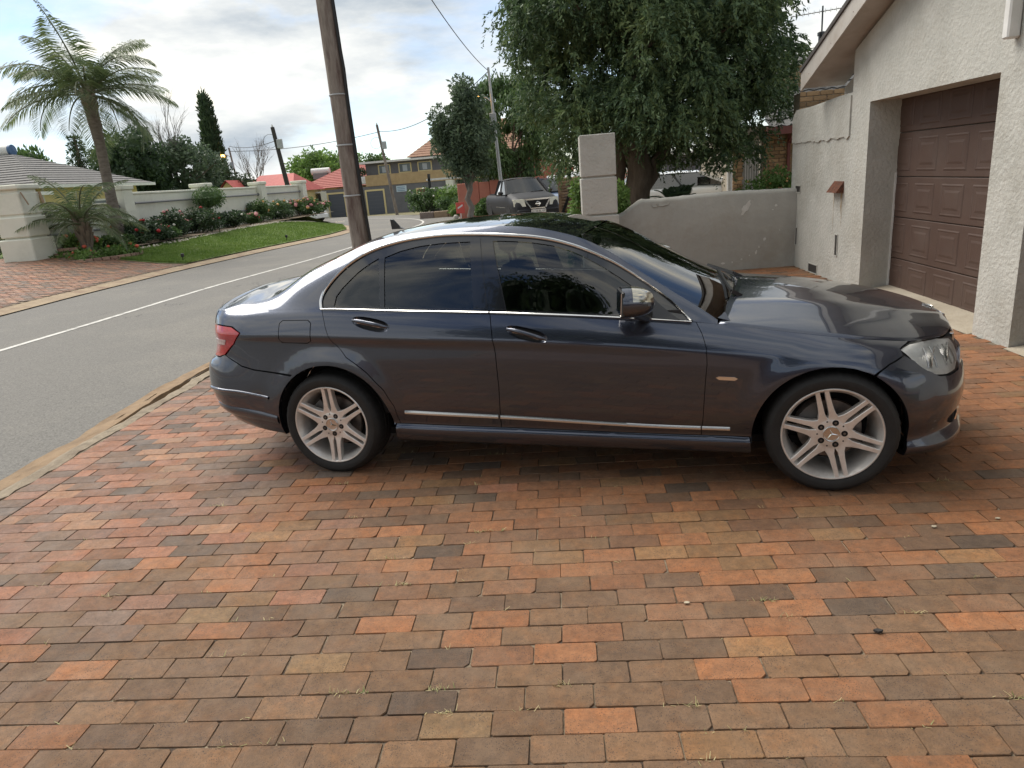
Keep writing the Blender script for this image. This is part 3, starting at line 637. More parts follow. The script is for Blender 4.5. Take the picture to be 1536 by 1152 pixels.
def panel_geo(poly, surf, gap=.0018, step=.034, off=0.0, flange=.014, holes=()):
    g, gn, us, vs, ms = SURF[surf]
    P = densify([(u, v*ms) for u, v in poly]); P = inset(P, gap) if gap else P
    A = np.array(P); lo, hi = A.min(0), A.max(0); pts = list(P); n = len(P)
    xs = np.arange(lo[0]+step/2, hi[0], step); ys_ = np.arange(lo[1]+step/2, hi[1], step*.7)
    for i, x in enumerate(xs):
        for y in ys_:
            if inside((x, y), P) and np.min(np.hypot(A[:,0]-x, A[:,1]-y)) > step*.42: pts.append((x, y))
    ed = [(i, (i+1) % n) for i in range(n)]; HP = []
    for h in holes:
        hp = inset(densify([(u, v*ms) for u, v in h], .012), -gap); HP.append(hp); pts = [p for i_, p in enumerate(pts) if i_ < n or not inside(p, hp)]
    for hp in HP:
        b0 = len(pts); pts += hp; ed += [(b0+i, b0+(i+1) % len(hp)) for i in range(len(hp))]
    r = delaunay_2d_cdt([Vector(p) for p in pts], ed, [], 1, 1e-6)
    V = np.array([tuple(p) for p in r[0]]); F = [tuple(f) for f in r[2]]
    if HP: F = [f for f in F if not any(inside(V[list(f)].mean(0), hp) for hp in HP)]
    p3 = samp(g, us, vs, V[:,0], V[:,1]/ms); n3 = samp(gn, us, vs, V[:,0], V[:,1]/ms); n3 /= np.linalg.norm(n3, axis=1, keepdims=True)
    p3 = p3 + n3*off
    B = np.array(P); b3 = samp(g, us, vs, B[:,0], B[:,1]/ms); bn = samp(gn, us, vs, B[:,0], B[:,1]/ms); bn /= np.linalg.norm(bn, axis=1, keepdims=True); b3 = b3 + bn*off
    return p3, n3, F, b3, bn
def panel_mesh(name, geos, mt, parent, side, flange=.014):
    vs, ns, fs = [], [], []
    for (p3, n3, F, b3, bn) in geos:
        b0 = len(vs); vs += [tuple(p) for p in p3]; ns += [tuple(p) for p in n3]
        # orientation: make faces agree with normals
        for f in F:
            a, c, d = (p3[f[0]], p3[f[1]], p3[f[2]]); nn_ = np.cross(c-a, d-a)
            fs.append(tuple(i+b0 for i in (f if nn_ @ n3[f[0]] > 0 else f[::-1])))
        if flange:
            b1 = len(vs); n = len(b3); vs += [tuple(p) for p in b3] + [tuple(p-q*flange) for p, q in zip(b3, bn)]; ns += [(0,0,0)]*(2*n)
            fs += [(b1+i, b1+(i+1) % n, b1+n+(i+1) % n, b1+n+i) for i in range(n)]
    V = np.array(vs); Nn = np.array(ns)
    if side < 0: V = V*np.array([1,-1,1]); Nn = Nn*np.array([1,-1,1]); fs = [f[::-1] for f in fs]
    me = bpy.data.meshes.new(name); me.from_pydata([tuple(p) for p in V], [], fs); me.materials.append(mt)
    me.polygons.foreach_set('use_smooth', [True]*len(fs)); me.update()
    me.normals_split_custom_set_from_vertices([tuple(p) for p in Nn])
    return link(bpy.data.objects.new(name, me), parent)
def panel(name, polys, mt, parent=CAR, sides=(-1, 1), **k):
    fl = k.get('flange', .014); geos = [panel_geo(p, s, **k) for s, p in polys]; out = []
    for sd_ in sides: out.append(panel_mesh(name, geos, mt, parent, sd_, fl))
    return out
def uv_side(x, z):           # shell parameter for a point of the flank
    i = int(np.argmin(abs(UU-x))); return (x, float(np.interp(z, SH[i,:,2], VV)))
def arch(k, a0, a1, n=26, dr=0.0):
    ax, az, ar = ARCH[k]; ar += dr
    return [uv_side(ax+ar*math.cos(a), az+ar*math.sin(a)) for a in np.linspace(R_(a0), R_(a1), n)]
RD = [(0.018,11.0),(0.056,8.83),(0.097,7.2),(0.171,6.23),(0.291,5.55),(0.382,4.85),(0.432,4.08),(0.447,2.95)]
BL = [(1.035,11.0),(1.051,8.9),(1.066,6.6),(1.070,5.03),(1.056,2.95)]
FD = [(2.113,11.0),(2.142,9.62),(2.163,8.33),(2.167,6.5),(2.155,5.05),(2.138,2.95)]
SEAMR = [(-0.738,6.05),(-0.676,5.7),(-0.585,5.28),(-0.481,5.12),(-0.341,5.10),(-0.20,5.12)]
TAIL = [(-1.13,8.75),(-.95,8.95),(-0.775,8.95),(-0.639,8.8),(-0.556,8.3),(-0.634,6.83),(-0.738,6.05),(-0.816,5.92),(-.95,5.95),(-1.10,6.1)]
HEAD = [(3.097,9.62),(3.188,10.62),(3.30,11.0),(3.53,11.0),(3.66,10.2),(3.70,9.0),(3.62,7.7),(3.50,6.75),(3.365,6.5),(3.279,6.62),(3.204,7.33),(3.146,8.5)]
a_f = arch(0, 0, 180); i_s = [p for p in arch(0, -14, 180, 40)]
rear_arch = arch(0, -5, 186, 40); front_arch = arch(1, -14, 192, 40)
# side skirts
panel('side_skirt', [('S', [(.424,2.9),(2.376,2.9),(2.385,1.6),(2.39,0),(.40,0),(.415,1.5)])], m_paint)
# doors
def cup(cen, hw, hh, tilt):
    (u0, v0) = cen; g = []
    for i in range(28):
        a = 2*math.pi*i/28; du = hw*math.copysign(abs(math.cos(a))**.75, math.cos(a)); dv = hh*math.copysign(abs(math.sin(a))**.9, math.sin(a)); g.append((u0+du, v0+(dv+tilt*du)/VS))
    return g
CUP_R = cup((.338, 9.27), .112, .040, -.17); CUP_F = cup((1.244, 8.83), .112, .040, -.26)
door_r = panel('rear_door', [('S', RD + list(reversed(BL)))], m_paint, holes=[CUP_R], gap=.0022)
door_f = panel('front_door', [('S', BL + list(reversed(FD)))], m_paint, holes=[CUP_F], gap=.0022)
# front wing
fa = arch(1, 121, 184, 18)
i0 = (2.919, 6.68)
fa_w = [p for p in arch(1, 62, 186, 34)]
panel('front_wing', [('S', FD + list(reversed([p for p in fa_w])) [0:0] + [(2.38,2.95)] + list(reversed(fa_w)) + [(3.002,8.08),(3.092,8.85),(3.092,9.62),(3.165,10.6),(3.19,11.0),(2.9,11.0),(2.6,11.0),(2.3,11.0)])], m_paint, flange=.03, gap=.0012)
# front bumper (wraps to the centre)
fb = arch(1, -17, 60, 22)
panel('front_bumper', [('S', [(3.10,0.0)] + fb + [(3.008,8.02),(3.100,8.82),(3.150,8.42),(3.21,7.25),(3.285,6.5),(3.37,6.38),(3.51,6.6),(3.64,7.5),(3.74,8.6),(3.80,8.1),(4.2,7.6),(4.2,0.0)])], m_paint, step=.045, flange=.03, gap=.0008)
# rear quarter, with the rear pillar in one sheet
qa = arch(0, 2, 133, 34)
CH = [(0.017,0.0),(0.005,0.175),(0.011,0.296),(0.043,0.454),(0.091,0.588),(0.165,0.721),(0.265,0.808),(0.354,0.854),(0.455,0.887),(0.582,0.904),(0.707,0.908),(0.834,0.9),(0.958,0.885),(1.10,0.868),(1.275,0.867),(1.367,0.867),(1.459,0.855),(1.548,0.845),(1.637,0.84),(1.725,0.838),(1.811,0.815),(1.897,0.75),(1.983,0.613),(2.045,0.362),(2.09,0.046)]
quarter = [('S', [(-.90,11.0),(-.45,11.0),(-.2,11.0)] + RD + [(.424,2.95)] + qa + [(-.20,5.2),(-.341,5.16),(-.481,5.18),(-.585,5.34),(-.676,5.76),(-.725,6.0),(-.625,6.83),(-.545,8.3),(-.63,8.88),(-.775,9.05),(-.90,9.05)]),
           ('G', [(-.748,0.0),(-.4,0.0)] + CH[:20] + [(1.811,.815),(1.897,.75),(1.983,.613),(2.045,.362),(2.09,.02),(2.217,.0),(2.218,1.0),(1.9,1.0),(1.5,1.0),(1.1,1.0),(.6,1.0),(.1,1.0),(-.3,1.0),(-.7,1.0),(-.748,1.0)])]
ff_ = [(-0.250,9.2),(-0.228,9.5),(-0.058,9.5),(-0.037,9.2),(-0.044,7.4),(-0.072,7.05),(-0.24,7.05),(-0.256,7.5)]
gq = [panel_geo(p, s, gap=0 if s == 'G' else .0010, holes=[ff_] if s == 'S' else ()) for s, p in quarter]
for sd_ in (-1, 1): panel_mesh('rear_quarter', [gq[0]], m_paint, CAR, sd_, .03)
for sd_ in (-1, 1): panel_mesh('roof_frame', [gq[1]], m_paint, CAR, sd_, .006)
# rear bumper and tail face
ra = arch(0, 133, 196, 16)
panel('rear_bumper', [('S', list(reversed(SEAMR)) + [(-.80,5.85),(-.95,5.85),(-1.1,5.95),(-1.75,5.95),(-1.75,0),(-.36,0)] + list(reversed(ra)))], m_paint, step=.045, flange=.03, gap=.0008)
panel('boot_face', [('S', [(-1.75,6.0),(-1.12,6.05),(-1.15,8.8),(-.92,9.05),(-.92,11.0),(-1.75,11.0)])], m_paint, step=.05)
# bright line on the lower doors and bumper accents
panel('wing_badge', [('S', [(2.208,5.80),(2.225,5.87),(2.30,5.87),(2.314,5.79),(2.30,5.70),(2.225,5.70)])], m_chrome, gap=0, off=.004, step=.06)
panel('fuel_flap', [('S', ff_)], m_paint, gap=.0038, off=.0006, flange=.006)
# tail lamps: clear strip inside the red body
tl = panel('tail_lamp', [('S', TAIL)], m_red, gap=.0015, off=.001)
for o, sd_ in zip(tl, (-1, 1)):
    g = panel_geo([(-1.05,7.3),(-.70,7.25),(-.72,6.75),(-1.05,6.75)], 'S', gap=0, off=.004); panel_mesh('reversing_lens', [g], m_clear, o, sd_, .004)
# headlamps: reflector bowl behind a clear lens
hg = panel_geo(HEAD, 'S', gap=.0012, off=.0015); hb = panel_geo(HEAD, 'S', gap=.004, off=-.011)
for sd_ in (-1, 1):
    h = panel_mesh('headlamp', [hg], m_lens, CAR, sd_, .0)
    panel_mesh('reflector', [hb], m_refl, h, sd_, 0)
    for ru in (3.235, 3.30, 3.39, 3.46, 3.53):
        q = [samp(SH, UU, VV, ru+.012*k_, 7.6+k_*.72)-samp(SHN, UU, VV, ru+.012*k_, 7.6+k_*.72)*.007 for k_ in range(4)]
        MB().tube([(p_[0], sd_*p_[1], p_[2]) for p_ in q], .003, 6).build('lamp_rib', m_chrome2, h, True)
    for (pu, pv, rr_) in ((3.30, 8.6, .060), (3.48, 8.8, .055)):
        c = samp(SH, UU, VV, pu, pv); nn_ = samp(SHN, UU, VV, pu, pv); c = c - nn_*.010
        M = Matrix.Translation((c[0], sd_*c[1], c[2])) @ Vector((nn_[0]*.7+.5, sd_*nn_[1]*.5, 0)).to_track_quat('Z', 'Y').to_matrix().to_4x4()
        MB().lathe([(rr_,.004),(rr_*.92,.006),(rr_*.75,.001),(.001,-.004)], 20, M).build('bulb_bowl', m_chrome2, h, True)
# ---------------------------------------------------------------- greenhouse: trims and glass
def ribbon(name, path, surf, w, off, mt, parent=CAR, sides=(-1,1), thick=.008, closed=False, tilt=False):
    g, gn, us, vs, ms = SURF[surf]
    P = np.array([(u, v*ms) for u, v in path]); d = np.r_[0, np.cumsum(np.hypot(*np.diff(P, axis=0).T))]; q = np.linspace(0, d[-1], max(3, int(d[-1]/.015)))
    P = np.stack([catmull(d, P[:,0], q), catmull(d, P[:,1], q)], 1); T = np.gradient(P, axis=0); T /= np.hypot(*T.T)[:,None]; Nm = np.stack([-T[:,1], T[:,0]], 1)
    rows = []
    for (dn, do) in ((-.5,-thick),(-.5,thick*.6),(-.42,thick*1.15),(-.1,thick*.95),(.25,thick*.45),(.5,-thick*.2),(.5,-thick)) if tilt else ((-.5,-thick),(-.5,.0),(-.36,thick*.45),(-.15,thick*.85),(.1,thick*.95),(.32,thick*.6),(.5,0),(.5,-thick)):
        Q = P + Nm*dn*w; p3 = samp(g, us, vs, Q[:,0], Q[:,1]/ms); n3 = samp(gn, us, vs, Q[:,0], Q[:,1]/ms); rows.append(p3 + n3*(off+do))
    Rr = np.stack(rows, 1); n, k = Rr.shape[:2]; out = []
    for sd_ in sides:
        b = MB(); b.add((Rr*np.array([1, sd_, 1])).reshape(-1,3), [(i*k+j, i*k+j+1, (i+1)*k+j+1, (i+1)*k+j) for i in range(n-1) for j in range(k-1)]); out.append(b.build(name, mt, parent, True, 50))
    return out
# black window frames sit under the glass
def scaled(path, dv): return [(u, max(0, v+dv)) for u, v in path]
frame = [(0.03,0.0)] + [(u+.012, v-.012) for u, v in CH[1:]] + [(2.085,.0)]
panel('window_frame', [('G', frame)], m_gloss, gap=0, off=-.012, flange=0)
QG = [(0.094,0.05),(0.1,0.217),(0.135,0.342),(0.182,0.45),(0.23,0.546),(0.292,0.629),(0.350,0.692),(0.386,0.04)]
RG = [(0.387,0.69),(0.479,0.75),(0.591,0.787),(0.716,0.8),(0.898,0.798),(0.940,0.03),(0.413,0.035)]
FG = [(1.030,0.796),(1.163,0.797),(1.278,0.797),(1.37,0.796),(1.462,0.775),(1.551,0.738),(1.64,0.695),(1.725,0.642),(1.782,0.595),(1.835,0.525),(1.885,0.40),(1.895,0.07),(1.699,0.033),(1.127,0.024)]
for o in [o for o in CAR.children if o.name.startswith('window_frame')]:
    bpy.data.objects.remove(o)
def frame_with_holes(sd_):
    g, gn, us, vs, ms = SURF['G']
    O_ = densify([(u, v*ms) for u, v in frame]); holes = [densify([(u, v*ms) for u, v in h]) for h in (QG, RG, FG)]
    pts = list(O_); ed = [(i, (i+1) % len(O_)) for i in range(len(O_))]
    for h in holes:
        b0 = len(pts); pts += h; ed += [(b0+i, b0+(i+1) % len(h)) for i in range(len(h))]
    r = delaunay_2d_cdt([Vector(p) for p in pts], ed, [], 1, 1e-6); V = np.array([tuple(p) for p in r[0]]); F = []
    for f in r[2]:
        c = V[list(f)].mean(0)
        if inside(c, O_) and not any(inside(c, h) for h in holes): F.append(f)
    p3 = samp(g, us, vs, V[:,0], V[:,1]/ms); n3 = samp(gn, us, vs, V[:,0], V[:,1]/ms); p3 = p3 - n3*.004
    b = MB(); b.add(p3*np.array([1, sd_, 1]), F); o = b.build('window_frame', m_gloss, CAR, True)
    return o
for sd_ in (-1, 1): frame_with_holes(sd_)
for poly, nm in ((QG, 'quarter_window'), (RG, 'rear_door_window'), (FG, 'front_door_window')):
    panel(nm, [('G', poly)], m_glass, gap=0, off=-.009, flange=0, step=.05)
# raised door frame strips: B pillar pieces and division bar
panel('pillar_trim', [('G', [(0.898,.80),(0.955,.845),(1.020,.03),(0.940,.03)])], m_gloss, gap=.001, off=.001, flange=.01, step=.05)
panel('pillar_trim', [('G', [(0.963,.845),(1.028,.80),(1.125,.024),(1.034,.02)])], m_gloss, gap=.001, off=.001, flange=.01, step=.05)
panel('mirror_sail', [('G', [(1.80,.57),(1.835,.56),(1.90,.50),(1.983,.24),(2.04,.03),(1.89,.02)])], m_black, gap=.002, off=.002, flange=.01, step=.05)
ribbon('window_surround', CH, 'G', .017, .004, m_chrome)
for pth in ([(0.49,3.80),(.8,3.78),(1.05,3.755)],[(1.062,3.75),(1.6,3.67),(2.135,3.59)],[(2.142,3.588),(2.2,3.58),(2.28,3.565)]): ribbon('lower_trim', pth, 'S', .012, .003, m_chrome2, thick=.006, tilt=True)
for pth, w__ in (([(-1.02,2.80),(-.85,3.0),(-.6,3.28),(-.40,3.40)], .016), ([(-.95,1.75),(-.66,2.02),(-.48,2.1),(-.36,2.05)], .034)): ribbon('bumper_crease', pth, 'S', w__, .002, m_paint, thick=.008)
ribbon('belt_trim', [(0.02,10.97),(.4,10.97),(1.03,10.97)], 'S', .030, .004, m_chrome, tilt=True, thick=.011)
ribbon('belt_trim', [(1.04,10.97),(1.5,10.97),(2.09,10.97)], 'S', .030, .004, m_chrome, tilt=True, thick=.011)
# ---------------------------------------------------------------- top skin
RX = GR[:, -1]                                 # roof rail points
TK = [-.76,-.70,-.62,-.47,-.37,-.2,.13,.26,.45,.9,1.27,1.38,1.52,1.66,1.94,2.15,2.22]
TDX = [-.06,-.06,-.06,-.08,-.12,-.12,-.08,-.05,-.02,0,.02,.03,.045,.07,.11,.14,.15]
TDZ = [.055,.062,.055,.045,.022,.022,.024,.024,.024,.022,.020,.020,.018,.020,.028,.040,.045]
def top_pt(x, s):
    e = np.array([np.interp(x, RX[:,0], RX[:,i]) for i in range(3)])
    k = 1-abs(s)**2.2
    return (e[0] + pchip(TK, TDX, np.array([x]))[0]*k, s*e[1], e[2] + pchip(TK, TDZ, np.array([x]))[0]*k)
def top_panel(name, x0, x1, mt, parent=CAR, n=24, m=24, lift=0.0, smax=1.0, smooth=True):
    xs = np.linspace(x0, x1, n); ss = np.linspace(-smax, smax, m+1); b = MB()
    vs = [Vector(top_pt(x, s))+Vector((0,0,lift)) for x in xs for s in ss]
    b.add(vs, [(i*(m+1)+j, i*(m+1)+j+1, (i+1)*(m+1)+j+1, (i+1)*(m+1)+j) for i in range(n-1) for j in range(m)])
    o = b.build(name, mt, parent, True, 80)
    if o.data.polygons[len(o.data.polygons)//2].normal.z < 0: o.data.flip_normals()
    return o
top_panel('roof_panel', .20, .44, m_paint)
top_panel('sunroof_glass', .445, 1.08, m_roofg)
top_panel('sunroof_glass', 1.086, 1.49, m_roofg)
top_panel('windscreen', 1.50, 2.215, m_wind)
top_panel('rear_window', -.355, .195, mat('rear_glass', (.015,.017,.018), .02, coat=1.0))
top_panel('boot_lid', -.75, -.362, m_paint)
# loft from the boot lid to the tail edge
b = MB(); rows = 6; m_ = 30; ss = np.linspace(-1, 1, m_+1)
for r in range(rows):
    t = r/(rows-1)
    for s in ss:
        a = Vector(top_pt(-.75, s)); u = -1.75 + (.89)*abs(s)**.9; c = samp(SH, UU, VV, u, 11.0); c = Vector((c[0], math.copysign(c[1], s) if abs(s) > 1e-6 else 0, c[2]))
        b.v.append(tuple(a*(1-t)+c*t+Vector((0,0,.022*(1-s*s)*math.sin(math.pi*t)))))
b.f = [(i*(m_+1)+j, i*(m_+1)+j+1, (i+1)*(m_+1)+j+1, (i+1)*(m_+1)+j) for i in range(rows-1) for j in range(m_)]; b.m = [0]*len(b.f)
b.build('boot_edge', m_paint, CAR, True, 80)
# bonnet
XC = ([2.2,2.76,3.11,3.39,3.73,4.2],[2.31,2.76,3.03,3.21,3.35,3.452]); ZC = ([2.2,2.31,2.535,2.764,3.0,3.16,3.27,3.38,3.455],[.955,.950,.938,.912,.868,.833,.800,.757,.712])
us_ = np.linspace(2.222, 4.2, 46); ss = np.linspace(0, 1, 26); b = MB()
def bonnet(u, s):
    e = samp(SH, UU, VV, u, 11.0); xc = pchip(*XC, np.array([u]))[0]; zc = pchip(*ZC, np.array([xc]))[0]
    p = 2.3; z = zc - (zc-e[2])*s**p
    # raised centre section bounded by a soft crease
    yy = s*e[1]; cr_ = .62*(1-.25*max(0, (xc-2.4)))
    z += .006*math.exp(-((s-cr_)/.10)**2)
    x = xc + (e[0]-xc)*s**1.6
    return (x, yy, z + .001)
for sg in (-1, 1):
    pass
vs = []; S2 = np.linspace(-1, 1, 51)
for u in us_:
    for s in S2:
        p = bonnet(u, abs(s)); vs.append((p[0], p[1]*(1 if s > 0 else -1), p[2]))
k = len(S2); b.add(vs, [(i*k+j, i*k+j+1, (i+1)*k+j+1, (i+1)*k+j) for i in range(len(us_)-1) for j in range(k-1)])
# edge flange of the bonnet
bon = b.build('bonnet', m_paint, CAR, True, 80)
if bon.data.polygons[len(bon.data.polygons)//3].normal.z < 0: bon.data.flip_normals()
so = bon.modifiers.new('thick', 'SOLIDIFY'); so.thickness = .012; so.offset = -1
# bonnet star
st = MB()
for a in (90, 210, 330):
    st.add([(math.cos(R_(a))*.026, math.sin(R_(a))*.026, .004), (math.cos(R_(a+90))*.004, math.sin(R_(a+90))*.004, .002), (0,0,.006), (math.cos(R_(a-90))*.004, math.sin(R_(a-90))*.004, .002)], [(0,1,2),(0,2,3)])
st.lathe([(.031,0),(.034,.004),(.030,.006),(.027,.002)], 28)
o = st.build('bonnet_emblem', m_chrome, CAR, True); o.location = (3.37, 0, .766); o.rotation_euler = (0, R_(22), 0)
# cowl and wipers
b = MB(); vs = []
for s in np.linspace(-1, 1, 21):
    a = Vector(top_pt(2.20, s*.985)); vs += [a + Vector((-.02,0,.002)), a + Vector((.06,0,-.02)), a + Vector((.16,0,-.05))]
b.add(vs, [(i*3+j, i*3+j+1, (i+1)*3+j+1, (i+1)*3+j) for i in range(20) for j in range(2)]); b.build('cowl_panel', m_black, CAR, True)
for (s0, s1, x0_, x1_) in ((-.55, .12, 2.17, 2.10), (.25, .80, 2.17, 2.12)):
    p0 = Vector(top_pt(x0_, s0)) + Vector((.02,0,.02)); p1 = Vector(top_pt(x1_, s1)) + Vector((0,0,.016))
    MB().bar(p0, p1, .012, .018).bar(p0, p0+Vector((.05,.02,-.03)), .02, .02).build('wiper', m_black, CAR)
# roof antenna fin
MB().prism([(0,0),(.09,0),(.055,.012),(.012,.062),(-.006,.064)], -.011, .011, M=Matrix.Translation((.15, -.0, 1.372)) @ Matrix.Rotation(R_(90), 4, 'X')).build('roof_antenna', m_black, CAR)
# ---------------------------------------------------------------- inner shell, wells, floor
b = MB(); st_ = 3; vs = (SH - SHN*.016)[::st_, ::st_]; nu, nv = vs.shape[:2]
for sg in (-1, 1):
    fs = []
    for i in range(nu-1):
        for j in range(nv-1):
            c = (vs[i,j]+vs[i+1,j+1])/2
            if any(math.hypot(c[0]-ax, c[2]-az) < ar+.018 for ax, az, ar in ARCH) and c[1] > .5: continue
            fs.append((i*nv+j, i*nv+j+1, (i+1)*nv+j+1, (i+1)*nv+j))
    b.add((vs*np.array([1, sg, 1])).reshape(-1,3), fs)
b.build('inner_shell', m_dark, CAR, True)
for (ax, az, ar) in ARCH:
    for sg in (-1, 1):
        b = MB(); n = 28; vs = []
        for i in range(n+1):
            a = R_(-8 + 196*i/n); x = ax+(ar+.012)*math.cos(a); z = az+(ar+.012)*math.sin(a); q = samp(SH, UU, VV, *uv_side(ax+(ar+.010)*math.cos(a), az+(ar+.010)*math.sin(a)))
            vs += [(q[0], sg*(q[1]-.007), q[2]), (x, sg*(q[1]-.03), z), (x, sg*.60, z)]
        b.add(vs, [(3*i+j, 3*i+j+1, 3*i+j+4, 3*i+j+3) for i in range(n) for j in range(2)]); b.poly([(ax+(ar+.012)*math.cos(R_(a)), sg*.60, az+(ar+.012)*math.sin(R_(a))) for a in range(-8, 190, 11)])
        b.build('wheel_well', m_dark, CAR)
MB().box(-.55, 3.12, -.72, .72, .20, .24).build('floor_pan', m_dark, CAR)
# ---------------------------------------------------------------- cabin
def seat(x, y, w=.50):
    s = empty('seat', (x, y, 0), 0, CAR)
    M = Matrix.Rotation(R_(-22), 3, 'Y')
    MB().bevbox(-.28, .28, -w/2, w/2, .36, .56, .05).build('cushion', m_cloth, s, True)
    b = MB(); b.bevbox(-.07, .07, -w/2, w/2, 0, .62, .045)
    o = b.build('backrest', m_cloth, s, True); o.location = (-.26, 0, .50); o.rotation_euler = (0, R_(-18), 0)
    b = MB(); b.bevbox(-.045, .045, -.13, .13, .06, .24, .04); b.box(-.008,.008,-.07,-.055,-.02,.08); b.box(-.008,.008,.055,.07,-.02,.08)
    h_ = b.build('headrest', m_cloth, s, True); h_.location = (-.26-.62*math.sin(R_(18)), 0, .50+.62*math.cos(R_(18))); h_.rotation_euler = (0, R_(-14), 0)
    if x < 1: s.scale = (.8, 1, .86)
    return s
for (x, y, w) in ((1.32,-.36,.50),(1.32,.36,.50),(.62,-.36,.56),(.62,.36,.56)): seat(x, y, w)
b = MB(); b.bevbox(1.80, 2.20, -.70, .70, .62, .90, .06); b.build('dashboard', m_plas, CAR, True)
MB().lathe([(.185 + .014*math.cos(a), .014*math.sin(a)) for a in np.linspace(0, 6.283, 9)], 28, Matrix.Translation((1.74, -.36, .86)) @ Matrix.Rotation(R_(-68), 4, 'Y')).build('steering_wheel', m_plas, CAR, True)
for sg in (-1, 1): MB().box(.1, 2.05, sg*.76-.01, sg*.76+.01, .35, .93).build('door_lining', m_plas, CAR)
MB().box(-.35, .28, -.66, .66, .86, .90).build('parcel_shelf', m_plas, CAR)
MB().bevbox(1.50, 1.52, -.12, .12, 1.20, 1.26, .008).build('rear_view_mirror', m_plas, CAR)
# ---------------------------------------------------------------- door handles, mirrors
for (dr, cu, cv, tl_) in ((door_r, .338, 9.27, -.17), (door_f, 1.244, 8.83, -.26)):
    for o, sd_ in zip(dr, (-1, 1)):
        poly = np.array(CUP_R if cu < 1 else CUP_F); b = MB(); cen = poly.mean(0); k = len(poly); vs = []
        for q in (1.02, .97, .88, .74, .55, .3, .02):
            P2 = cen + (poly-cen)*q; p3 = samp(SH, UU, VV, P2[:,0], P2[:,1]); n3 = samp(SHN, UU, VV, P2[:,0], P2[:,1]); dep = .034*(1-min(1, q)**2.2)**.7 + (.002 if q > 1 else 0); vs += [(p[0]-n_[0]*dep, sd_*(p[1]-n_[1]*dep), p[2]-n_[2]*dep) for p, n_ in zip(p3, n3)]
        b.add(vs, [(r*k+i, r*k+(i+1) % k, (r+1)*k+(i+1) % k, (r+1)*k+i) for r in range(6) for i in range(k)]); b.build('handle_recess', m_paint, o, True, 60)
        # grip bar
        pts = []; rr_ = []
        for t in np.linspace(-1, 1, 13):
            u = cu + t*.106; v = cv + (tl_*t*.106 - .003)/VS; p = samp(SH, UU, VV, u, v); nn_ = samp(SHN, UU, VV, u, v); q = p + nn_*(.006 + .024*(1-t**4)); pts.append((q[0], sd_*q[1], q[2])); rr_.append(.0125 - .004*abs(t)**3)
        MB().tube(pts, rr_, 10).build('door_handle', m_paint, o, True, 60)
        p2 = [(x_, y_, z_-.010) for (x_, y_, z_) in pts[2:-2]]; MB().tube(p2, .0035, 6).build('handle_strip', m_chrome, o, True)
def mirror(sg):
    t = empty('door_mirror', (1.86, sg*.80, .0), 0, CAR)
    # housing: super-ellipsoid, fuller towards the front
    def shell(nu, nv, u0, u1, grow=0.0):
        vs = []
        for i in range(nu+1):
            a = u0 + (u1-u0)*i/nu
            for j in range(nv):
                q = 2*math.pi*j/nv; ce = math.copysign(abs(math.cos(q))**.88, math.cos(q)); se = math.copysign(abs(math.sin(q))**.88, math.sin(q))
                rr_ = math.sin(a)**.72
                y = (.098+grow)*ce*rr_; z = (.074+grow)*se*rr_*(1.10 if se > 0 else .95) ; x = -.045 + (.135+grow)*(math.cos(a) if math.cos(a) > 0 else 0) - .0*0
                vs.append((x - .10*max(0, ce)*0, y, z))
        return vs, [(i*nv+j, i*nv+(j+1) % nv, (i+1)*nv+(j+1) % nv, (i+1)*nv+j) for i in range(nu) for j in range(nv)]
    v, f = shell(14, 36, .03, math.pi/2)
    b = MB(); b.add(v, f); b.add([(p[0]-.03, p[1]*.97, p[2]*.97) for p in v[-36:]] + v[-36:], [(i, (i+1) % 36, 36+(i+1) % 36, 36+i) for i in range(36)])
    o = b.build('housing', m_paint, t, True, 60); o.location = (-.03, sg*.165, 1.008); o.rotation_euler = (0, R_(3), sg*R_(-14))
    MB().bevbox(-.080, -.065, -.086, .086, -.058, .068, .006).build('mirror_rim', m_black, o)
    MB().box(-.083, -.0805, -.078, .078, -.050, .060).build('mirror_glass', m_chrome, o)
    # silver indicator cap wrapping the upper front
    nu, nv = 10, 18; vs = []
    for i in range(nu+1):
        a = .50 + .95*i/nu
        for j in range(nv+1):
            q = R_(20) + R_(148)*j/nv if sg < 0 else R_(12) + R_(148)*j/nv
            ce = math.copysign(abs(math.cos(q))**.88, math.cos(q)); se = math.copysign(abs(math.sin(q))**.88, math.sin(q)); rr_ = math.sin(a)**.72
            vs.append((-.045+.1375*max(0, math.cos(a)), .1005*ce*rr_, .0762*se*rr_*1.10))
    b = MB(); k = nv+1; b.add(vs, [(i*k+j, i*k+j+1, (i+1)*k+j+1, (i+1)*k+j) for i in range(nu) for j in range(nv)])
    b.build('indicator_cap', mat('mirror_cap', (.50,.46,.37), .16, metal=.85, coat=.6), o, True)
    b = MB(); b.tube([(0,0,.92),(-.02,sg*.06,.935),(-.04,sg*.13,.965)], [.042,.034,.036], 14); b.build('mirror_arm', m_black, t, True)
for sg in (-1, 1): mirror(sg)
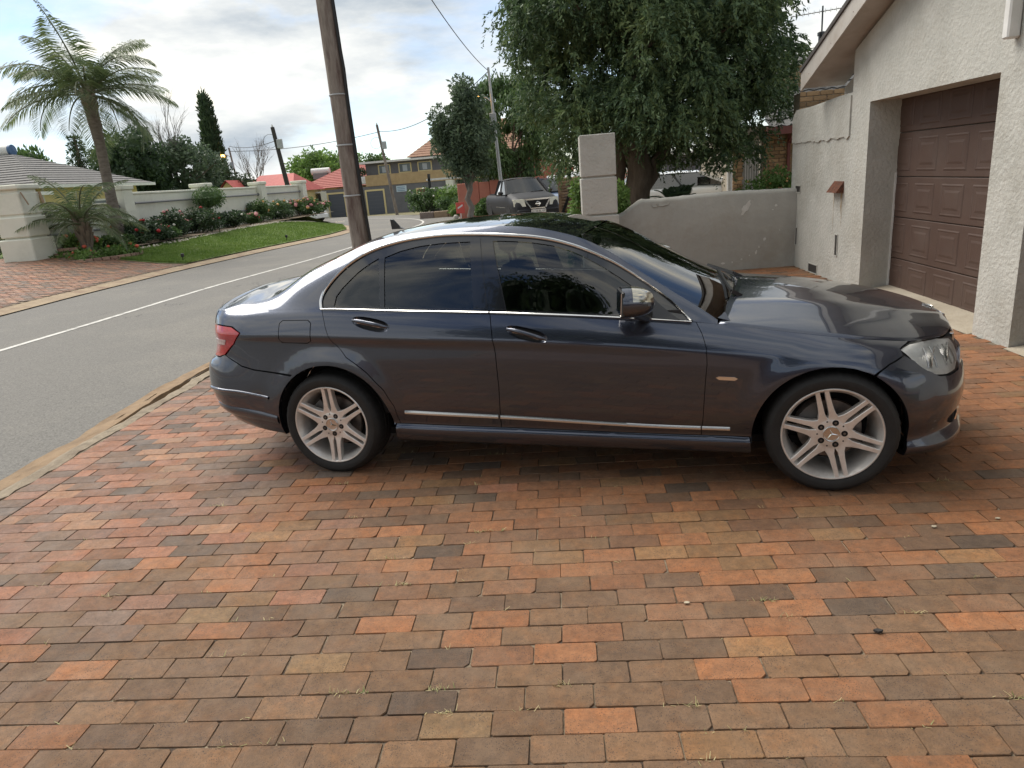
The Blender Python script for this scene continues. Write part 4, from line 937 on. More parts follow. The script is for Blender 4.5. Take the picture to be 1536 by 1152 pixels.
# ---------------------------------------------------------------- wheels
def wheel(x, sg, rot, steer=0):
    w = empty('wheel', (x, sg*.885, .307), 0, CAR)
    M = Matrix.Rotation(R_(90 if sg < 0 else -90), 4, 'X')      # local z -> outward
    # tyre (z axis outward: d -> -d)
    prof = [(.236,-.010),(.240,-.004),(.250,.001),(.268,.006),(.284,.004),(.298,-.006),(.308,-.020),(.3135,-.038),(.3155,-.062),(.3155,-.085),(.3095,-.087),(.3095,-.093),(.3155,-.095),(.316,-.125),(.310,-.127),(.310,-.133),(.3155,-.135),(.3135,-.185),(.305,-.206),(.285,-.220),(.240,-.215)]
    b = MB(); n = 144; k = len(prof); vs = []
    for i in range(n):
        a = 2*math.pi*i/n
        for q, (r, z) in enumerate(prof):
            if q in (6, 7, 8) and i % 3 == 0: r -= .0035
            p = M @ Vector((r*math.cos(a), r*math.sin(a), z))
            if p.z < -.3062: p.z = -.3062
            vs.append(p)
    b.add(vs, [(i*k+q, ((i+1) % n)*k+q, ((i+1) % n)*k+q+1, i*k+q+1) for i in range(n) for q in range(k-1)]); b.build('tyre', m_rub, w, True, 28)
    rim = MB().lathe([(.2385,-.012),(.2395,-.004),(.236,.0),(.231,-.001),(.228,-.006),(.224,-.016),(.214,-.030),(.207,-.060),(.200,-.11),(.196,-.17),(.19,-.20)], 72, M).build('rim', m_alloy, w, True, 40)
    RM = M @ Matrix.Rotation(R_(rot), 4, 'Z')
    # hub disc and spokes
    MB().lathe([(.0345,-.020),(.040,-.019),(.074,-.019),(.080,-.0215),(.086,-.030),(.086,-.060)], 60, M).build('hub_face', m_alloy, rim, True, 40)
    for s in range(6):
        A = RM @ Matrix.Rotation(R_(60*s), 4, 'Z')
        for sd_ in (-1, 1):
            # finger sections: r, inner edge, outer edge, face depth
            sec = [(.058,.001,.042,-.0195),(.080,.001,.0490,-.019),(.094,.005,.0440,-.0175),(.104,.0085,.0400,-.016),(.130,.0092,.0360,-.0135),(.170,.0098,.0335,-.010),(.205,.0104,.0320,-.0065),(.221,.0106,.0325,-.004),(.2275,.0095,.0345,-.003)]
            b = MB(); vs = []
            for (r, i_, o_, d) in sec:
                c = .0022
                vs += [A @ Vector((r, sd_*y, z)) for (y, z) in ((i_, d-.042),(i_, d-c),(i_+c, d),(o_-c, d),(o_, d-c),(o_-.003, d-.042))]
            k = 6; b.add(vs, [(i*k+j, i*k+(j+1) % k, (i+1)*k+(j+1) % k, (i+1)*k+j) for i in range(len(sec)-1) for j in range(k)] + [tuple(range(k)), tuple(range((len(sec)-1)*k, len(sec)*k))])
            b.build('spoke', m_alloy, rim, True, 25)
    for s in range(5):
        A = RM @ Matrix.Rotation(R_(72*s+90-rot if False else 72*s+30), 4, 'Z'); T = A @ Matrix.Translation((.0590, 0, 0))
        MB().lathe([(.0155,-.0192),(.0150,-.0180),(.0001,-.0178)], 18, T).build('bolt_hole_shade', m_dark, rim, True)  # flat dark disc, paints the shade inside the bolt hole
        MB().lathe([(.0066,-.0179),(.0062,-.0165),(.0001,-.0163)], 6, T).build('wheel_bolt', m_disc, rim)
        T2 = RM @ Matrix.Rotation(R_(72*s+66), 4, 'Z') @ Matrix.Translation((.066, 0, 0)); MB().lathe([(.0042,-.0182),(.0001,-.0180)], 10, T2).build('valve_mark', m_dark, rim)
    cap = MB().lathe([(.0400,-.024),(.0400,-.0135),(.0378,-.0118),(.0352,-.0135),(.0330,-.0140),(.0001,-.0125)], 40, M).build('center_cap', m_chrome2, rim, True, 30)
    for s in range(3):
        A = M @ Matrix.Rotation(R_(90+rot*.5+120*s), 4, 'Z')
        b = MB(); b.add([A @ Vector(p) for p in ((.033,0,-.0130),(0,.0058,-.0122),(0,-.0058,-.0122),(.002,0,-.0095),(-.003,0,-.0122))], [(0,1,3),(0,3,2),(1,4,3),(4,2,3)]); b.build('star_arm', m_chrome, cap)
    MB().lathe([(.0001,-.115),(.075,-.115),(.078,-.100),(.150,-.100),(.152,-.104),(.152,-.125),(.0001,-.125)], 40, M).build('brake_disc', m_disc, w, True, 30)
    A = M @ Matrix.Rotation(R_(150 if x < 1 else 135), 4, 'Z'); b = MB(); vs = []
    for i in range(9):
        a = R_(-28+56*i/8)
        for (r, z) in ((.095,-.070),(.165,-.070),(.165,-.145),(.095,-.145)): vs.append(A @ Vector((r*math.cos(a), r*math.sin(a), z)))
    b.add(vs, [(i*4+j, i*4+(j+1) % 4, (i+1)*4+(j+1) % 4, (i+1)*4+j) for i in range(8) for j in range(4)]); b.build('brake_caliper', mat('caliper', (.10,.095,.09), .6), w)
    MB().lathe([(.0001,-.19),(.198,-.19),(.198,-.195)], 40, M).build('wheel_back', m_dark, w)
    if steer: w.rotation_euler = (0, 0, R_(steer))
for (x, sg, rot) in ((0,-1,30),(2.76,-1,44),(0,1,10),(2.76,1,35)): wheel(x, sg, rot)
# ---------------------------------------------------------------- grille, lower intakes, fog lamp trim
g_ = MB()
for i in range(4): g_.box(3.39, 3.405, -.33+.02*i, .33-.02*i, .64-.052*i, .655-.052*i)
g_.build('grille', m_chrome2, CAR)
MB().box(3.36, 3.38, -.36, .36, .43, .69).build('grille_backing', m_dark, CAR)
MB().tube([(3.395,-.36,.69),(3.43,-.30,.47),(3.50,0,.44),(3.43,.30,.47),(3.395,.36,.69),(3.455,0,.700),(3.395,-.36,.69)], .010, 8).build('grille_frame', m_chrome, CAR, True)
for sg in (-1, 1):
    p = samp(SH, UU, VV, 3.56, 3.55); n_ = samp(SHN, UU, VV, 3.56, 3.55)
    b = MB(); b.tube([(p[0]+.002, sg*(p[1]+.0), p[2]-.042), (p[0]+.010, sg*(p[1]-.002), p[2]), (p[0]+.004, sg*(p[1]-.004), p[2]+.04)], [.008,.0115,.008], 10); b.build('fog_lamp', m_chrome, CAR, True)
    b = MB(); b.bevbox(p[0]-.06, p[0]-.012, sg*p[1]-.05, sg*p[1]+.05, p[2]-.05, p[2]+.045, .01); b.build('fog_recess', m_dark, CAR)
# ---------------------------------------------------------------- garage on the right
def stucco(name, col, col2, bump=.9, sc=26, dirt=(.20,.17,.12), damt=.55, ds=1.6):
    m = mat(name, col, .92, col2, 3.0, bump=bump, bscale=sc, dirt=dirt, dscale=ds, damt=damt, bdist=.02, bdetail=5)
    return m
m_stucco = stucco('rough_plaster', (.42,.415,.375), (.48,.47,.425), bump=.68, sc=24, damt=.32, ds=1.1)
m_smooth = stucco('worn_plaster', (.33,.32,.285), (.38,.365,.325), bump=.35, sc=14, damt=.38, ds=1.6)
m_door = mat('brown_door', (.068,.038,.027), .62, (.078,.045,.032), 5, bump=.12, bscale=90, dirt=(.10,.075,.062), dscale=2.2, damt=.35)
m_white = mat('white_trim', (.70,.69,.66), .6, (.60,.59,.56), 6)
m_eave = mat('eave_paint', (.46,.43,.39), .7, (.40,.375,.34), 4, dirt=(.30,.24,.19), dscale=3, damt=.5)
m_hole_shade = mat('hole_shade', (.03,.027,.024), .95)  # near-black colour standing for the shade inside wall openings
m_rust = mat('rust', (.16,.055,.025), .9, (.07,.03,.02), 25, bump=.6, bscale=60)
m_conc = mat('concrete', (.34,.29,.22), .95, (.42,.37,.29), 6, bump=.6, bscale=40, dirt=(.2,.15,.1), dscale=3, damt=.6)
GAR = thing('garage', 'grey rough-plastered garage with brown sectional door right of the sedan', 'garage', (3.6, 7.4, 0))
gx, gy = 3.6, 7.4
def gprism(name, poly, x0, x1, mt, parent=GAR, smooth=False):     # poly in world (Y,Z)
    b = MB(); n = len(poly); vs = [(x0-gx, p[0]-gy, p[1]) for p in poly] + [(x1-gx, p[0]-gy, p[1]) for p in poly]
    b.add(vs, [tuple(range(n)), tuple(range(2*n-1, n-1, -1))] + [(i, (i+1) % n, (i+1) % n+n, i+n) for i in range(n)])
    return b.build(name, mt, parent, smooth)
def cap_z(y): return 2.27 + .02*math.sin(y*2.2)
top = [(y, cap_z(y)) for y in np.linspace(11.0, 9.15, 10)]
wall = [(11.27,-.1),(11.27,.25),(11.275,2.10),(11.25,2.19),(11.17,2.25)] + top + [(9.15,2.745),(5.5,4.02),(2.0,2.80),(2.0,-.1),(3.3,-.1),(3.3,2.14),(5.735,2.14),(5.735,-.1),(6.25,-.1),(6.25,2.14),(8.65,2.14),(8.65,-.1)]
gprism('wall', wall, 3.6, 4.25, m_stucco)
# added plaster band on the parapet with a broken lower edge
rr = random.Random(2); low = [(y, 1.79 + rr.uniform(-.012,.012) - (.015 if rr.random() < .3 else 0)) for y in np.linspace(9.16, 11.26, 30)]
gprism('parapet_band', low + [(11.26,2.12),(11.2,2.2)] + [(y, cap_z(y)-.03) for y in np.linspace(11.0, 9.16, 8)], 3.582, 3.5995, m_stucco)
MB().box(4.0-gx, 5.5-gx, 2.0-gy, 11.2-gy, -.1, 2.2).build('inner_wall', m_smooth, GAR)
# gable closing board and soffit under the overhang
gprism('gable_board', [(9.16,2.25),(9.16,2.73),(10.06,2.42),(10.06,2.25)], 3.85, 3.88, m_eave)
def eave(dz0, dz1, x0, x1, name, mt):
    o = []
    a, c = (10.10, 2.425), (5.5, 4.035)
    gprism(name, [(a[0], a[1]+dz0), (c[0], c[1]+dz0), (c[0], c[1]+dz1), (a[0], a[1]+dz1)], x0, x1, mt)
    gprism(name, [(.9, 2.425+dz0), (c[0]-.002, c[1]+dz0), (c[0]-.002, c[1]+dz1), (.9, 2.425+dz1)], x0, x1, mt)
eave(0, .215, 3.30, 3.325, 'fascia_board', m_eave)
eave(.03, .05, 3.326, 3.86, 'soffit', m_eave)
m_tile = mat('dark_roof_tile', (.055,.050,.048), .8, (.085,.075,.07), 8, bump=.5, bscale=30)
eave(.22, .27, 3.28, 9.0, 'roof_slab', m_tile)
for (y, z) in ((9.8,2.66),(9.1,2.90),(8.5,3.11),(8.0,3.29)):
    MB().lathe([(.006,0),(.004,.003),(.0001,.004)], 8, Matrix.Translation((3.2995-gx, y-gy, z-.06)) @ Matrix.Rotation(R_(-90), 4, 'Y')).build('nail_head', m_rust, GAR)
# downpipe end
b = MB(); b.bevbox(3.50-gx, 3.598-gx, 6.05-gy, 6.13-gy, 2.36, 3.9, .012); b.build('downpipe', m_white, GAR)
# sectional door
zs = [-.02,.38,.85,1.30,1.78,2.24]
for sh_ in (0.0, 2.93):
    for i in range(5):
        s = MB(); s.bevbox(3.95-gx, 3.99-gx, 6.05-gy-sh_, 8.84-gy-sh_, zs[i]+.004, zs[i+1]-.004, .006); sec = s.build('door_section', m_door, GAR)
        zc = (zs[i]+zs[i+1])/2; hh = (zs[i+1]-zs[i])/2-.065
        if i == 4: zc -= .02; hh = .15
        for c in range(5):
            yc = 8.56 - c*.555 - sh_; hw = .205
            b = MB(); rings = [(hw, hh, 0),(hw-.014, hh-.014, -.006),(hw-.028, hh-.028, -.0025),(hw-.062, hh-.062, -.0025),(hw-.085, hh-.085, -.0075)]
            vs = []
            for (a, d, x) in rings: vs += [(3.949+x-gx, yc+sy*a-gy, zc+sz*d) for sy, sz in ((-1,-1),(1,-1),(1,1),(-1,1))]
            b.add(vs, [(r*4+k, r*4+(k+1) % 4, r*4+4+(k+1) % 4, r*4+4+k) for r in range(4) for k in range(4)] + [(16,17,18,19)])
            b.build('panel', m_door, sec)
MB().box(3.925-gx, 3.945-gx, 8.635-gy, 8.648-gy, .0, 1.35).build('door_seal', m_white, GAR)
MB().add([(3.60-gx,6.26-gy,.004),(3.60-gx,8.64-gy,.004),(3.96-gx,8.64-gy,.045),(3.96-gx,6.26-gy,.045)], [(0,1,2,3)])
b = MB(); b.add([(3.56-gx,6.26-gy,.0),(3.56-gx,8.64-gy,.0),(3.95-gx,8.64-gy,.05),(3.95-gx,6.26-gy,.05)], [(0,1,2,3)]); b.add([(3.56-gx,3.31-gy,.0),(3.56-gx,5.73-gy,.0),(3.95-gx,5.73-gy,.05),(3.95-gx,3.31-gy,.05)], [(0,1,2,3)]); b.build('threshold', m_conc, GAR)
# openings, slots and a rusted vent cowl
for nm, y0, y1, z0, z1 in (('weep_hole',10.85,11.06,1.10,1.185),('slot',10.92,10.985,.33,.58),('slot',9.37,9.44,.34,.60),('drain_hole',10.05,10.38,.01,.12)):
    b = MB(); b.box(3.575-gx, 3.5985-gx, y0-gy, y1-gy, z0, z1)
    # raised rim around a flat dark face that paints the opening's inner shade
    b = MB(); x = 3.597-gx
    b.quad((x, y0-gy, z0), (x, y1-gy, z0), (x, y1-gy, z1), (x, y0-gy, z1)); o = b.build(nm, m_hole_shade, GAR)
    e = MB(); t = .012
    for (a, c, d, f) in ((y0-t,y1+t,z0-t,z0),(y0-t,y1+t,z1,z1+t),(y0-t,y0,z0,z1),(y1,y1+t,z0,z1)): e.box(3.590-gx, 3.5995-gx, a-gy, c-gy, d, f)
    e.build('plaster_rim', m_stucco, o)
b = MB(); b.add([(3.599-gx,9.26-gy,1.27),(3.599-gx,9.58-gy,1.27),(3.50-gx,9.26-gy,1.135),(3.50-gx,9.58-gy,1.135),(3.599-gx,9.26-gy,1.13),(3.599-gx,9.58-gy,1.13)], [(0,1,3,2),(0,2,4),(1,5,3)]); b.build('vent_cowl', m_rust, GAR)
m_stain = mat('rust_stain', (.36,.24,.12), .95, (.43,.36,.26), 12)
for (y, l, w) in ((9.30,.42,.018),(9.56,.55,.014),(9.33,.25,.03)):
    b = MB(); n = 9; pts = [(3.598-gx-.0006, y-gy+w*(1-.8*i/n)*(.5+.3*math.sin(i*2+y)), 1.13-l*i/n) for i in range(n+1)] + [(3.598-gx-.0006, y-gy-w*(1-.8*i/n)*(.5+.3*math.sin(i*1.3)), 1.13-l*i/n) for i in range(n, -1, -1)]
    b.poly(pts); b.build('rust_streak', m_stain, GAR)
# ---------------------------------------------------------------- low boundary wall
LW = thing('boundary_wall', 'low grey plastered wall with peeling paint behind the bonnet', 'wall', (2.2, 11.0, 0))
def lw_top(x):
    if x > 1.35: return 1.165 + .012*math.sin(x*3.1)
    t = max(0, min(1, (1.35-x)/.40)); return 1.165 - .20*t*t*(3-2*t)
xs = np.linspace(.93, 3.598, 48); b = MB(); r3 = random.Random(9)
sec = []
for x in xs:
    zt = lw_top(x) + r3.uniform(-.004,.004)
    sec.append([(x, 11.0, -.1), (x, 11.0+r3.uniform(-.003,.003), .5), (x, 11.0, zt-.05), (x, 11.02, zt-.012), (x, 11.06, zt), (x, 11.18, zt+.004), (x, 11.23, zt-.02), (x, 11.25, zt-.06), (x, 11.25, -.1)])
k = 9; b.add([(p[0]-2.2, p[1]-11.0, p[2]) for s_ in sec for p in s_], [(i*k+j, (i+1)*k+j, (i+1)*k+j+1, i*k+j+1) for i in range(len(xs)-1) for j in range(k-1)] + [tuple(range(k)), tuple(range((len(xs)-1)*k, len(xs)*k))])
b.build('wall_body', m_smooth, LW, True, 50)
m_peel = mat('bare_plaster', (.62,.61,.575), .95, (.52,.505,.46), 14, bump=.4, bscale=60)
rp = random.Random(21)
for (px_, pz, w, h, sl) in ((2.86,.93,.085,.17,.5),(3.30,.93,.03,.035,0),(3.14,.44,.030,.05,.2),(3.02,.25,.022,.055,.2),(3.06,.33,.016,.03,0),(2.52,.115,.05,.03,.3),(2.66,.125,.016,.02,0),(2.80,.16,.018,.02,0),(3.36,.56,.012,.014,0),(2.92,.21,.012,.016,0),(3.25,.87,.02,.02,0)):
    n = 13; pts = []
    for i in range(n):
        a = 6.283*i/n; q = .65+.5*rp.random(); z = pz+h*q*math.sin(a)*.6; pts.append((px_+w*q*math.cos(a)*.7+(z-pz)*sl-2.2, -.0045-.001*rp.random(), z))
    MB().poly(pts).build('paint_chip', m_peel, LW)
for (x0, z0, w) in ((1.62,1.06,.10),(1.50,1.05,.05)):
    MB().tube([(x0-w-2.2,-.004,z0+.03),(x0-w*.6-2.2,-.006,z0-.01),(x0-2.2,-.006,z0-.015),(x0+w*.8-2.2,-.006,z0),(x0+w-2.2,-.004,z0+.04)], .006, 6).build('paint_blister', m_smooth, LW, True)
# ---------------------------------------------------------------- gate pillar of stacked plaster blocks
GP = thing('gate_pillar', 'grey plastered pillar of stacked blocks behind the sedan roof', 'pillar', (.66, 11.0, 0))
for (z0, z1, g) in ((-.1,.985,.015),(1.01,1.53,0.0),(1.555,2.14,-.004)):
    b = MB(); b.bevbox(-.262-g, .262+g, -.26-g, .26+g, z0, z1, .009)
    b.build('block', m_stucco, GP)
MB().box(-.235, .235, -.235, .235, .9, 1.6).build('core', m_smooth, GP)
# ---------------------------------------------------------------- vegetation generators
RG_ = np.random.default_rng(12)
def unit(n): v = RG_.normal(size=(n,3)); return v/np.linalg.norm(v, axis=1, keepdims=True)
def kites(p, d, L, W, fold=.0):
    n = len(p); d = d/np.maximum(np.linalg.norm(d, axis=1, keepdims=True), 1e-9); r = unit(n); s = np.cross(d, r); s /= np.maximum(np.linalg.norm(s, axis=1, keepdims=True), 1e-9)
    L = np.broadcast_to(np.asarray(L, float).reshape(-1,1), (n,1)); W = np.broadcast_to(np.asarray(W, float).reshape(-1,1), (n,1))
    return np.stack([p, p+d*L*.42+s*W*.5, p+d*L, p+d*L*.42-s*W*.5], 1)
def clump_leaves(clumps, n, size, mode='broad', rmin=.62, lw=.5):
    C_ = np.array(clumps, float); ar = (C_[:,3]*C_[:,4]*C_[:,5])**(2/3); cnt = np.maximum(8, (n*ar/ar.sum()).astype(int)); out = []
    idx = np.repeat(np.arange(len(C_)), cnt); m = len(idx); d = unit(m); rad = rmin+(1.08-rmin)*RG_.random((m,1))**.6
    p = C_[idx,:3] + d*rad*C_[idx,3:6]
    L = size*(.6+.8*RG_.random(m))
    if mode == 'droop':
        dr = np.stack([d[:,0]*.55, d[:,1]*.55, -1.0+0*d[:,0]], 1) + RG_.normal(0, .28, (m,3)); L = L*1.0
    elif mode == 'needle': dr = d*.9 + RG_.normal(0, .35, (m,3)); dr[:,2] += .25
    elif mode == 'up': dr = d*.5 + RG_.normal(0, .2, (m,3)); dr[:,2] += .9
    else: dr = d*.5 + RG_.normal(0, .65, (m,3)); dr[:,2] -= .15
    return kites(p, dr, L, L*lw)
def blob(b, c, r, seed=0, n=10):
    rb_ = random.Random(seed); vs = []; m = n*2
    for i in range(n+1):
        a = math.pi*i/n
        for j in range(m):
            q = 2*math.pi*j/m; k = .86+.22*rb_.random(); vs.append((c[0]+r[0]*k*math.sin(a)*math.cos(q), c[1]+r[1]*k*math.sin(a)*math.sin(q), c[2]+r[2]*k*math.cos(a)))
    b.add(vs, [(i*m+j, i*m+(j+1) % m, (i+1)*m+(j+1) % m, (i+1)*m+j) for i in range(n) for j in range(m)])
m_bark = mat('bark', (.10,.075,.055), .95, (.16,.125,.095), 12, bump=1.0, bscale=25, aniso=(1,1,.25))
m_bark2 = mat('bark_grey', (.15,.135,.115), .95, (.22,.20,.175), 10, bump=.8, bscale=25, aniso=(1,1,.3))
def limb(b, p0, p1, r0, r1, wob=.06, n=6, seed=0):
    r = random.Random(seed); p0, p1 = Vector(p0), Vector(p1); L_ = (p1-p0).length; pts = []; rs = []
    for i in range(n+1):
        t = i/n; o = Vector((r.uniform(-1,1), r.uniform(-1,1), r.uniform(-.4,.4)))*wob*L_*(0 if i in (0, n) else 1); pts.append(p0.lerp(p1, t)+o); rs.append(r0+(r1-r0)*t)
    b.tube(pts, rs, 9)
def tree(name, label, loc, trunk, clumps, n, size, lm, mode='broad', bark=None, core=.62, group=None, lw=.5, cat='tree', limbs=None):
    t = thing(name, label, cat, loc, 0, group)
    b = MB(); rr_ = trunk
    limb(b, (0,0,-.2), (trunk[1][0], trunk[1][1], trunk[1][2]), trunk[0], trunk[0]*.55, .05, 7, 1)
    tp = Vector(trunk[1])
    for i, c in enumerate(limbs or clumps[:14]):
        st = Vector((0,0,0)).lerp(tp, .45+.5*((i*37) % 10)/10); limb(b, st, Vector(c[:3]), trunk[0]*.32, .02, .08, 4, i+2)
    b.build('trunk', bark or m_bark, t, True, 60)
    Q = clump_leaves(clumps, n, size, mode, lw=lw); cr = quads_mesh('crown', Q, lm, t)
    if core:
        b = MB()
        for i, c in enumerate(clumps): blob(b, c[:3], (c[3]*core, c[4]*core, c[5]*core), i, 5)
        b.build('inner_foliage', lm, t)
    return t
def ell_clumps(c, R3, n, r, seed=1, zmin=-1.0, shell=(.55,1.0), squash=1.0):
    g = np.random.default_rng(seed); out = []
    while len(out) < n:
        d = g.normal(size=3); d /= np.linalg.norm(d)
        if d[2] < zmin: continue
        k = g.uniform(*shell); q = g.uniform(.7, 1.3)*r; out.append((c[0]+d[0]*k*R3[0], c[1]+d[1]*k*R3[1], c[2]+d[2]*k*R3[2], q, q, q*squash))
    return out
L_con = leafmat('conifer_leaf', (.046,.082,.044), (.096,.148,.068), (.185,.240,.098), scale=1.1, trans=.25)
L_dark = leafmat('dark_leaf', (0.024,0.043,0.024), (0.047,0.078,0.038), (0.074,0.115,0.049), scale=.7, trans=.25)
L_mid = leafmat('mid_leaf', (0.041,0.078,0.030), (0.081,0.135,0.049), (0.128,0.196,0.068), scale=.6, trans=.3)
L_lite = leafmat('light_leaf', (0.081,0.142,0.041), (0.135,0.223,0.061), (0.216,0.311,0.101), scale=.6, trans=.35)
L_grey = leafmat('grey_leaf', (0.047,0.074,0.046), (0.088,0.124,0.074), (0.149,0.196,0.115), scale=.8, trans=.3)
L_palm = leafmat('palm_leaf', (0.061,0.092,0.043), (0.115,0.155,0.070), (0.203,0.236,0.115), scale=.8, trans=.3)
# ---- the big drooping conifer behind the low wall
TC = Vector((1.66, 14.2, 0))
g = np.random.default_rng(33); cl_ = []
prof_z = [1.7,2.0,2.6,3.4,4.4,5.4,6.4,7.4,8.3]; prof_r = [1.35,2.0,2.35,2.48,2.42,2.25,1.9,1.3,.5]
def env(z): return float(np.interp(z, prof_z, prof_r))
for i in range(420):
    z = g.uniform(1.8, 8.0); a = g.uniform(0, 6.283); k = g.uniform(.62, 1.0) if i < 330 else g.uniform(.1,.6); r = env(z)*k*(1+.06*math.sin(3*a+z))
    if z < 2.3 and math.sin(a) < .3 and k < .8: z += .5
    q = g.uniform(.26, .44); cl_.append((r*math.cos(a)+.20, r*math.sin(a), z, q, q, q*g.uniform(1.25, 1.9)))
BT = thing('conifer_tree', 'large drooping dark green conifer standing behind the low grey wall', 'tree', TC)
b = MB(); limb(b, (0,0,-.1), (-.05,0,3.2), .29, .20, .02, 8, 3); limb(b, (-.28,.05,-.1), (-.42,.1,2.6), .15, .10, .03, 7, 4); limb(b, (.05,.0,1.2), (.9,.1,2.6), .13, .07, .05, 6, 5)
limb(b, (0,0,3.0), (.1,0,7.5), .2, .05, .02, 6, 6)
for i, c in enumerate(cl_[:40]): limb(b, (0,0,max(1.5, c[2]-.6)), c[:3], .06, .015, .08, 4, i)
b.build('trunk', m_bark, BT, True, 60)
def hanging(clumps, nb, nl, size, lw=.30, seed=5, length=(.30,.70)):
    g = np.random.default_rng(seed); C_ = np.array(clumps); n = len(C_)*nb; idx = np.repeat(np.arange(len(C_)), nb)
    d = g.normal(size=(n,3)); d /= np.linalg.norm(d, axis=1, keepdims=True); d[:,2] = d[:,2]*.8+.15
    p0 = C_[idx,:3] + d*C_[idx,3:6]*g.uniform(.35, 1.0, (n,1)); hd = np.stack([d[:,0], d[:,1]], 1); hd /= np.maximum(np.linalg.norm(hd, axis=1, keepdims=True), 1e-6)
    Lb = g.uniform(*length, n); out = []; reach = g.uniform(.35, .95, n)
    for k in range(nl):
        t = (k+.5)/nl; x = hd*(reach*Lb*(1-(1-t)**2))[:,None]; z = -Lb*.8*(t**1.8) + .05*np.sin(3.1*t)
        p = np.column_stack([p0[:,0]+x[:,0], p0[:,1]+x[:,1], p0[:,2]+z]) + g.normal(0, .012, (n,3))
        dr = np.column_stack([hd*(.45+.3*(1-t)), -np.ones(n)*.7]) + g.normal(0, .55, (n,3))
        L_ = size*(1.15-.5*t)*g.uniform(.7, 1.4, n); out.append(kites(p, dr, L_, L_*lw))
    return np.concatenate(out)
quads_mesh('crown', hanging(cl_, 42, 24, .095, lw=.34, length=(.20,.50)), L_con, BT)
# ---------------------------------------------------------------- behind the low wall
m_fbrick = None
def brickwall_mat(name, c1, c2, mortar, sc=1.0):
    m = bpy.data.materials.new(name); m.use_nodes = True; t = m.node_tree; b = t.nodes['Principled BSDF']; MATS[name] = m
    tcn = t.nodes.new('ShaderNodeTexCoord'); sx = t.nodes.new('ShaderNodeSeparateXYZ'); cb = t.nodes.new('ShaderNodeCombineXYZ'); ad = t.nodes.new('ShaderNodeMath'); ad.operation = 'ADD'
    t.links.new(tcn.outputs['Object'], sx.inputs[0]); t.links.new(sx.outputs[0], ad.inputs[0]); t.links.new(sx.outputs[1], ad.inputs[1]); t.links.new(ad.outputs[0], cb.inputs[0]); t.links.new(sx.outputs[2], cb.inputs[1])
    br = t.nodes.new('ShaderNodeTexBrick'); br.inputs['Scale'].default_value = 1.0; br.inputs['Brick Width'].default_value = .23*sc; br.inputs['Row Height'].default_value = .083*sc; br.inputs['Mortar Size'].default_value = .009*sc
    br.inputs['Color1'].default_value = (*c1, 1); br.inputs['Color2'].default_value = (*c2, 1); br.inputs['Mortar'].default_value = (*mortar, 1); br.inputs['Bias'].default_value = -.1
    t.links.new(cb.outputs[0], br.inputs['Vector']); n = t.nodes.new('ShaderNodeTexNoise'); n.inputs['Scale'].default_value = 6; t.links.new(tcn.outputs['Object'], n.inputs['Vector'])
    hs = t.nodes.new('ShaderNodeHueSaturation'); mr = t.nodes.new('ShaderNodeMapRange'); mr.inputs['To Min'].default_value = .6; mr.inputs['To Max'].default_value = 1.4; t.links.new(n.outputs['Fac'], mr.inputs['Value']); t.links.new(mr.outputs[0], hs.inputs['Value']); t.links.new(br.outputs['Color'], hs.inputs['Color'])
    t.links.new(hs.outputs['Color'], b.inputs['Base Color']); b.inputs['Roughness'].default_value = .9
    bp = t.nodes.new('ShaderNodeBump'); bp.inputs['Distance'].default_value = .01; bp.inputs['Strength'].default_value = .6; inv = t.nodes.new('ShaderNodeMath'); inv.operation = 'SUBTRACT'; inv.inputs[0].default_value = 1; t.links.new(br.outputs['Fac'], inv.inputs[1]); t.links.new(inv.outputs[0], bp.inputs['Height']); t.links.new(bp.outputs['Normal'], b.inputs['Normal'])
    return m
m_ybrick = mat('yellow_brick', (.36,.235,.12), .9, (.25,.155,.085), 7, objvar=.35)
m_ybrickf = brickwall_mat('yellow_brick_wall', (.38,.25,.13), (.27,.165,.09), (.30,.26,.20))
m_mortar = mat('mortar', (.30,.26,.20), .95)
m_gut = mat('red_gutter', (.16,.045,.035), .6)
H = thing('brick_house', 'yellow-brick house with dark tiled roof behind the garage', 'house', (6.5, 17, 0))
def hb(name, mt, x0, x1, y0, y1, z0, z1, parent=H): return MB().box(x0-6.5, x1-6.5, y0-17, y1-17, z0, z1).build(name, mt, parent)
hb('wall', m_mortar, 4.78, 10, 17.02, 24, 0, 2.3); hb('porch_column', m_mortar, 4.13, 4.32, 17.02, 17.3, 0, 2.3)
# visible face bricks
yb = [MB().bevbox(0, .215, -.012, .06, 0, .073, .006) for _ in range(1)][0]
me0 = None; nb = 0
def facebricks(x0, x1, z0, z1, y, parent):
    global me0, nb
    r_ = random.Random(int(x0*100)); row = 0; z = z0
    while z < z1:
        x = x0 - (.115 if row % 2 else 0)
        while x < x1:
            a, c = max(x, x0), min(x+.215, x1)
            if c-a > .04:
                if c-a > .21:
                    if me0 is None: o = MB().bevbox(0, .215, -.012, .06, 0, .073, .006).build('brick', m_ybrick, parent); me0 = o.data
                    else: o = bpy.data.objects.new('brick', me0); link(o, parent)
                else: o = MB().bevbox(0, c-a, -.012, .06, 0, .073, .006).build('brick', m_ybrick, parent)
                o.location = (a-6.5, y-17+r_.uniform(-.003,.003), z); nb += 1
            x += .225
        z += .083; row += 1
wallp = [c for c in H.children if c.name.startswith('wall')][0]; colp = [c for c in H.children if c.name.startswith('porch')][0]
facebricks(4.80, 5.75, .75, 2.2, 17.0, wallp); facebricks(4.10, 4.34, .75, 2.2, 17.0, colp)
hb('security_gate', m_white, 4.40, 4.42, 17.08, 17.1, .3, 2.05)
gate = [c for c in H.children if c.name.startswith('security')][0]
hb('gate_back', mat('dim_door', (.45,.44,.41), .8), 4.36, 4.76, 17.25, 17.27, .2, 2.1)
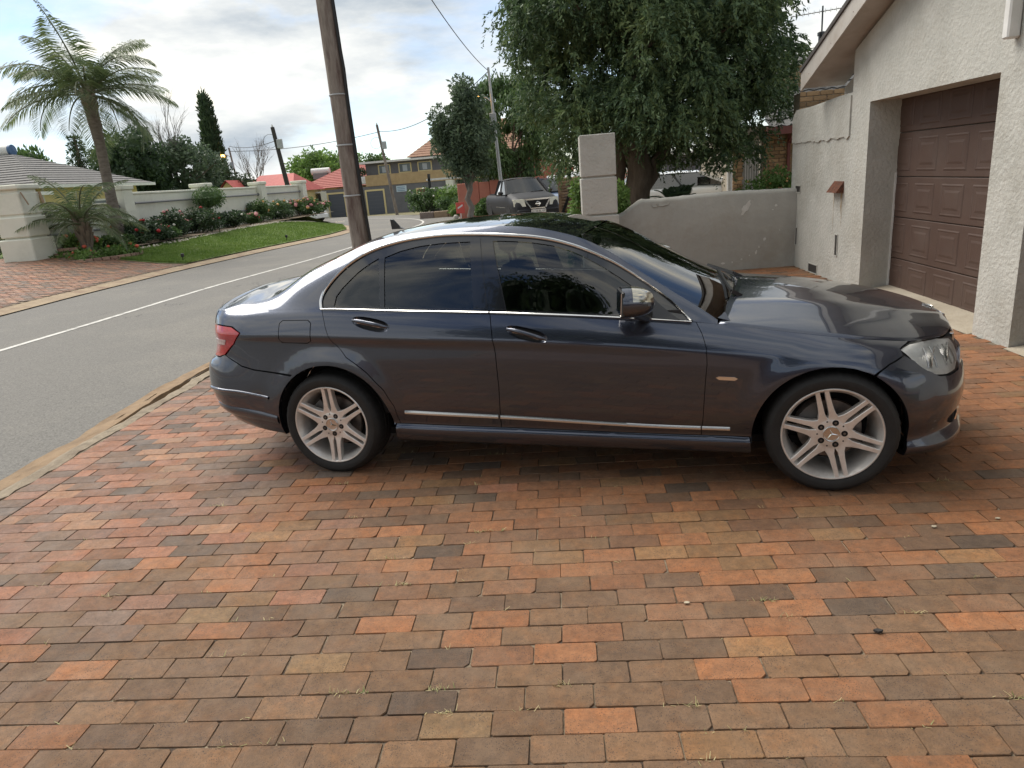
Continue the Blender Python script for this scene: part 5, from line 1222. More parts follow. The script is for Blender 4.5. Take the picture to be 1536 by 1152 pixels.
for i in range(7): MB().box(4.40+.055*i-6.5, 4.412+.055*i-6.5, .06, .075, .3, 2.05).build('gate_bar', m_white, gate)
for z in (.9, 1.5, 2.0): MB().box(4.38-6.5, 4.76-6.5, .06, .08, z, z+.02).build('gate_bar', m_white, gate)
hb('lintel', m_mortar, 4.10, 4.80, 17.0, 17.2, 2.02, 2.3)
# tiled roof rising away, with gutter
def tiled(name, p0, p1, up, mt, parent, rows, cols, wave=.035, base=(0,0,0)):
    # p0->p1 along the eave, up: vector to the ridge; overlapped wavy tiles as one part
    p0, p1, up = Vector(p0), Vector(p1), Vector(up); b = MB(); nrm = (p1-p0).cross(up).normalized()
    if nrm.z < 0: nrm = -nrm
    nn_ = cols*4
    for r in range(rows):
        vs = []
        for q, t in ((0, r/rows), (1, (r+1.12)/rows)):
            for c in range(nn_+1):
                s = c/nn_; h = wave*(.5+.5*math.cos(c*math.pi/2)); lift = .03*(1-q)
                vs.append(p0.lerp(p1, s) + up*t + nrm*(h+lift))
        k = nn_+1; b.add(vs, [(c, c+1, k+c+1, k+c) for c in range(nn_)]); b.add([vs[c] for c in range(k)] + [v-nrm*.03 for v in vs[:k]], [(c, c+1, k+c+1, k+c) for c in range(nn_)])
    o = b.build(name, mt, parent); o['kind'] = 'stuff'; return o
m_dtile = mat('slate_tile', (.075,.072,.070), .85, (.15,.145,.135), 9, bump=.4, bscale=40)
tiled('roof_tiles', (4.75-6.5, -.45, 2.22), (10-6.5, -.45, 2.22), (0, 3.2, 1.75), m_dtile, H, 11, 20)
MB().box(4.7-6.5, 10-6.5, -.60, -.46, 2.08, 2.24).build('gutter', m_gut, H)
MB().bar((5.35-6.5,-.5,2.1), (5.35-6.5,0,1.9), .06, .06).build('roof_strut', m_gut, H); MB().box(5.30-6.5, 5.36-6.5, -.06, 0-.013, .6, 2.08).build('downpipe', m_gut, H)
# chimney and flue with aerials
ch = MB().box(5.62-6.5, 6.4-6.5, 1.2, 1.9, 2.5, 3.62).build('chimney', m_ybrickf, H)
FL = thing('tv_aerial', 'thin television aerial on a black flue pipe above the garage eave', 'aerial', (6.66, 19, 3.0))
MB().lathe([(.001,0),(.075,0),(.075,1.33),(.10,1.33),(.10,1.40),(.06,1.42),(.001,1.42)], 16).build('flue_pipe', m_black, FL, True)
m_alu = mat('aluminium', (.35,.35,.35), .4, metal=.8)
MB().tube([(0,0,1.4),(0,0,1.98)], .02, 8).build('mast', m_black, FL)
b = MB(); b.tube([(-.75,0,1.80),(.9,0,1.93)], .010, 6); b.build('boom', m_alu, FL)
for i in range(13):
    x = -.72 + .13*i; z = 1.80+.13*(x+.75)/1.65; MB().tube([(x,-.12,z),(x,.12,z)], .005, 5).build('element', m_alu, FL); MB().tube([(x,0,z-.05),(x,0,z+.05)], .005, 5).build('element', m_alu, FL)
MB().tube([(-.5,0,1.02),(0,0,1.10)], .01, 6).tube([(-.5,-.1,1.02),(-.5,.1,1.02)], .008, 5).build('side_boom', m_alu, FL)
# brick parapet of the side building, just past the garage
PP = thing('brick_parapet', 'short yellow-brick parapet with dark tiles under the garage eave', 'wall', (4.9, 13, 0))
MB().box(-.66, .9, 0, .3, 0, 2.62).build('parapet_body', m_mortar, PP)
r_ = random.Random(8); me1 = None
for row in range(8):
    z = 1.98 + row*.083; x = -.66 - (.115 if row % 2 else 0)
    while x < .9:
        a, c = max(x, -.66), min(x+.215, .9)
        if c-a > .05:
            o = MB().bevbox(0, c-a, -.018, -.001, 0, .073, .006).build('brick', m_ybrick, PP); o.location = (a, 0, z)
        x += .225
for i in range(12): MB().add([(.05+.075*i, -.06, 2.63), (.12+.075*i, -.06, 2.63), (.12+.075*i, .3, 2.73), (.05+.075*i, .3, 2.73)], [(0,1,2,3)]).__class__
b = MB()
for i in range(11): b.bevbox(.06+.076*i, .13+.076*i, -.05, .3, 2.621, 2.655+.01*(i % 2), .008)
b.build('ridge_tiles', m_dtile, PP)
# white round post
P_ = thing('white_post', 'round white post standing beside the yellow-brick porch', 'post', (3.94, 16.6, 0)); MB().lathe([(.001,0),(.06,0),(.06,2.35),(.075,2.35),(.075,2.42),(.001,2.42)], 20).build('post_shaft', m_white, P_, True)
# grey garden building with a white window, seen under the conifer
GB = thing('grey_outbuilding', 'plain grey building with white barred window seen under the conifer', 'building', (5.5, 30, 0)); m_gwall = mat('grey_wall_paint', (.105,.105,.115), .85, (.13,.13,.14), 3)
MB().box(-1.6, 4.5, 0, 4, -.3, 1.95).build('wall', m_gwall, GB)
MB().box(-1.8, 4.7, -.25, 4.2, 1.95, 2.08).build('roof', m_white, GB)
w_ = MB().box(-1.46, -.98, -.03, -.002, 1.12, 1.66).build('window', m_white, GB); MB().box(-1.42, -1.02, -.036, -.031, 1.16, 1.62).build('pane', mat('window_glass_far', (.10,.12,.13), .1), w_)
for i in range(4): MB().box(-1.40+.11*i, -1.385+.11*i, -.05, -.038, 1.14, 1.64).build('bar', m_white, w_)
for (x, z) in ((.1,1.5),(.35,1.53)): MB().box(x, x+.14, -.01, -.001, z, z+.1).build('air_brick', m_hole_shade, GB)
MB().box(-4.2, -1.6, -3, -2.8, -.3, 1.18).build('stone_base', mat('tan_wall', (.30,.24,.17), .9, (.38,.31,.23), 3), GB)
# lattice screen
LT = thing('lattice_screen', 'white criss-cross lattice screen left of the conifer trunk', 'lattice', (2.4, 24, 0))
for i in range(14):
    x = -.6 + .1*i
    MB().bar((x, 0, .9), (x-.45, 0, 1.75), .02, .008, (0,1,0)).build('slat', m_white, LT); MB().bar((x-.45, .012, .9), (x, .012, 1.75), .02, .008, (0,1,0)).build('slat', m_white, LT)
# ---- plants by the wall
def cycad(name, label, loc, n, L_, lm, seed=1, stem=.25):
    t = thing(name, label, 'plant', loc); r = random.Random(seed); Q = []
    MB().lathe([(.001,-.1),(.14,-.1),(.16,stem*.6),(.12,stem),(.001,stem+.03)], 14).build('stem', m_bark, t, True)
    for i in range(n):
        a = 6.283*i/n*2.4 + r.uniform(-.2,.2); el = r.uniform(.15, 1.35); Lf = L_*r.uniform(.8, 1.1)
        for k in range(26):
            s = (k+1)/27; e = el - s*.75; hx = Lf*(math.cos(el)*s*.9+.12*s*s); z = stem + Lf*(math.sin(el)*s - .42*s*s*(1.2-.3*el))
            p = Vector((math.cos(a)*hx, math.sin(a)*hx, z)); side = Vector((-math.sin(a), math.cos(a), 0))
            for sg in (-1, 1):
                d = side*sg*.9 + Vector((math.cos(a), math.sin(a), 0))*.5 + Vector((0,0,.25)); d.normalize(); ll = .15*math.sin(math.pi*min(1, s*.9+.12))+.03
                Q.append([p, p+d*ll*.4+Vector((0,0,.009)), p+d*ll, p+d*ll*.4-Vector((0,0,.009))])
    quads_mesh('fronds', np.array([[tuple(v) for v in q] for q in Q]), lm, t); return t
cycad('cycad', 'dark spiky cycad behind the low wall beside the conifer trunk', (2.12, 12.7, .66), 46, .62, leafmat('cycad_leaf', (.018,.035,.016), (.035,.062,.025), (.055,.09,.035), scale=3), 3)
def shrub(name, label, loc, clumps, n, size, lm, flowers=(), group=None, cat='shrub', core=.5, stem=True):
    t = thing(name, label, cat, loc, 0, group); quads_mesh('foliage', clump_leaves(clumps, n, size, 'broad', rmin=.35, lw=.55), lm, t)
    if core:
        b = MB()
        for i, c in enumerate(clumps): blob(b, c[:3], (c[3]*core, c[4]*core, c[5]*core), i, 4)
        b.build('inner_foliage', lm, t)
    if stem:
        b = MB()
        for i, c in enumerate(clumps[:5]): limb(b, (c[0]*.2, c[1]*.2, -.1), c[:3], .02, .008, .08, 4, i)
        b.build('stems', m_bark, t)
    r = random.Random(hash(label) % 999 if False else len(label)*7+int(abs(loc[0])*10)); C_ = clumps
    for (fm, cnt, sz) in flowers:
        for _ in range(cnt):
            c = r.choice(C_); a = r.uniform(0, 6.283); e = r.uniform(-.1, 1.3); p = (c[0]+c[3]*1.02*math.cos(a)*math.cos(e), c[1]+c[4]*1.02*math.sin(a)*math.cos(e), c[2]+c[5]*1.02*math.sin(e)); s_ = sz*r.uniform(.7, 1.3)
            b = MB(); blob(b, p, (s_, s_, s_*.8), r.randrange(999), 4); b.build('bloom', fm, t)
    return t
m_fr = mat('bloom_red', (.42,.02,.025), .7); m_fo = mat('bloom_coral', (.60,.11,.06), .7); m_fp = mat('bloom_pink', (.62,.26,.26), .7); m_fw = mat('bloom_white', (.78,.76,.66), .7); m_fy = mat('bloom_peach', (.66,.36,.14), .7)
shrub('rose_shrub', 'green rose shrub with peach blooms beside the garage corner', (3.75, 13.0, .9), [(-.2,0,.12,.30,.25,.24),(.15,.05,.30,.30,.25,.25),(.32,0,.10,.25,.25,.25),(0,0,-.1,.4,.3,.25),(-.42,0,.0,.18,.2,.15)], 2600, .065, L_lite, ((m_fy, 14, .022), (m_fr, 3, .03)))
shrub('creeper', 'yellow-green creeper growing up beside the gate pillar', (.37, 11.25, 0), [(-.06,0,.35,.14,.12,.4),(-.05,0,.9,.12,.12,.35),(-.02,.05,1.35,.10,.1,.2),(.62,.3,.8,.16,.2,.5),(.66,.3,1.15,.14,.18,.3)], 3200, .06, L_lite, cat='plant')
# raised garden soil behind the low wall
b = MB(); b.box(1.0, 9, 11.26, 17, -.1, .62); structure(b.build('garden_soil', m_soil))
def hip_roof(parent, x0, x1, y0, y1, ze, zr, mt, rx0, rx1, ry):
    b = MB(); rows = 14
    def face(A, B, C_, D):
        for r in range(rows):
            t0, t1 = r/rows, (r+1.08)/rows; u = Vector((0,0,.04)); A_, B_, C2, D2 = Vector(A), Vector(B), Vector(C_), Vector(D); p, q, s, w = A_.lerp(D2, t0), B_.lerp(C2, t0), B_.lerp(C2, min(1,t1)), A_.lerp(D2, min(1,t1)); b.quad(p+u, q+u, s, w); b.quad(p, q, q+u, p+u)
    face((x0,y0,ze),(x1,y0,ze),(rx1,ry,zr),(rx0,ry,zr)); face((x1,y0,ze),(x1,y1,ze),(rx1,ry,zr),(rx1,ry,zr)); face((x0,y1,ze),(x0,y0,ze),(rx0,ry,zr),(rx0,ry,zr)); face((x1,y1,ze),(x0,y1,ze),(rx0,ry,zr),(rx1,ry,zr))
    o = b.build('roof_tiles', mt, parent); o['kind'] = 'stuff'; return o
# ---------------------------------------------------------------- left property: wall, palms, roses, house
m_cream = mat('cream_paint', (.68,.67,.56), .85, (.73,.72,.61), 2.5, bump=.15, bscale=40, dirt=(.42,.41,.33), dscale=1.2, damt=.4)
m_rail = mat('grey_rail', (.22,.22,.22), .5, metal=.5)
def cream_pillar(y, w, h, label, big=False):
    t = thing('wall_pillar', label, 'pillar', (-15.0, y, Z_L), 0, 'cream pillars of the garden wall')
    if big:
        for (z0, z1, g) in ((-.1,.62,.05),(.66,1.22,.0),(1.27,1.86,-.03)): MB().bevbox(-w/2-g, w/2+g, -w/2-g, w/2+g, z0, z1, .03).build('block', m_cream, t, True)
        MB().box(-w/2+.07, w/2-.07, -w/2+.07, w/2-.07, 0, 2.0).build('core', m_cream, t); MB().bevbox(-w/2-.02, w/2+.02, -w/2-.02, w/2+.02, 1.94, 2.08, .03).build('cap', m_cream, t, True)
        for s in (-1, 1): MB().bar((w/2+.02, s*.36, 1.86), (w/2+.12, s*.30, 1.52), .07, .03).build('bracket', mat('bracket_wood', (.28,.19,.11), .8), t)
    else:
        MB().bevbox(-w/2, w/2, -w/2, w/2, -.1, h-.16, .02).build('shaft', m_cream, t, True); MB().bevbox(-w/2-.05, w/2+.05, -w/2-.05, w/2+.05, h-.16, h, .03).build('cap', m_cream, t, True)
        for z in (.55, 1.1): MB().box(w/2+.001, w/2+.012, -w/2, w/2, z, z+.03).build('groove', m_cream, t)
    return t
cream_pillar(19.35, .86, 2.1, 'widest cream pillar with timber brackets at the left edge', True)
cream_pillar(24.2, .62, 1.98, 'cream pillar just right of the tall palm trunk'); cream_pillar(30.1, .62, 1.98, 'cream pillar in the middle of the garden wall'); cream_pillar(36.0, .62, 1.98, 'cream pillar second from the far end of the garden wall'); cream_pillar(42.0, .66, 1.98, 'cream pillar at the far end of the garden wall')
def cream_wall(y0, y1, h, label, lower=None):
    t = thing('garden_wall', label, 'wall', (-15.05, (y0+y1)/2, Z_L), 0, 'cream wall panels'); L_ = (y1-y0)/2
    MB().box(-.11, .11, -L_, L_, -.1, h).build('panel', m_cream, t); MB().bevbox(-.15, .15, -L_, L_, h+.001, h+.09, .02).build('coping', m_cream, t)
    for z in ((h*.82, h*.40) if lower is None else lower): MB().tube([(.22, -L_+.15, z), (.22, L_-.15, z)], .035, 8).build('rail', m_rail, t, True); [MB().lathe([(.001,0),(.07,0),(.07,.03),(.001,.03)], 12, Matrix.Translation((.22, s*(L_-.12), z)) @ Matrix.Rotation(R_(90), 4, 'X')).build('rail_cap', m_rail, t) for s in (-1, 1)]
    return t
cream_wall(19.95, 23.85, 1.35, 'low cream wall panel with rails between widest pillar and palm', (.62, 1.28)); cream_wall(24.55, 29.75, 1.66, 'cream wall panel behind the red and white roses'); cream_wall(30.45, 35.65, 1.66, 'cream wall panel behind the pink roses'); cream_wall(36.35, 41.65, 1.66, 'cream wall panel at the far end')
# boundary beyond the driveway gap
MB_ = thing('side_hedge', 'dark spreading palm foliage behind the left cream pillar', 'plant', (-17.5, 22.4, Z_L))
def frond(Q, base, az, el, L_, droop, n=46, lw=.035, ll=.42, rachis=None, vshape=.35, seed=0):
    r = random.Random(seed); p = Vector(base); h = Vector((math.cos(az), math.sin(az), 0)); prev = p; pts = [p.copy()]; e = el
    for k in range(n):
        s = k/n; e = el - droop*s**1.25; d = h*math.cos(e) + Vector((0,0,math.sin(e))); p = p + d*(L_/n); pts.append(p.copy())
        if s < .12: continue
        side = d.cross(Vector((0,0,1)));
        if side.length < 1e-3: side = Vector((-math.sin(az), math.cos(az), 0))
        side.normalize(); up = side.cross(d)
        l = ll*math.sin(math.pi*min(1, .12+.86*s))**.6
        for sg in (-1, 1):
            q = side*sg*.85 + d*.55 + up*vshape + Vector((0,0,-.30-.35*r.random())); q.normalize(); q2 = (q + Vector((0,0,-.55))).normalized(); m = p + q*l*.5; tip = m + q2*l*.5; wv = (d*.9+up*.2)*lw*.5
            Q.append([p, m+wv, tip, m-wv])
    return pts
def palm(name, label, loc, tr_pts, tr_r, nf, L_, el0, seed, ll=.42, lw=.035, n=46, extra=None, droop=(1.0,1.7)):
    t = thing(name, label, 'palm tree', loc); r = random.Random(seed)
    b = MB(); pts = []
    k = len(tr_pts)
    for i in range(k*4-3):
        f_ = i/4; j = min(k-2, int(f_)); pts.append(Vector(tr_pts[j]).lerp(Vector(tr_pts[j+1]), f_-j))
    rs = [np.interp(i/(len(pts)-1), np.linspace(0,1,len(tr_r)), tr_r)*(1+.04*(i % 2)) for i in range(len(pts))]
    b.tube(pts, rs, 14); b.build('trunk', mat('palm_trunk', (.13,.105,.085), .95, (.22,.185,.15), 6, bump=1.0, bscale=14, aniso=(1,1,3)), t, True, 60)
    Q = []; top = Vector(tr_pts[-1]); rb_ = MB()
    fl = []
    for i in range(nf):
        az = 2.399*i + r.uniform(-.25,.25); el = el0[0] + (el0[1]-el0[0])*((i+.5)/nf) + r.uniform(-.08,.08); fl.append((az, el, L_*r.uniform(.85, 1.08), r.uniform(*droop)))
    for (az, el, l, dr) in (extra or []) + fl:
        P_ = frond(Q, top, az, el, l, dr, n, lw, ll, seed=r.randrange(999)); rb_.tube([P_[j] for j in range(0, len(P_), 5)], [.03*(1-.85*j/len(P_))+.006 for j in range(0, len(P_), 5)], 5)
    quads_mesh('fronds', np.array([[tuple(v) for v in q] for q in Q]), L_palm, t); rb_.build('frond_stalks', mat('palm_stalk', (.11,.12,.06), .7), t)
    # leaf bases
    b = MB()
    for i in range(26):
        a = 2.4*i; z = -.75+.8*i/26; c = top + Vector((0,0,z)); b.bar(c + Vector((math.cos(a)*.10, math.sin(a)*.10, 0)), c + Vector((math.cos(a)*.24, math.sin(a)*.24, .45)), .10, .03, (math.cos(a), math.sin(a), 0))
    b.build('leaf_bases', mat('palm_boot', (.17,.13,.095), .95, (.24,.19,.14), 8), t)
    return t
palm('palm_tree', 'tall feathery palm with leaning trunk rising over the cream wall', (-14.55, 23.0, Z_L), [(0,0,-.1),(-.02,.0,1.0),(-.03,.05,2.2),(-.03,.1,3.2),(-.05,.1,4.2),(-.05,.1,4.75)], [.21,.18,.16,.155,.20,.22], 25, 2.7, (-.2, 1.25), 4, ll=.95, lw=.034, n=84, droop=(.7, 2.0), extra=[(3.4,1.42,2.9,.35),(2.9,1.2,2.8,.9),(.5,1.15,2.6,1.0)])
palm('small_palm', 'small feathery palm with short trunk in the round planter', (-13.9, 20.3, .30), [(0,0,-.1),(-.06,0,.45),(-.03,0,.95)], [.20,.15,.12], 20, 2.0, (.1, 1.4), 9, ll=.48, lw=.026, n=56, droop=(1.0, 1.8))
Q = []
for i in range(22): frond(Q, (0,0,.1), i*2.4, .2+1.1*i/22, 2.0, 1.2, 30, .05, .55, seed=i)
quads_mesh('fronds', np.array([[tuple(v) for v in q] for q in Q]), leafmat('dark_palm_leaf', (.015,.03,.014), (.03,.055,.022), scale=1), MB_); MB().lathe([(.001,-.1),(.18,-.1),(.15,.25),(.001,.3)], 10).build('stem', m_bark, MB_)  # leaf colour is a darker green than the other palms
# planter ring of bricks
m_pl = mat('planter_brick', (.25,.15,.105), .9, (.33,.22,.16), 9, objvar=.25)
PL = thing('round_planter', 'low round brick planter around the small palm', 'planter', (-13.9, 20.3, .18))
me2 = None
for row in range(2):
    for i in range(40):
        a = 6.283*(i+.5*row)/40
        if me2 is None: o = MB().bevbox(-.095, .095, -.06, .06, 0, .085, .01).build('brick', m_pl, PL); me2 = o.data
        else: o = bpy.data.objects.new('brick', me2); link(o, PL)
        o.location = (1.35*math.cos(a), 1.35*math.sin(a), .0+row*.09); o.rotation_euler = (0, 0, a+R_(90))
MB().lathe([(.001,.15),(1.3,.12),(1.3,-.1)], 28).build('soil', m_soil, PL, True)
shrub('planter_flowers', 'low green flowering plants filling the round planter', (-13.7, 20.0, .28), [(.7,.1,.12,.45,.4,.22),(.2,-.6,.12,.4,.35,.18),(-.6,-.3,.1,.35,.35,.18),(.9,.5,.15,.3,.3,.2)], 2500, .09, L_lite, ((m_fo, 12, .05),), stem=False, core=.6)
BK = thing('bed_edging', 'stepped brick edging beside the left cream pillar', 'edging', (-14.3, 19.9, .33))
for (x0, x1, z) in ((-.6,1.2,0),(-.5,.9,.12),(-.4,.4,.24)):
    x = x0
    while x < x1: o = bpy.data.objects.new('brick', me2); link(o, BK); o.location = (x, -.5+z*2.2, z); x += .2
# roses and bedding along the wall, each bush its own thing
def rclumps(seed, w, h, n=7): 
    r = random.Random(seed); return [(r.uniform(-w,w)*.75, r.uniform(-w,w)*.6, h*(.25+.55*r.random()), w*r.uniform(.38,.6), w*r.uniform(.38,.6), h*r.uniform(.18,.3)) for _ in range(n)]
ROSES = [(-14.3,20.6,.55,.9,((m_fo,40,.06),),'bed of coral-red salvia flowers beside the left cream pillar',L_lite),
 (-14.2,22.1,.55,.6,((m_fw,10,.06),(m_fr,6,.05)),'low bed plant with white and red blooms left of palm trunk',L_mid),
 (-14.0,23.3,.8,1.3,((m_fr,9,.07),(m_fo,6,.06)),'dark rose bush with crimson blooms beside the palm trunk',L_dark),
 (-13.8,24.3,.6,.75,((m_fp,14,.06),(m_fw,6,.05)),'low rose bush with pale pink blooms right of palm trunk',L_mid),
 (-14.1,25.7,.95,1.65,((m_fp,14,.07),(m_fw,10,.07)),'tall rose bush with pink and white blooms right of the palm',L_dark),
 (-14.1,27.4,.95,1.75,((m_fp,10,.07),(m_fr,5,.06)),'tall dense rose bush left of the clipped globe shrub',L_dark),
 (-14.1,30.6,.80,1.35,((m_fw,5,.06),),'rose bush with few blooms right of the globe shrub',L_dark),
 (-14.1,32.3,.45,.9,((m_fp,12,.09),(m_fr,6,.08)),'small rose bush with deep pink blooms',L_mid),
 (-14.1,34.0,.95,1.75,((m_fy,10,.07),(m_fw,4,.07)),'tall rose bush with peach blooms near the fourth pillar',L_mid),
 (-14.1,36.8,.9,1.6,((m_fw,6,.07),),'dark rose bush right of the peach roses',L_dark),
 (-14.0,39.0,1.0,1.5,((m_fp,26,.09),(m_fy,8,.08)),'rose bush covered in pink blooms before the far pillar',L_mid),
 (-14.0,41.2,.9,1.4,((m_fp,24,.10),(m_fw,6,.09)),'farthest rose bush with pink blooms beside the white car',L_mid)]
for i, (x, y, w, h, fl, lb, lm) in enumerate(ROSES): shrub('rose_bush', lb, (x, y, Z_L+.02), rclumps(i+3, w*.9, h*.62), 2600, .10, lm, fl, 'roses along the cream wall', 'bush')
shrub('globe_shrub', 'clipped round shrub standing among the roses', (-14.2, 29.0, Z_L), [(0,0,1.35,.62,.62,.45)], 2600, .07, L_mid, cat='shrub', core=.85)
# pebble band between lawn and bed
rgp = np.random.default_rng(8); Q = []
m_peb = mat('pale_pebble', (.50,.42,.34), .9, (.62,.56,.48), 8)
pb = MB()
for i in range(700):
    y = rgp.uniform(19.9, 44); x = -13.3+rgp.normal(0, .09); s = rgp.uniform(.03,.075); z = lz(x, y)+.07
    pb.add([(x-s,y,z),(x,y-s*.8,z),(x+s,y,z),(x,y+s*.8,z),(x,y,z+s*.7)], [(0,1,4),(1,2,4),(2,3,4),(3,0,4)])
tag(pb.build('pebble_band', m_peb), 'band of pale pebbles between lawn and flower bed', 'pebbles', kind='stuff')
# little black garden spike lights and a white service box
for (x, y, lb) in ((-10.9,19.95,'small black spike light at the near corner of the lawn'),(-10.3,26.6,'small black spike light farther along the lawn edge')):
    t = thing('garden_light', lb, 'light', (x, y, lz(x,y)+.05), 0, 'spike lights on the lawn'); MB().tube([(0,0,-.05),(0,0,.14)], .012, 6).build('spike', m_black, t); MB().bevbox(-.03,.05,-.035,.035,.13,.23,.012).build('head', m_black, t)
t = thing('service_box', 'white ribbed service box behind the coral-red flowers', 'box', (-14.7, 21.3, Z_L)); MB().bevbox(-.2,.2,-.32,.32,-.1,.95,.03).build('cabinet', m_white, t, True); [MB().box(.201,.212,-.26+.13*i,-.23+.13*i,.08,.85).build('rib', m_white, t) for i in range(5)]
# house behind the wall
m_yel = mat('cream_yellow_wall', (.56,.44,.20), .85, (.62,.50,.25), 3); m_gt = mat('grey_concrete_tile', (.13,.125,.118), .85, (.19,.18,.17), 7, bump=.4, bscale=30)
HO = thing('tiled_house', 'pale yellow house with grey tiled hip roof behind the palms', 'house', (-24.5, 33, Z_L))
MB().box(-10, 2.4, -3.1, 4.3, -.1, 2.33).build('wall', m_yel, HO)
hip_roof(HO, -11, 3.0, -3.7, 4.9, 2.43, 4.08, m_gt, -8, -1.1, .6)
MB().box(2.95, 3.1, -3.8, 5.0, 2.30, 2.44).build('gutter', m_white, HO); MB().box(-11, 3.08, -3.86, -3.7, 2.30, 2.44).build('gutter', m_white, HO)
MB().tube([(2.9,-3.5,2.32),(2.48,-3.0,2.0),(2.48,-3.0,-.1)], .05, 8).build('downpipe', m_white, HO)
w_ = MB().box(2.401, 2.44, .3, 1.7, .75, 1.75).build('window', m_white, HO); MB().box(2.441, 2.445, .38, 1.62, .83, 1.67).build('pane', mat('window_glass_far', (.10,.12,.13), .1), w_)
t = thing('solar_geyser', 'white roof water heater with blue end on the grey tiled roof', 'water heater', (-26.4, 33.9, 4.72)); MB().lathe([(.001,-.6),(.24,-.6),(.26,-.5),(.26,.5),(.001,.5)], 18, Matrix.Rotation(R_(90), 4, 'Y')).build('tank', m_white, t, True); MB().lathe([(.001,.5),(.262,.501),(.262,.62),(.001,.66)], 18, Matrix.Rotation(R_(90), 4, 'Y')).build('end_cap', mat('blue_cap', (.05,.11,.22), .5), t, True); MB().box(-.5,.5,-.3,-.1,-.4,-.2).build('bracket', m_rail, t)
HL = thing('gatehouse', 'red-roofed house corner with white gutter at the left edge', 'house', (-22.5, 24.5, Z_L)); MB().box(-5, .6, 0, 5, -.1, 2.05).build('wall', m_yel, HL); m_redt = mat('red_roof', (.30,.075,.06), .8, (.37,.11,.085), 6)
tiled('roof_tiles', (-5.4,-.6,2.15), (1.0,-.6,2.15), (0,3,1.1), m_redt, HL, 8, 16); MB().box(.9, 1.08, -.7, 5.4, 2.02, 2.16).build('gutter', m_white, HL); MB().box(-5.4, 1.08, -.76, -.6, 2.02, 2.16).build('gutter', m_white, HL)
# ---- trees behind the left houses
def T(name, label, loc, r0, h, c, R3, n, cr, nl, sz, lm, seed, **k):
    return tree(name, label, loc, (r0, (0,0,h)), ell_clumps(c, R3, n, cr, seed, **{q: k.pop(q) for q in list(k) if q in ('zmin','shell','squash')}), nl, sz, lm, **k)
T('round_tree', 'dense dark round tree behind the tiled house', (-26.6,45,Z_L), .3, 3.5, (0,0,3.7), (2.1,2.1,2.4), 60, .75, 14000, .24, L_dark, 5, group='trees behind the garden wall')
T('leafy_tree', 'loose leafy tree with bare upper twigs right of the round tree', (-25.0,48,Z_L), .22, 4.2, (.2,0,3.3), (2.4,2.2,2.0), 46, .55, 8000, .24, L_grey, 6, core=.35, group='trees behind the garden wall')
# cedar with flat tiers
ct = []
for i in range(9):
    z = 2.6+i*.42; r = 1.15*(1-i/11); 
    for k in range(5): a = 2.4*i+6.283*k/5; ct.append((r*.7*math.cos(a), r*.7*math.sin(a), z, .45*(1-i/14), .45*(1-i/14), .10))
tree('cedar_tree', 'small tiered cedar left of the palm trunk', (-32.0,48,Z_L), (.14,(0,0,6.0)), ct, 3500, .22, L_dark, 'needle', core=0, group='trees behind the garden wall', lw=.3)
# columnar cypress
cc_ = [(.12*math.cos(i*2.4), .12*math.sin(i*2.4), .7+i*.24, .25+.75*math.sin(math.pi*min(1,(i+3)/41))**.7*(1-.55*i/36), .25+.75*math.sin(math.pi*min(1,(i+3)/41))**.7*(1-.55*i/36), .5) for i in range(37)]
tree('cypress_tree', 'tall narrow dark cypress beyond the garden wall', (-28.2,60,Z_L), (.2,(0,0,7)), cc_, 9000, .30, L_dark, 'up', core=.8, lw=.35)
T('conifer_hedge_tree', 'dark pointed conifers behind the roof at the left edge', (-38.0,50,Z_L), .3, 3, (0,0,4.2), (2.3,1.5,1.5), 26, .7, 5000, .3, L_mid, 7, mode='up')
T('backdrop_tree', 'low dark tree between the cypress and the leafy tree', (-27.0,57,Z_L), .25, 2.0, (0,0,2.2), (2.6,1.8,1.5), 34, .65, 6000, .26, L_dark, 17)
# bare trees
def bare(name, label, loc, h, seed, lean=.0, spread=.5, n0=9):
    t = thing(name, label, 'tree', loc); b = MB(); r = random.Random(seed)
    def grow(p, d, L_, rad, lev):
        q = p + d*L_; limb(b, p, q, rad, rad*.55, .05, 3, r.randrange(9999))
        if lev == 0: return
        for k in range(3 if lev > 1 else 4):
            nd = (d + Vector((r.uniform(-1,1), r.uniform(-1,1), r.uniform(-.1,.7)))*spread).normalized(); grow(p.lerp(q, r.uniform(.35, 1)), nd, L_*r.uniform(.5,.75), rad*.5, lev-1)
    for i in range(n0): grow(Vector((0,0,h*.12*i/n0)), Vector((r.uniform(-.35,.35), r.uniform(-.35,.35), 1)).normalized(), h*r.uniform(.4,.62), .05, 3)
    b.build('branches', m_bark2, t); return t
bare('bare_tree', 'leafless spindly tree rising above the leafy tree', (-25.2,47.5,Z_L+2), 5.2, 3, spread=.45, n0=7); bare('bare_shrub_tree', 'leafless grey tree above the red roof', (-29.2,70,Z_L+1), 5.6, 8, spread=.5, n0=8)
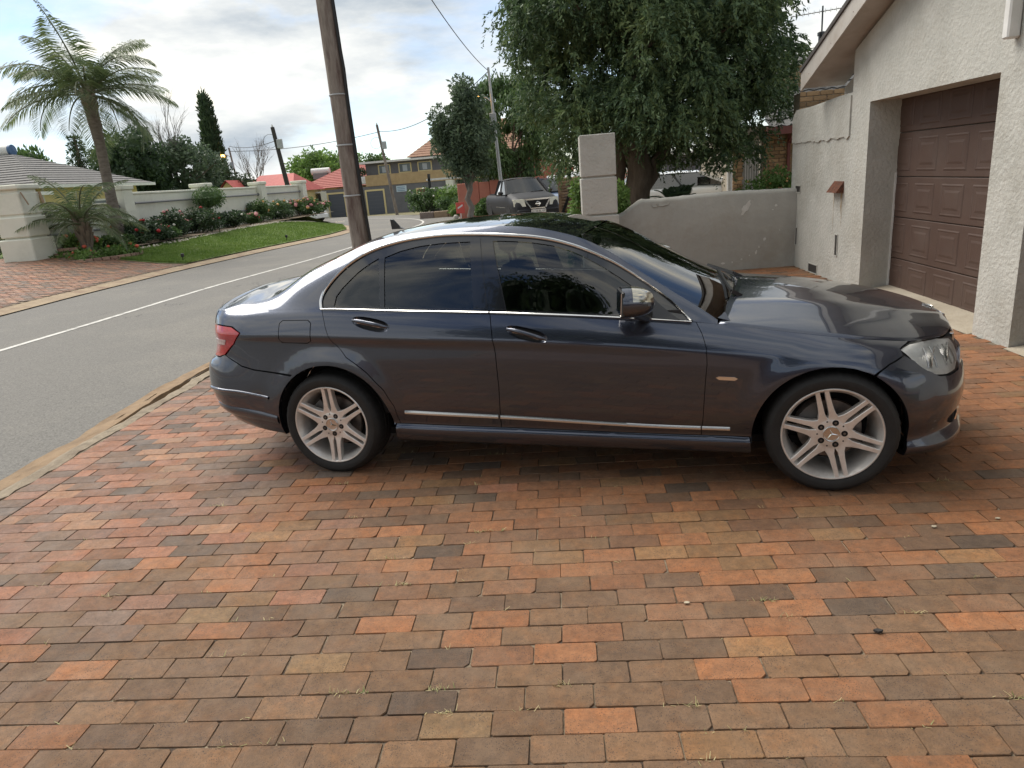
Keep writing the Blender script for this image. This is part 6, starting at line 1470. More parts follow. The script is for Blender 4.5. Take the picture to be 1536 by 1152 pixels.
# ---------------------------------------------------------------- poles, wires, street lamps
m_wood = mat('weathered_pole', (.175,.142,.118), .95, (.29,.25,.212), 11, bump=1.0, bscale=14, aniso=(1,1,.18), dirt=(.095,.06,.05), dscale=8, damt=1.0)
m_wire = mat('cable_black', (.015,.015,.016), .6)
m_galv = mat('galvanised', (.42,.43,.43), .5, (.34,.35,.35), 5, metal=.3)
UP = thing('utility_pole', 'thick weathered wooden utility pole rising behind the sedan boot', 'pole', (-3.34, 11.95, 0))
b = MB(); n = 40; rp_ = random.Random(2); vs = []
for i in range(n+1):
    z = -.3 + 8.3*i/n; c = Vector((-.012*z, -.045*z*0, z)); r = .163 - .0075*z
    for k in range(22): a = 6.283*k/22; q = 1 + .025*math.sin(5*a+z*.7)+rp_.uniform(-.012,.012); vs.append((c.x+r*q*math.cos(a), c.y+r*q*math.sin(a), z))
b.add(vs, [(i*22+k, i*22+(k+1) % 22, (i+1)*22+(k+1) % 22, (i+1)*22+k) for i in range(n) for k in range(22)] + [tuple(range(n*22, n*22+22))]); b.build('shaft', m_wood, UP, True, 40)
for (a, r, bow) in ((-.35,.018,.05),(-.15,.016,.03),(.05,.014,.02)):
    pts = []
    for z in np.linspace(0, 7.8, 30):
        rr_ = .163-.0075*z+.012+bow*max(0, math.sin(z*1.9+.4))*(1 if z < 3.6 else .25); pts.append((-.012*z+rr_*math.cos(a), rr_*math.sin(a)-.02, z))
    MB().tube(pts, r, 8).build('cable', m_wire, UP, True)
for z in (1.55, 2.35, 3.12): MB().lathe([(.163-.0075*z+.012,-.012),(.163-.0075*z+.016,0),(.163-.0075*z+.012,.012)], 26, Matrix.Translation((-.012*z,0,z))).build('band', m_galv, UP, True)
def wire(name, label, p0, p1, sag, r=.02, group=None, n=24):
    p0, p1 = Vector(p0), Vector(p1); pts = [p0.lerp(p1, i/n) - Vector((0,0,sag*4*(i/n)*(1-i/n))) for i in range(n+1)]
    o = MB().tube([p-p0 for p in pts], r, 6).build(name, m_wire, None, True); o.location = p0; tag(o, label, 'wire', group, 'thing'); return o
m_lit = mat('lamp_lit', (.9,.6,.25), .4, emit=(1.0,.50,.12), estr=7)
def lamp_pole(name, label, loc, h, lean, arm, group, mt, r=(.085,.055), head=1.0, az=180, box=None):
    t = thing(name, label, 'street lamp', loc, 0, group); lx, ly = lean
    MB().tube([(0,0,-.3),(lx*.5,ly*.5,h*.5),(lx,ly,h)], [r[0],(r[0]+r[1])/2,r[1]], 12).build('shaft', mt, t, True)
    z = arm; p = Vector((lx*z/h, ly*z/h, z)); d = Vector((math.cos(R_(az)), math.sin(R_(az)), 0)); q = p + d*.55*head + Vector((0,0,.28*head))
    MB().tube([p, p.lerp(q, .5)+Vector((0,0,.10*head)), q], .03, 8).build('arm', m_galv, t, True)
    hd = MB(); blob(hd, q+d*.22*head, (.34*head,.17*head,.11*head), 3, 7); hd.build('lamp_head', m_galv, t, True); l = MB(); blob(l, q+d*.24*head+Vector((0,-.12,-.09*head)), (.30*head,.20*head,.16*head), 4, 7); l.build('lamp_lens', m_lit, t, True)
    if box: MB().bevbox(p.x-.16, p.x+.16, p.y-.2, p.y-.06, box, box+.55, .02).build('junction_box', m_galv, t)
    return t
lamp_pole('street_lamp', 'grey street lamp post with lit orange lamp behind the pickup', (-2.55, 36, gz(36)), 6.9, (-.25, 0), 5.35, 'street lamps', m_galv, (.10,.06), 1.0, 180, 4.3)
lamp_pole('street_lamp', 'distant street lamp with small lit lamp beside the cypress', (-26.4, 60, gz(60)), 6.2, (-.45, 0), 5.4, 'street lamps', m_wood, (.09,.07), .9, 180, 4.5)
def pole(label, loc, h, lean, r, mt, boxz, rings=True):
    t = thing('utility_pole', label, 'pole', loc, 0, 'distant utility poles'); MB().tube([(0,0,-.3),(lean,0,h)], [r,r*.7], 12).build('shaft', mt, t, True); f_ = boxz/h
    MB().bevbox(lean*f_+.05, lean*f_+.40, -.18, .0, boxz-.28, boxz+.28, .03).build('junction_box', m_galv, t)
    MB().lathe([(.42+.012*math.cos(a), .012*math.sin(a)) for a in np.linspace(0,6.283,7)], 24, Matrix.Translation((lean*f_-.4,0,boxz+.2)) @ Matrix.Rotation(R_(80), 4, 'X')).build('cable_loop', m_wire, t, True)
    MB().lathe([(.001,0),(.05,0),(.06,.08),(.03,.16),(.001,.18)], 10, Matrix.Translation((lean,0,h))).build('insulator', m_white, t); return t
pole('dark distant utility pole standing behind the cream garden wall', (-16.5, 45, gz(45)), 6.0, -.65, .17, m_wire and mat('dark_pole', (.045,.04,.036), .9), 5.0)
pole('slender grey utility pole in front of the grey house', (-12.45, 56, gz(56)), 6.6, -.75, .13, m_wood, 5.1)
wire('overhead_wire', 'overhead wire from the roadside lamp up to the thick pole', (-2.85,36,6.6), (-3.45,11.95,7.6), .5, .014, 'overhead wires')
wire('overhead_wire', 'overhead wire sagging between the grey slender pole and street lamp', (-2.85,36,6.5), (-13.05,56,5.75), .75, .02, 'overhead wires')
wire('overhead_wire', 'overhead wire from the slender grey pole to the far lamp', (-13.05,56,5.72), (-26.8,60,5.5), .35, .022, 'overhead wires')
wire('overhead_wire', 'overhead wire from the dark pole to the far lamp', (-17.0,45,4.95), (-26.8,60,5.9), .25, .02, 'overhead wires')
wire('overhead_wire', 'overhead wire running over the driveway to the house', (-3.45,11.95,7.5), (6,-12,5.2), .5, .012, 'overhead wires')
# ---------------------------------------------------------------- houses at the bend
m_ghouse = mat('grey_house_paint', (.135,.135,.14), .85, (.16,.16,.165), 2); m_tan = mat('tan_cladding', (.38,.27,.14), .9, (.45,.33,.18), 3); m_yfr = mat('cream_frame', (.66,.55,.28), .7)
m_gdoor = mat('blue_grey_door', (.085,.095,.115), .7); m_fglass = mat('window_glass_far', (.10,.12,.13), .1)
GH = thing('grey_house', 'grey double-storey house with cream-framed garage doors at the road bend', 'house', (-14, 62, gz(62)))
def gb(nm, mt, x0, x1, y0, y1, z0, z1, par=GH): return MB().box(x0+14, x1+14, y0, y1, z0+.43, z1+.43).build(nm, mt, par)
gb('garage_wall', m_ghouse, -20.2, -9.2, 0, 6, -.7, 1.78); gb('upper_cladding', m_tan, -16.35, -6, .9, 6, 1.78, 2.72); gb('upper_wall', m_ghouse, -16.3, -6, .95, 6, 2.72, 3.68); gb('roof_edge', m_white, -16.8, -5.5, .3, 6.5, 3.68, 3.84); gb('upper_cladding_front', m_tan, -16.2, -8.6, -.04, .9, 1.79, 2.70)
for (a, c, z1) in ((-19.66,-18.28,1.38),(-17.25,-15.9,1.38),(-16.3+.05,-14.8+.0,1.38)):
    if a == -17.25: a, c = -17.6, -16.75
    d = gb('garage_door', m_gdoor, a, c, -.03, -.005, -.6, z1)
    for z in np.arange(-.3, 1.3, .3): MB().box(a+14, c+14, -.036, -.031, z+.43, z+.445).build('door_groove', m_ghouse, d)
    for (x0, x1, za, zb) in ((a-.14,a,-.6,z1+.14),(c,c+.14,-.6,z1+.14),(a,c,z1,z1+.14)): gb('door_frame', m_yfr, x0, x1, -.05, -.005, za, zb)
for (a, c) in ((-15.1,-14.2),(-13.3,-12.35),(-11.6,-10.55)):
    w_ = gb('window', m_yfr, a-.1, c+.1, .90, .945, 2.72, 3.52); MB().box(a+14, c+14, .885, .899, 2.80+.43, 3.46+.43).build('pane', m_fglass, w_); MB().box((a+c)/2+14-.2, (a+c)/2+14+.2, .878, .884, 2.85+.43, 3.35+.43).build('curtain', mat('curtain_pale', (.42,.46,.48), .9), w_)
w_ = gb('window', m_yfr, -11.9, -11.0, -.04, -.005, .1, 1.35); MB().box(2.2, 2.9, -.05, -.041, .6, 1.65).build('pane', mat('red_curtain', (.15,.05,.04), .8), w_)
gb('white_pier', m_cream, -9.2, -8.6, -.4, 3, -.6, 1.8)
gb('wall_sign', mat('sign_pale', (.50,.58,.62), .7, (.40,.52,.58), 3), -13.6, -12.7, -.03, -.004, 1.15, 1.65)
for z in (1.22, 1.36, 1.5): gb('sign_line', mat('sign_ink', (.12,.2,.3), .8), -13.5, -12.85, -.036, -.031, z, z+.05)
BS = thing('balcony_planter', 'white ornamental planter box with dark plant on the grey house', 'planter', (-16.6, 62.3, 1.9)); MB().bevbox(-.7,.5,-.3,.3,.1,.75,.08).build('box', m_white, BS); o = quads_mesh('plant', clump_leaves([(-.1,0,1.1,.5,.3,.35)], 300, .2), L_dark, BS)
m_brt = mat('brown_tile', (.25,.13,.085), .85, (.33,.19,.12), 5)
BR = thing('brown_roof', 'steep brown tiled roof behind the grey house', 'roof', (-8, 66, 0)); hip_roof(BR, -4.9, 6, -1.5, 8, 4.0, 6.9, m_brt, -1.0, 4, 3); MB().box(-4.6, 5.8, -1.2, 7.5, 0, 4.0).build('wall', m_ghouse, BR)
RH = thing('red_roof_house', 'house with broad faded red roof behind the grey garages', 'house', (-19.5, 69, 0)); hip_roof(RH, -4.6, 5.2, -3, 8, 1.95, 4.15, m_redt, -.4, 3.2, 2.5); MB().box(-4.2, 4.9, -2.6, 7.6, -.6, 1.95).build('wall', m_yel, RH)
RL = thing('red_gable_house', 'yellow gabled house with bright red roof left of the dark pole', 'house', (-23.5, 57, 0)); m_red2 = mat('bright_red_roof', (.40,.07,.06), .7, (.47,.10,.08), 4)
b = MB(); b.quad((-1.6,-1.5,1.9),(3.2,-1.5,1.9),(2.0,2.5,3.35),(-.9,2.5,3.35)); b.quad((-1.6,-1.6,1.86),(3.2,-1.6,1.86),(3.2,-1.5,1.9),(-1.6,-1.5,1.9)); b.poly([(3.2,-1.5,1.9),(3.2,6.5,1.9),(2.0,2.5,3.35)]); b.quad((3.2,6.5,1.9),(-1.6,6.5,1.9),(-.9,2.5,3.35),(2.0,2.5,3.35)); b.poly([(-1.6,6.5,1.9),(-1.6,-1.5,1.9),(-.9,2.5,3.35)]); b.build('roof', m_red2, RL)
b = MB(); b.prism([(-2.6,0.4),(-.6,.4),(-.6,2.3),(-1.6,3.1),(-2.6,2.3)], -2.2, -1.8, M=Matrix.Rotation(R_(90), 4, 'X') @ Matrix.Translation((0,0,4.0))); 
MB().box(-1.3, 2.9, -1.2, 6, -.3, 1.9).build('wall', m_yel, RL)
# gable dormer at the left end
MB().poly([(-2.5,-2.2,.2),(-.9,-2.2,.2),(-.9,-2.2,2.2),(-1.7,-2.2,2.95),(-2.5,-2.2,2.2)]).poly([(-.9,-2.2,.2),(-.9,0,.2),(-.9,0,2.2),(-.9,-2.2,2.2)]).poly([(-2.5,-2.2,.2),(-2.5,0,.2),(-2.5,0,2.2),(-2.5,-2.2,2.2)]).build('gable_wall', m_yel, RL)
MB().quad((-.65,-2.4,2.0),(-.65,.5,2.0),(-1.7,.5,3.08),(-1.7,-2.4,3.08)).quad((-2.75,-2.4,2.0),(-2.75,.5,2.0),(-1.7,.5,3.08),(-1.7,-2.4,3.08)).build('gable_roof', m_red2, RL)
w_ = MB().box(-1.45, -.95, -2.24, -2.201, 1.2, 2.2).build('window', m_fglass, RL)
MB().box(-4.6, -3.2, -1, 1, -.2, 2.1).build('side_block', mat('stone_block', (.28,.2,.15), .9), RL)
b = MB(); b.lathe([(.001,0),(.22,.02),(.36,.10)], 16, Matrix.Translation((-2.9,-2.6,2.5)) @ Matrix.Rotation(R_(70), 4, 'X')); b.build('satellite_dish', m_white, RL, True)
t = thing('solar_geyser', 'white roof water heater on the red roof by the green tree', 'water heater', (-22.6, 70, 3.6)); MB().lathe([(.001,-.9),(.3,-.9),(.3,.9),(.001,.9)], 14, Matrix.Rotation(R_(90), 4, 'Y')).build('tank', m_white, t, True); MB().box(-.7,.7,-.4,.1,-.7,-.25).build('bracket', m_rail, t)
# fence with dark lattice and end post by the white car
FG_ = thing('lattice_gate', 'dark lattice gate in the wall beside the white car', 'gate', (-21.3, 61.5, gz(61)))
for i in range(14): MB().box(-1.1+.17*i, -1.06+.17*i, -.02, .02, .2, 1.85).build('gate_bar', m_black, FG_)
for z in (.5, 1.0, 1.5, 1.85): MB().box(-1.15, 1.2, -.03, .03, z, z+.04).build('gate_rail', m_black, FG_)
MB().box(1.2, 1.6, -.2, .2, -.4, 2.1).build('gate_post', m_cream, FG_); MB().box(-1.2, 1.6, .5, .6, -.4, 1.9).build('backing_wall', m_ghouse, FG_); MB().box(-1.3, 1.3, -.1, .6, 2.0, 2.12).build('top_beam', m_white, FG_)
# coral precast wall and pergola, shrubs, log fence
m_coral = mat('coral_wall', (.42,.15,.105), .85, (.48,.19,.135), 2)
CW = thing('coral_wall', 'coral-pink panelled boundary wall behind the street tree', 'wall', (-2, 38, gz(38)))
for i in range(11):
    x = -3.1+.58*i; MB().bevbox(x, x+.555, 0, .12, -.3, 1.72+.05*(i % 2), .03).build('wall_panel', m_coral, CW); 
MB().box(-3.1, 3.3, .05, .08, -.3, 1.65).build('wall_core', m_coral, CW)
HC = thing('coral_house', 'coral house front partly hidden behind the street trees', 'house', (0, 43, gz(43))); MB().prism([(-3.4,0),(1.2,0),(1.2,2.2),(-1.0,3.1),(-3.4,2.2)], 0, .4, M=Matrix.Rotation(R_(90), 4, 'X')).build('gable_wall', m_coral, HC); MB().box(1.3, 4.5, -1, 2, -.3, 1.7).build('side_wall', m_coral, HC); MB().box(1.9,2.3,-1.06,-1.001,.2,1.5).build('door', m_black, HC); MB().box(2.9,3.1,-1.06,-1.001,.2,1.5).build('pillar_strip', m_white, HC)
PG = thing('pergola', 'white-beamed pergola with dark gate left of the street tree', 'pergola', (-6.6, 50, gz(50)))
for z in (1.55, 2.15): MB().box(-2.2, 2.4, 0, .12, z, z+.13).build('beam', m_white, PG)
for x in (-2.1, .5, 2.2): MB().box(x, x+.18, 0, .15, -.2, 2.6).build('post', m_black, PG)
MB().box(-2.0, .4, .3, .4, 0, 1.4).build('screen_panel', mat('pale_screen', (.36,.36,.33), .8), PG); MB().box(.7, 2.1, .3, .34, 0, 1.5).build('gate_leaf', m_black, PG)
for i in range(9): MB().box(.75+.15*i, .79+.15*i, .27, .299, 0, 1.55).build('gate_bar', m_rail, PG)
LF = thing('log_fence', 'stacked log fence behind the parked cars beside the grey pillar', 'fence', (.9, 28, gz(28))); m_log = mat('log_wood', (.20,.125,.075), .9, (.34,.24,.15), 6, objvar=.3); me3 = None
for i in range(15):
    o = MB().tube([(-.75,0,0),(.9,0,0)], [.055,.05], 9).build('log', m_log, LF, True) if me3 is None else bpy.data.objects.new('log', me3)
    if me3 is None: me3 = o.data
    else: link(o, LF)
    o.location = (.02*((i*7) % 5), 0, .02+.108*i)
for x in (-.7, .8): MB().box(x-.06, x+.06, -.12, -.06, -.1, 1.7).build('post', m_log, LF)
MB().bar((-.75,-.15,0), (-.15,-.15,1.35), .10, .05, (0,1,0)).build('leaning_plank', m_dark, LF)
KI = thing('kiosk_roof', 'small timber lean-to with corrugated roof behind the parked cars', 'shed', (.3, 31, gz(31))); MB().quad((-.6,0,1.5),(2.4,0,1.75),(2.4,1.5,1.95),(-.6,1.5,1.7)).build('corrugated_sheet', m_galv, KI); [MB().box(x, x+.12, 0, .12, -.2, 1.6).build('post', m_log, KI) for x in (-.5, .6, 2.2)]
# street trees by the lamp
tree('street_tree', 'dark leafy street tree with grey trunk left of the lamp post', (-4.0,34,gz(34)), (.17,(0,0,2.6)), ell_clumps((.05,0,3.9), (1.25,1.3,2.0), 60, .45, 21, -.95), 16000, .17, L_grey, group='street trees', bark=m_bark2, core=.45)
tree('street_tree', 'feathery green street tree directly behind the lamp post', (-1.9,39,gz(39)), (.22,(0,0,3)), ell_clumps((-.3,0,4.3), (2.5,2.0,3.0), 90, .55, 22, -.9), 22000, .20, L_mid, mode='droop', group='street trees', core=.5, lw=.35)
tree('green_tree', 'broad bright green tree behind the red roof', (-25.0,80,gz(80)), (.3,(0,0,3)), ell_clumps((0,0,4.0), (4.6,3,2.2), 60, .9, 23, -.6), 12000, .38, L_lite, core=.55)
tree('green_tree_far', 'distant green treetop right of the thick pole', (-19.5,82,gz(80)), (.25,(0,0,3)), ell_clumps((0,0,4.2), (2.0,2,1.3), 26, .6, 24, -.6), 4000, .35, L_mid, core=.5)
for i, (x, y, w, h, lm, fl, lb) in enumerate([(-9.0,50,1.3,1.6,L_mid,((m_fw,24,.08),),'shrub with white blossoms beside the grey house'),(-7.2,49,1.3,1.9,L_lite,(),'tall light green shrub in front of the pergola'),(-6.2,45,1.0,1.2,L_mid,(),'green shrub behind the low stone kerb'),(-5.2,41,.8,.9,L_lite,(),'leafy shrub just left of the street tree trunk'),(-3.3,36.6,.8,1.0,L_mid,(),'round shrub right of the street tree trunk')]):
    shrub('verge_shrub', lb, (x, y, gz(y)), rclumps(i+40, w, h, 8), 2600, .15, lm, fl, 'shrubs at the bend', 'shrub')
KS = thing('stone_kerb', 'low retaining kerb of coloured stone blocks at the bend', 'kerb', (-6.0, 41.5, gz(41)))
for i, (x, c) in enumerate([(-1.9,(.25,.20,.17)),(-1.05,(.36,.26,.17)),(-.2,(.38,.26,.15)),(.65,(.30,.24,.17))]): MB().bevbox(x, x+.83, -.15, .15, -.1, .30, .03).build('stone_block', mat('kerb_stone%d' % i, c, .9, tuple(k*.75 for k in c), 4), KS)
SG = thing('red_sign', 'small red and white sign at the foot of the street tree', 'sign', (-4.45, 33.6, gz(33))); MB().box(-.02,.02,-.02,.02,0,.5).build('post', m_white, SG); MB().bevbox(-.2,.2,-.03,-.0,.35,.85,.01).build('board', mat('sign_red', (.55,.08,.06), .6), SG); MB().poly([(-.12,-.034,.55),(.12,-.034,.68),(.12,-.034,.76),(-.12,-.034,.63)]).build('white_band', m_white, SG)
r_ = MB(); blob(r_, (0,0,.1), (.14,.12,.13), 4, 6); o = r_.build('boulder', mat('pale_stone', (.45,.42,.36), .9)); o.location = (-5.1, 36.5, gz(36)-.02); tag(o, 'single pale round stone lying at the road edge', 'stone', kind='thing')
# verge grass
rg = np.random.default_rng(6); n = 9000; gx_ = rg.uniform(-3.4, 1.5, n); gy_ = rg.uniform(24, 37, n); kp = np.sin(gx_*1.3+gy_*.8)+np.sin(gy_*1.7) > .2; gx_, gy_ = gx_[kp], gy_[kp]; n = len(gx_); gzz = np.array([gz(q) for q in gy_])-.01; an = rg.random(n)*6.28; P = np.zeros((n,3,3)); P[:,0] = np.stack([gx_-.03*np.cos(an), gy_-.03*np.sin(an), gzz],1); P[:,1] = np.stack([gx_+.03*np.cos(an), gy_+.03*np.sin(an), gzz],1); P[:,2] = np.stack([gx_+rg.normal(0,.05,n), gy_, gzz+rg.uniform(.06,.16,n)],1)
tag(quads_mesh('verge_grass', P, m_grass), 'patchy grass on the verge near the pickup', 'grass', kind='stuff')
# ---------------------------------------------------------------- other vehicles
def loft_body(top, w, zb, length, n=48, round_=.06):
    # top: list (x,z) of the shoulder line; w(x) half width; returns mesh builder
    b = MB(); xs = np.linspace(top[0][0], top[-1][0], n); tx = [p[0] for p in top]; tz = [p[1] for p in top]; k = 14; vs = []
    for x in xs:
        z = float(pchip(tx, tz, np.array([x]))[0]); hw = w(x); h = z-zb
        half = [(hw*.90, zb), (hw*.985, zb+h*.12), (hw, zb+h*.32), (hw*.995, zb+h*.6), (hw*.975, zb+h*.82), (hw*.90, zb+h*.955), (hw*.70, zb+h*.998)]
        vs += [(x, y, q) for y, q in half] + [(x, -y, q) for y, q in reversed(half)]
    b.add(vs, [(i*k+j, i*k+(j+1) % k, (i+1)*k+(j+1) % k, (i+1)*k+j) for i in range(n-1) for j in range(k)] + [tuple(range(k)), tuple(range((n-1)*k, n*k))])
    return b
def small_wheel(parent, x, y, r, w=.19, sg=1):
    t = empty('wheel', (x, y, r), 0, parent); M = Matrix.Rotation(R_(-90*sg), 4, 'X')
    MB().lathe([(r*.62,0),(r*.70,.012),(r*.92,.005),(r,-.03),(r,-w+.03),(r*.9,-w),(.001,-w)], 28, M).build('tyre', m_rub, t, True); MB().lathe([(r*.63,.002),(r*.58,-.01),(r*.5,-.02),(.04,-.005),(.001,-.005)], 24, M).build('rim', m_alloy, t, True); 
    for i in range(6): A = M @ Matrix.Rotation(R_(60*i), 4, 'Z'); MB().prism([(.04,-.02),(r*.58,-.015),(r*.58,.015),(.04,.02)], -.006, .004, M=A).build('spoke', m_alloy, t)
def cabin(parent, base, roof, paint, glass, zb, zr, wb, wr, split=(), tag_='roof'):
    # base (x0 rear, x1 front) at belt zb; roof (x0,x1) at zr
    (bx0, bx1), (rx0, rx1) = base, roof
    MB().add([(rx0+.05,-wr*.9,zr),(rx1-.08,-wr*.9,zr),(rx1-.08,wr*.9,zr),(rx0+.05,wr*.9,zr),(rx0,-wr,zr-.06),(rx1,-wr,zr-.06),(rx1,wr,zr-.06),(rx0,wr,zr-.06)], [(0,1,2,3),(4,5,1,0),(5,6,2,1),(6,7,3,2),(7,4,0,3)]).__class__
    b = MB(); n = 16; vs = []
    for s in np.linspace(-1, 1, n+1):
        c = 1-abs(s)**3; vs += [(rx0+.0, s*wr, zr-.05+.05*c), (rx0+(rx1-rx0)*.25, s*wr, zr-.03+.055*c), (rx0+(rx1-rx0)*.7, s*wr, zr-.03+.055*c), (rx1+.03*c, s*wr, zr-.05+.05*c)]
    b.add(vs, [(i*4+j, i*4+j+1, (i+1)*4+j+1, (i+1)*4+j) for i in range(n) for j in range(3)]); rf = b.build(tag_, paint, parent, True, 60)
    for nm, (x0, x1) in (('windscreen', (bx1, rx1)), ('rear_window', (bx0, rx0))):
        b = MB(); vs = []
        for s in np.linspace(-1, 1, 11):
            c = (1-s*s)*.10*(1 if nm == 'windscreen' else -1); vs += [(x0+c, s*wb*.93, zb), (x1+c*.35, s*wr*.93, zr-.05+.04*(1-s*s))]
        b.add(vs, [(2*i, 2*i+1, 2*i+3, 2*i+2) for i in range(10)]); b.build(nm, glass, parent, True)
    for sg in (-1, 1):
        # pillars
        for (p, q) in (((bx1, zb), (rx1, zr-.045)), ((bx0, zb), (rx0, zr-.045))): MB().bar((p[0], sg*wb*.965, p[1]-.02), (q[0], sg*wr*.965, q[1]), .07, .09, (0,0,1)).build('pillar', paint, parent)
        cuts = [0] + list(split) + [1]
        for i in range(len(cuts)-1):
            t0, t1 = cuts[i]+.012, cuts[i+1]-.012; L_ = lambda t, x0, x1: x0+(x1-x0)*t
            b = MB(); b.quad((L_(t0,bx0,bx1), sg*wb*.975, zb), (L_(t1,bx0,bx1), sg*wb*.975, zb), (L_(t1,rx0,rx1), sg*wr*.975, zr-.07), (L_(t0,rx0,rx1), sg*wr*.975, zr-.07)); b.build('side_window', glass, parent)
            if i: MB().bar((L_(cuts[i],bx0,bx1), sg*wb*.975, zb), (L_(cuts[i],rx0,rx1), sg*wr*.975, zr-.06), .04, .06, (0,0,1)).build('pillar', m_black, parent)
    return rf
m_cglass = glassmat('car_glass', (.12,.14,.14), ior=1.6, boost=1.4)
def wing_mirrors(parent, x, y, z, mt):
    for sg in (-1, 1): b = MB(); blob(b, (x, sg*(y+.10), z), (.07,.10,.075), 2, 7); b.build('door_mirror', mt, parent, True)
def plate_text(parent, txt, loc, rot, size, mt):
    cu = bpy.data.curves.new('plate_text', 'FONT'); cu.body = txt; cu.size = size; cu.align_x = 'CENTER'; cu.align_y = 'CENTER'; tmp = bpy.data.objects.new('tmp', cu); COL.objects.link(tmp); bpy.context.view_layer.update()
    me = bpy.data.meshes.new_from_object(tmp.evaluated_get(bpy.context.evaluated_depsgraph_get())); bpy.data.objects.remove(tmp); me.materials.append(mt); o = bpy.data.objects.new('plate_text', me); link(o, parent); o.location = loc; o.rotation_euler = rot; return o
# dark grey pickup facing the camera
m_pu = carpaint('pickup_paint', (.018,.018,.020)); m_pu.node_tree.nodes['Principled BSDF'].inputs['Coat Weight'].default_value = .0; m_pu.node_tree.nodes['Principled BSDF'].inputs['Specular IOR Level'].default_value = .25; m_pu.node_tree.nodes['Principled BSDF'].inputs['Roughness'].default_value = .5; m_pu.node_tree.nodes['Principled BSDF'].inputs['Metallic'].default_value = .15; PK = thing('pickup', 'dark grey pickup parked facing the sedan under the trees', 'pickup', (-1.28, 26.6, .05), R_(-72))
w_ = lambda x: .83 - .10*max(0, (x-1.75)/.5)**2 - .06*max(0, (-x-2.0)/.3)**2
loft_body([(-2.25,.80),(-2.2,.98),(-.5,.98),(0.0,1.0),(.75,1.02),(1.0,1.03),(1.5,.965),(1.95,.86),(2.15,.72),(2.24,.52)], w_, .24, 4.5).build('body', m_pu, PK, True, 50)
cabin(PK, (-.55, 1.05), (-.38, .38), m_pu, m_cglass, 1.0, 1.52, .80, .64, (.45,))
MB().box(-2.15, -.65, -.66, .66, .985, 1.0).build('load_bed', m_dark, PK)
for sg in (-1, 1):
    MB().bar((-.6, sg*.74, 1.0), (-.45, sg*.64, 1.42), .05, .05).build('roll_bar', m_black, PK)
    MB().box(1.0, 2.0, sg*.70-.03, sg*.70+.03, .22, .3).build('sill', m_dark, PK)
    b = MB(); b.add([(2.04,sg*.44,.62),(1.86,sg*.775,.62),(1.80,sg*.785,.84),(1.98,sg*.50,.84),(2.255,sg*.42,.59),(2.09,sg*.80,.60),(2.03,sg*.80,.83),(2.19,sg*.46,.83)], [(4,5,6,7),(0,1,5,4),(1,2,6,5),(2,3,7,6),(3,0,4,7)]); b.build('headlamp', mat('cloudy_lamp', (.62,.60,.46), .25, (.50,.48,.38), 8, coat=.8), PK, True)
    b = MB(); b.add([(2.225,sg*.20,.52),(2.145,sg*.44,.78),(2.12,sg*.50,.80),(2.17,sg*.40,.60),(2.23,sg*.26,.50)], [(0,1,2,3,4)]); 
    MB().bar((2.255, sg*.26, .53), (2.20, sg*.44, .80), .05, .09, (1,0,0)).build('grille_wing', m_chrome2, PK)
MB().bar((2.20,-.46,.81), (2.20,.46,.81), .06, .05).build('grille_bar', m_chrome2, PK); MB().bar((2.235,-.26,.52), (2.235,.26,.52), .04, .04).build('grille_bar', m_chrome2, PK)
MB().add([(2.215,-.44,.79),(2.215,.44,.79),(2.26,.25,.53),(2.26,-.25,.53)], [(0,1,2,3)]).build('grille', m_dark, PK)
for z in (.58,.64,.70): MB().bar((2.21+(.64-z)*.4,-.32-(z-.6)*.6,z), (2.21+(.64-z)*.4,.32+(z-.6)*.6,z), .015, .012).build('grille_slat', m_black, PK)
bd = empty('emblem', (2.26, 0, .66), 0, PK); MB().lathe([(.07+.012*math.cos(a), .012*math.sin(a)) for a in np.linspace(0,6.283,8)], 24, Matrix.Rotation(R_(80), 4, 'Y')).build('ring', m_chrome, bd, True); MB().box(-.01,.02,-.095,.095,-.018,.018).build('bar', m_chrome, bd)
MB().bevbox(2.16, 2.30, -.74, .74, .24, .50, .05).build('bumper', m_pu, PK, True); pl = MB().box(2.302, 2.312, -.26, .26, .36, .475).build('number_plate', m_white, PK)
plate_text(pl, 'DJ 33 BL GP', (2.3135, 0, .418), (R_(90), 0, R_(90)), .095, m_black)
wing_mirrors(PK, .80, .82, 1.06, m_black); MB().bar((1.08,-.6,1.035), (1.02,.05,1.06), .02, .02).bar((1.1,.1,1.035), (1.03,.6,1.06), .02, .02).build('wipers', m_black, PK)
for x in (-1.45, 1.40):
    for sg in (-1, 1): small_wheel(PK, x, sg*.82, .29, .19, sg); MB().lathe([(.34,0),(.34,.01),(.001,.01)], 24, Matrix.Translation((x, sg*.832-.005*sg, .29)) @ Matrix.Rotation(R_(-90*sg), 4, 'X')).build('wheel_well', m_dark, PK)
for sg in (-1, 1): MB().box(-.42,.98,sg*.833-.004,sg*.833+.004,.55,.565).build('side_strip', m_chrome2, PK)
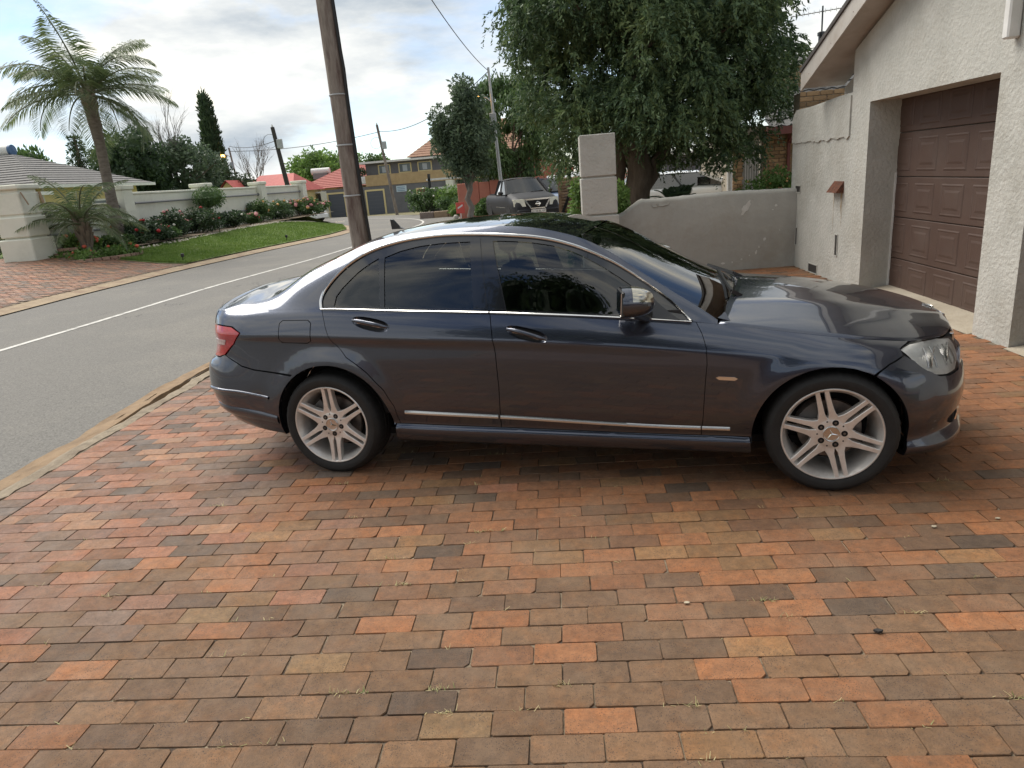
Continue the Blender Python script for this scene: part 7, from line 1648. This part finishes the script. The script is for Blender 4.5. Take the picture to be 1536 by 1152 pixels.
# blue hatchback behind the pickup
def small_car(name, label, loc, rz, paint, L_=3.9, zr=1.46, hood=.96, grp=None, plate=None):
    t = thing(name, label, 'car', loc, rz, grp); h = L_/2
    loft_body([(-h,.62),(-h+.08,.95),(-h+.5,1.0),(.0,.98),(.65,.96),(.9,.93),(h-.5,.82),(h-.12,.66),(h,.45)], lambda x: .84-.12*max(0,(x-h+.6)/.6)**2-.08*max(0,(-x-h+.5)/.5)**2, .22, L_).build('body', paint, t, True, 50)
    cabin(t, (-h+.15, .95), (-h+.55, .25), paint, m_cglass, .97, zr, .80, .60, (.40,))
    for sg in (-1, 1):
        b = MB(); blob(b, (h-.30, sg*.62, .68), (.22,.15,.085), 1, 7); b.build('headlamp', m_refl, t, True); b = MB(); blob(b, (-h+.08, sg*.66, .84), (.08,.12,.14), 1, 6); b.build('tail_lamp', m_red, t, True)
    MB().bevbox(h-.06, h+.03, -.30, .30, .55, .68, .02).build('grille', m_black, t); MB().box(h+.031, h+.036, -.25, .25, .38, .48).build('number_plate', m_white, t); MB().bevbox(h-.14, h+.03, -.72, .72, .22, .52, .04).build('bumper', paint, t, True)
    wing_mirrors(t, .70, .82, 1.02, paint)
    for x in (-h+.72, h-.78):
        for sg in (-1, 1): small_wheel(t, x, sg*.83, .30, .19, sg); MB().lathe([(.345,0),(.345,.01),(.001,.01)], 24, Matrix.Translation((x, sg*.838, .30)) @ Matrix.Rotation(R_(-90*sg), 4, 'X')).build('wheel_well', m_dark, t)
    return t
small_car('hatchback', 'blue car parked just behind the dark grey pickup', (-.25, 30.4, -.01), R_(-68), carpaint('blue_paint', (.10,.15,.26)))
m_wp = mat('white_car_paint', (.72,.72,.70), .3, coat=1.0)
small_car('white_hatchback', 'white car nosing out past the far cream pillar', (-18.3, 50.5, gz(50)), R_(-20), m_wp)
# white suv behind the wall
SV = thing('white_suv', 'white sport utility vehicle parked behind the low wall and cycad', 'car', (3.85, 22, -.07), R_(0))
loft_body([(-2.3,.75),(-2.25,1.08),(-1.6,1.12),(.3,1.08),(.75,1.06),(1.2,1.04),(1.9,.98),(2.2,.80),(2.3,.5)], lambda x: .94-.14*max(0,(x-1.7)/.6)**2-.08*max(0,(-x-1.9)/.4)**2, .28, 4.6).build('body', m_wp, SV, True, 50)
cabin(SV, (-2.0, 1.15), (-1.5, .35), m_wp, m_cglass, 1.06, 1.48, .90, .68, (.28,.58)); wing_mirrors(SV, .92, .93, 1.17, m_wp)
for x in (-1.4, 1.45):
    for sg in (-1, 1): small_wheel(SV, x, sg*.93, .36, .22, sg); MB().lathe([(.41,0),(.41,.01),(.001,.01)], 24, Matrix.Translation((x, sg*.938, .36)) @ Matrix.Rotation(R_(-90*sg), 4, 'X')).build('wheel_well', m_dark, SV)
for sg in (-1, 1): MB().bar((.95,sg*.945,1.045), (1.75,sg*.93,.99), .02, .05).build('side_vent', m_black, SV); b = MB(); blob(b, (2.05, sg*.72, .86), (.2,.16,.07), 1, 6); b.build('headlamp', m_refl, SV, True)
# ---------------------------------------------------------------- behind the camera: trees mirrored in the glass and paint
tree('garden_tree', 'tall leafy tree behind the photographer, mirrored in the front door window', (-2.9,-5.4,0), (.26,(0,0,4.6)), ell_clumps((0,0,5.6), (3.2,2.2,2.8), 90, .75, 31, -.8), 16000, .20, L_dark, group='trees behind the photographer', core=.55)
tree('garden_tree', 'leafy tree behind the photographer, mirrored in the bonnet', (8.4,-4.5,0), (.25,(0,0,3.4)), ell_clumps((0,0,4.6), (2.6,2.2,2.0), 50, .65, 32, -.8), 8000, .20, L_dark, group='trees behind the photographer', core=.55)
YW = thing('yard_wall', 'face-brick yard wall behind the photographer', 'wall', (0,-9,0)); MB().box(-9, 12, -.12, .12, -.1, 1.9).build('wall_body', brickwall_mat('red_brick_wall', (.20,.10,.07), (.14,.075,.055), (.20,.17,.14)), YW); MB().bevbox(-9.05, 12.05, -.18, .18, 1.901, 2.0, .02).build('coping', m_conc, YW)
structure(strip('yard_paving', [(-3.5,-9),(-3.5,-.66)], [(12,-9),(12,-.66)], m_apron, -.004, sub=1, zf=lambda x, y: 0))
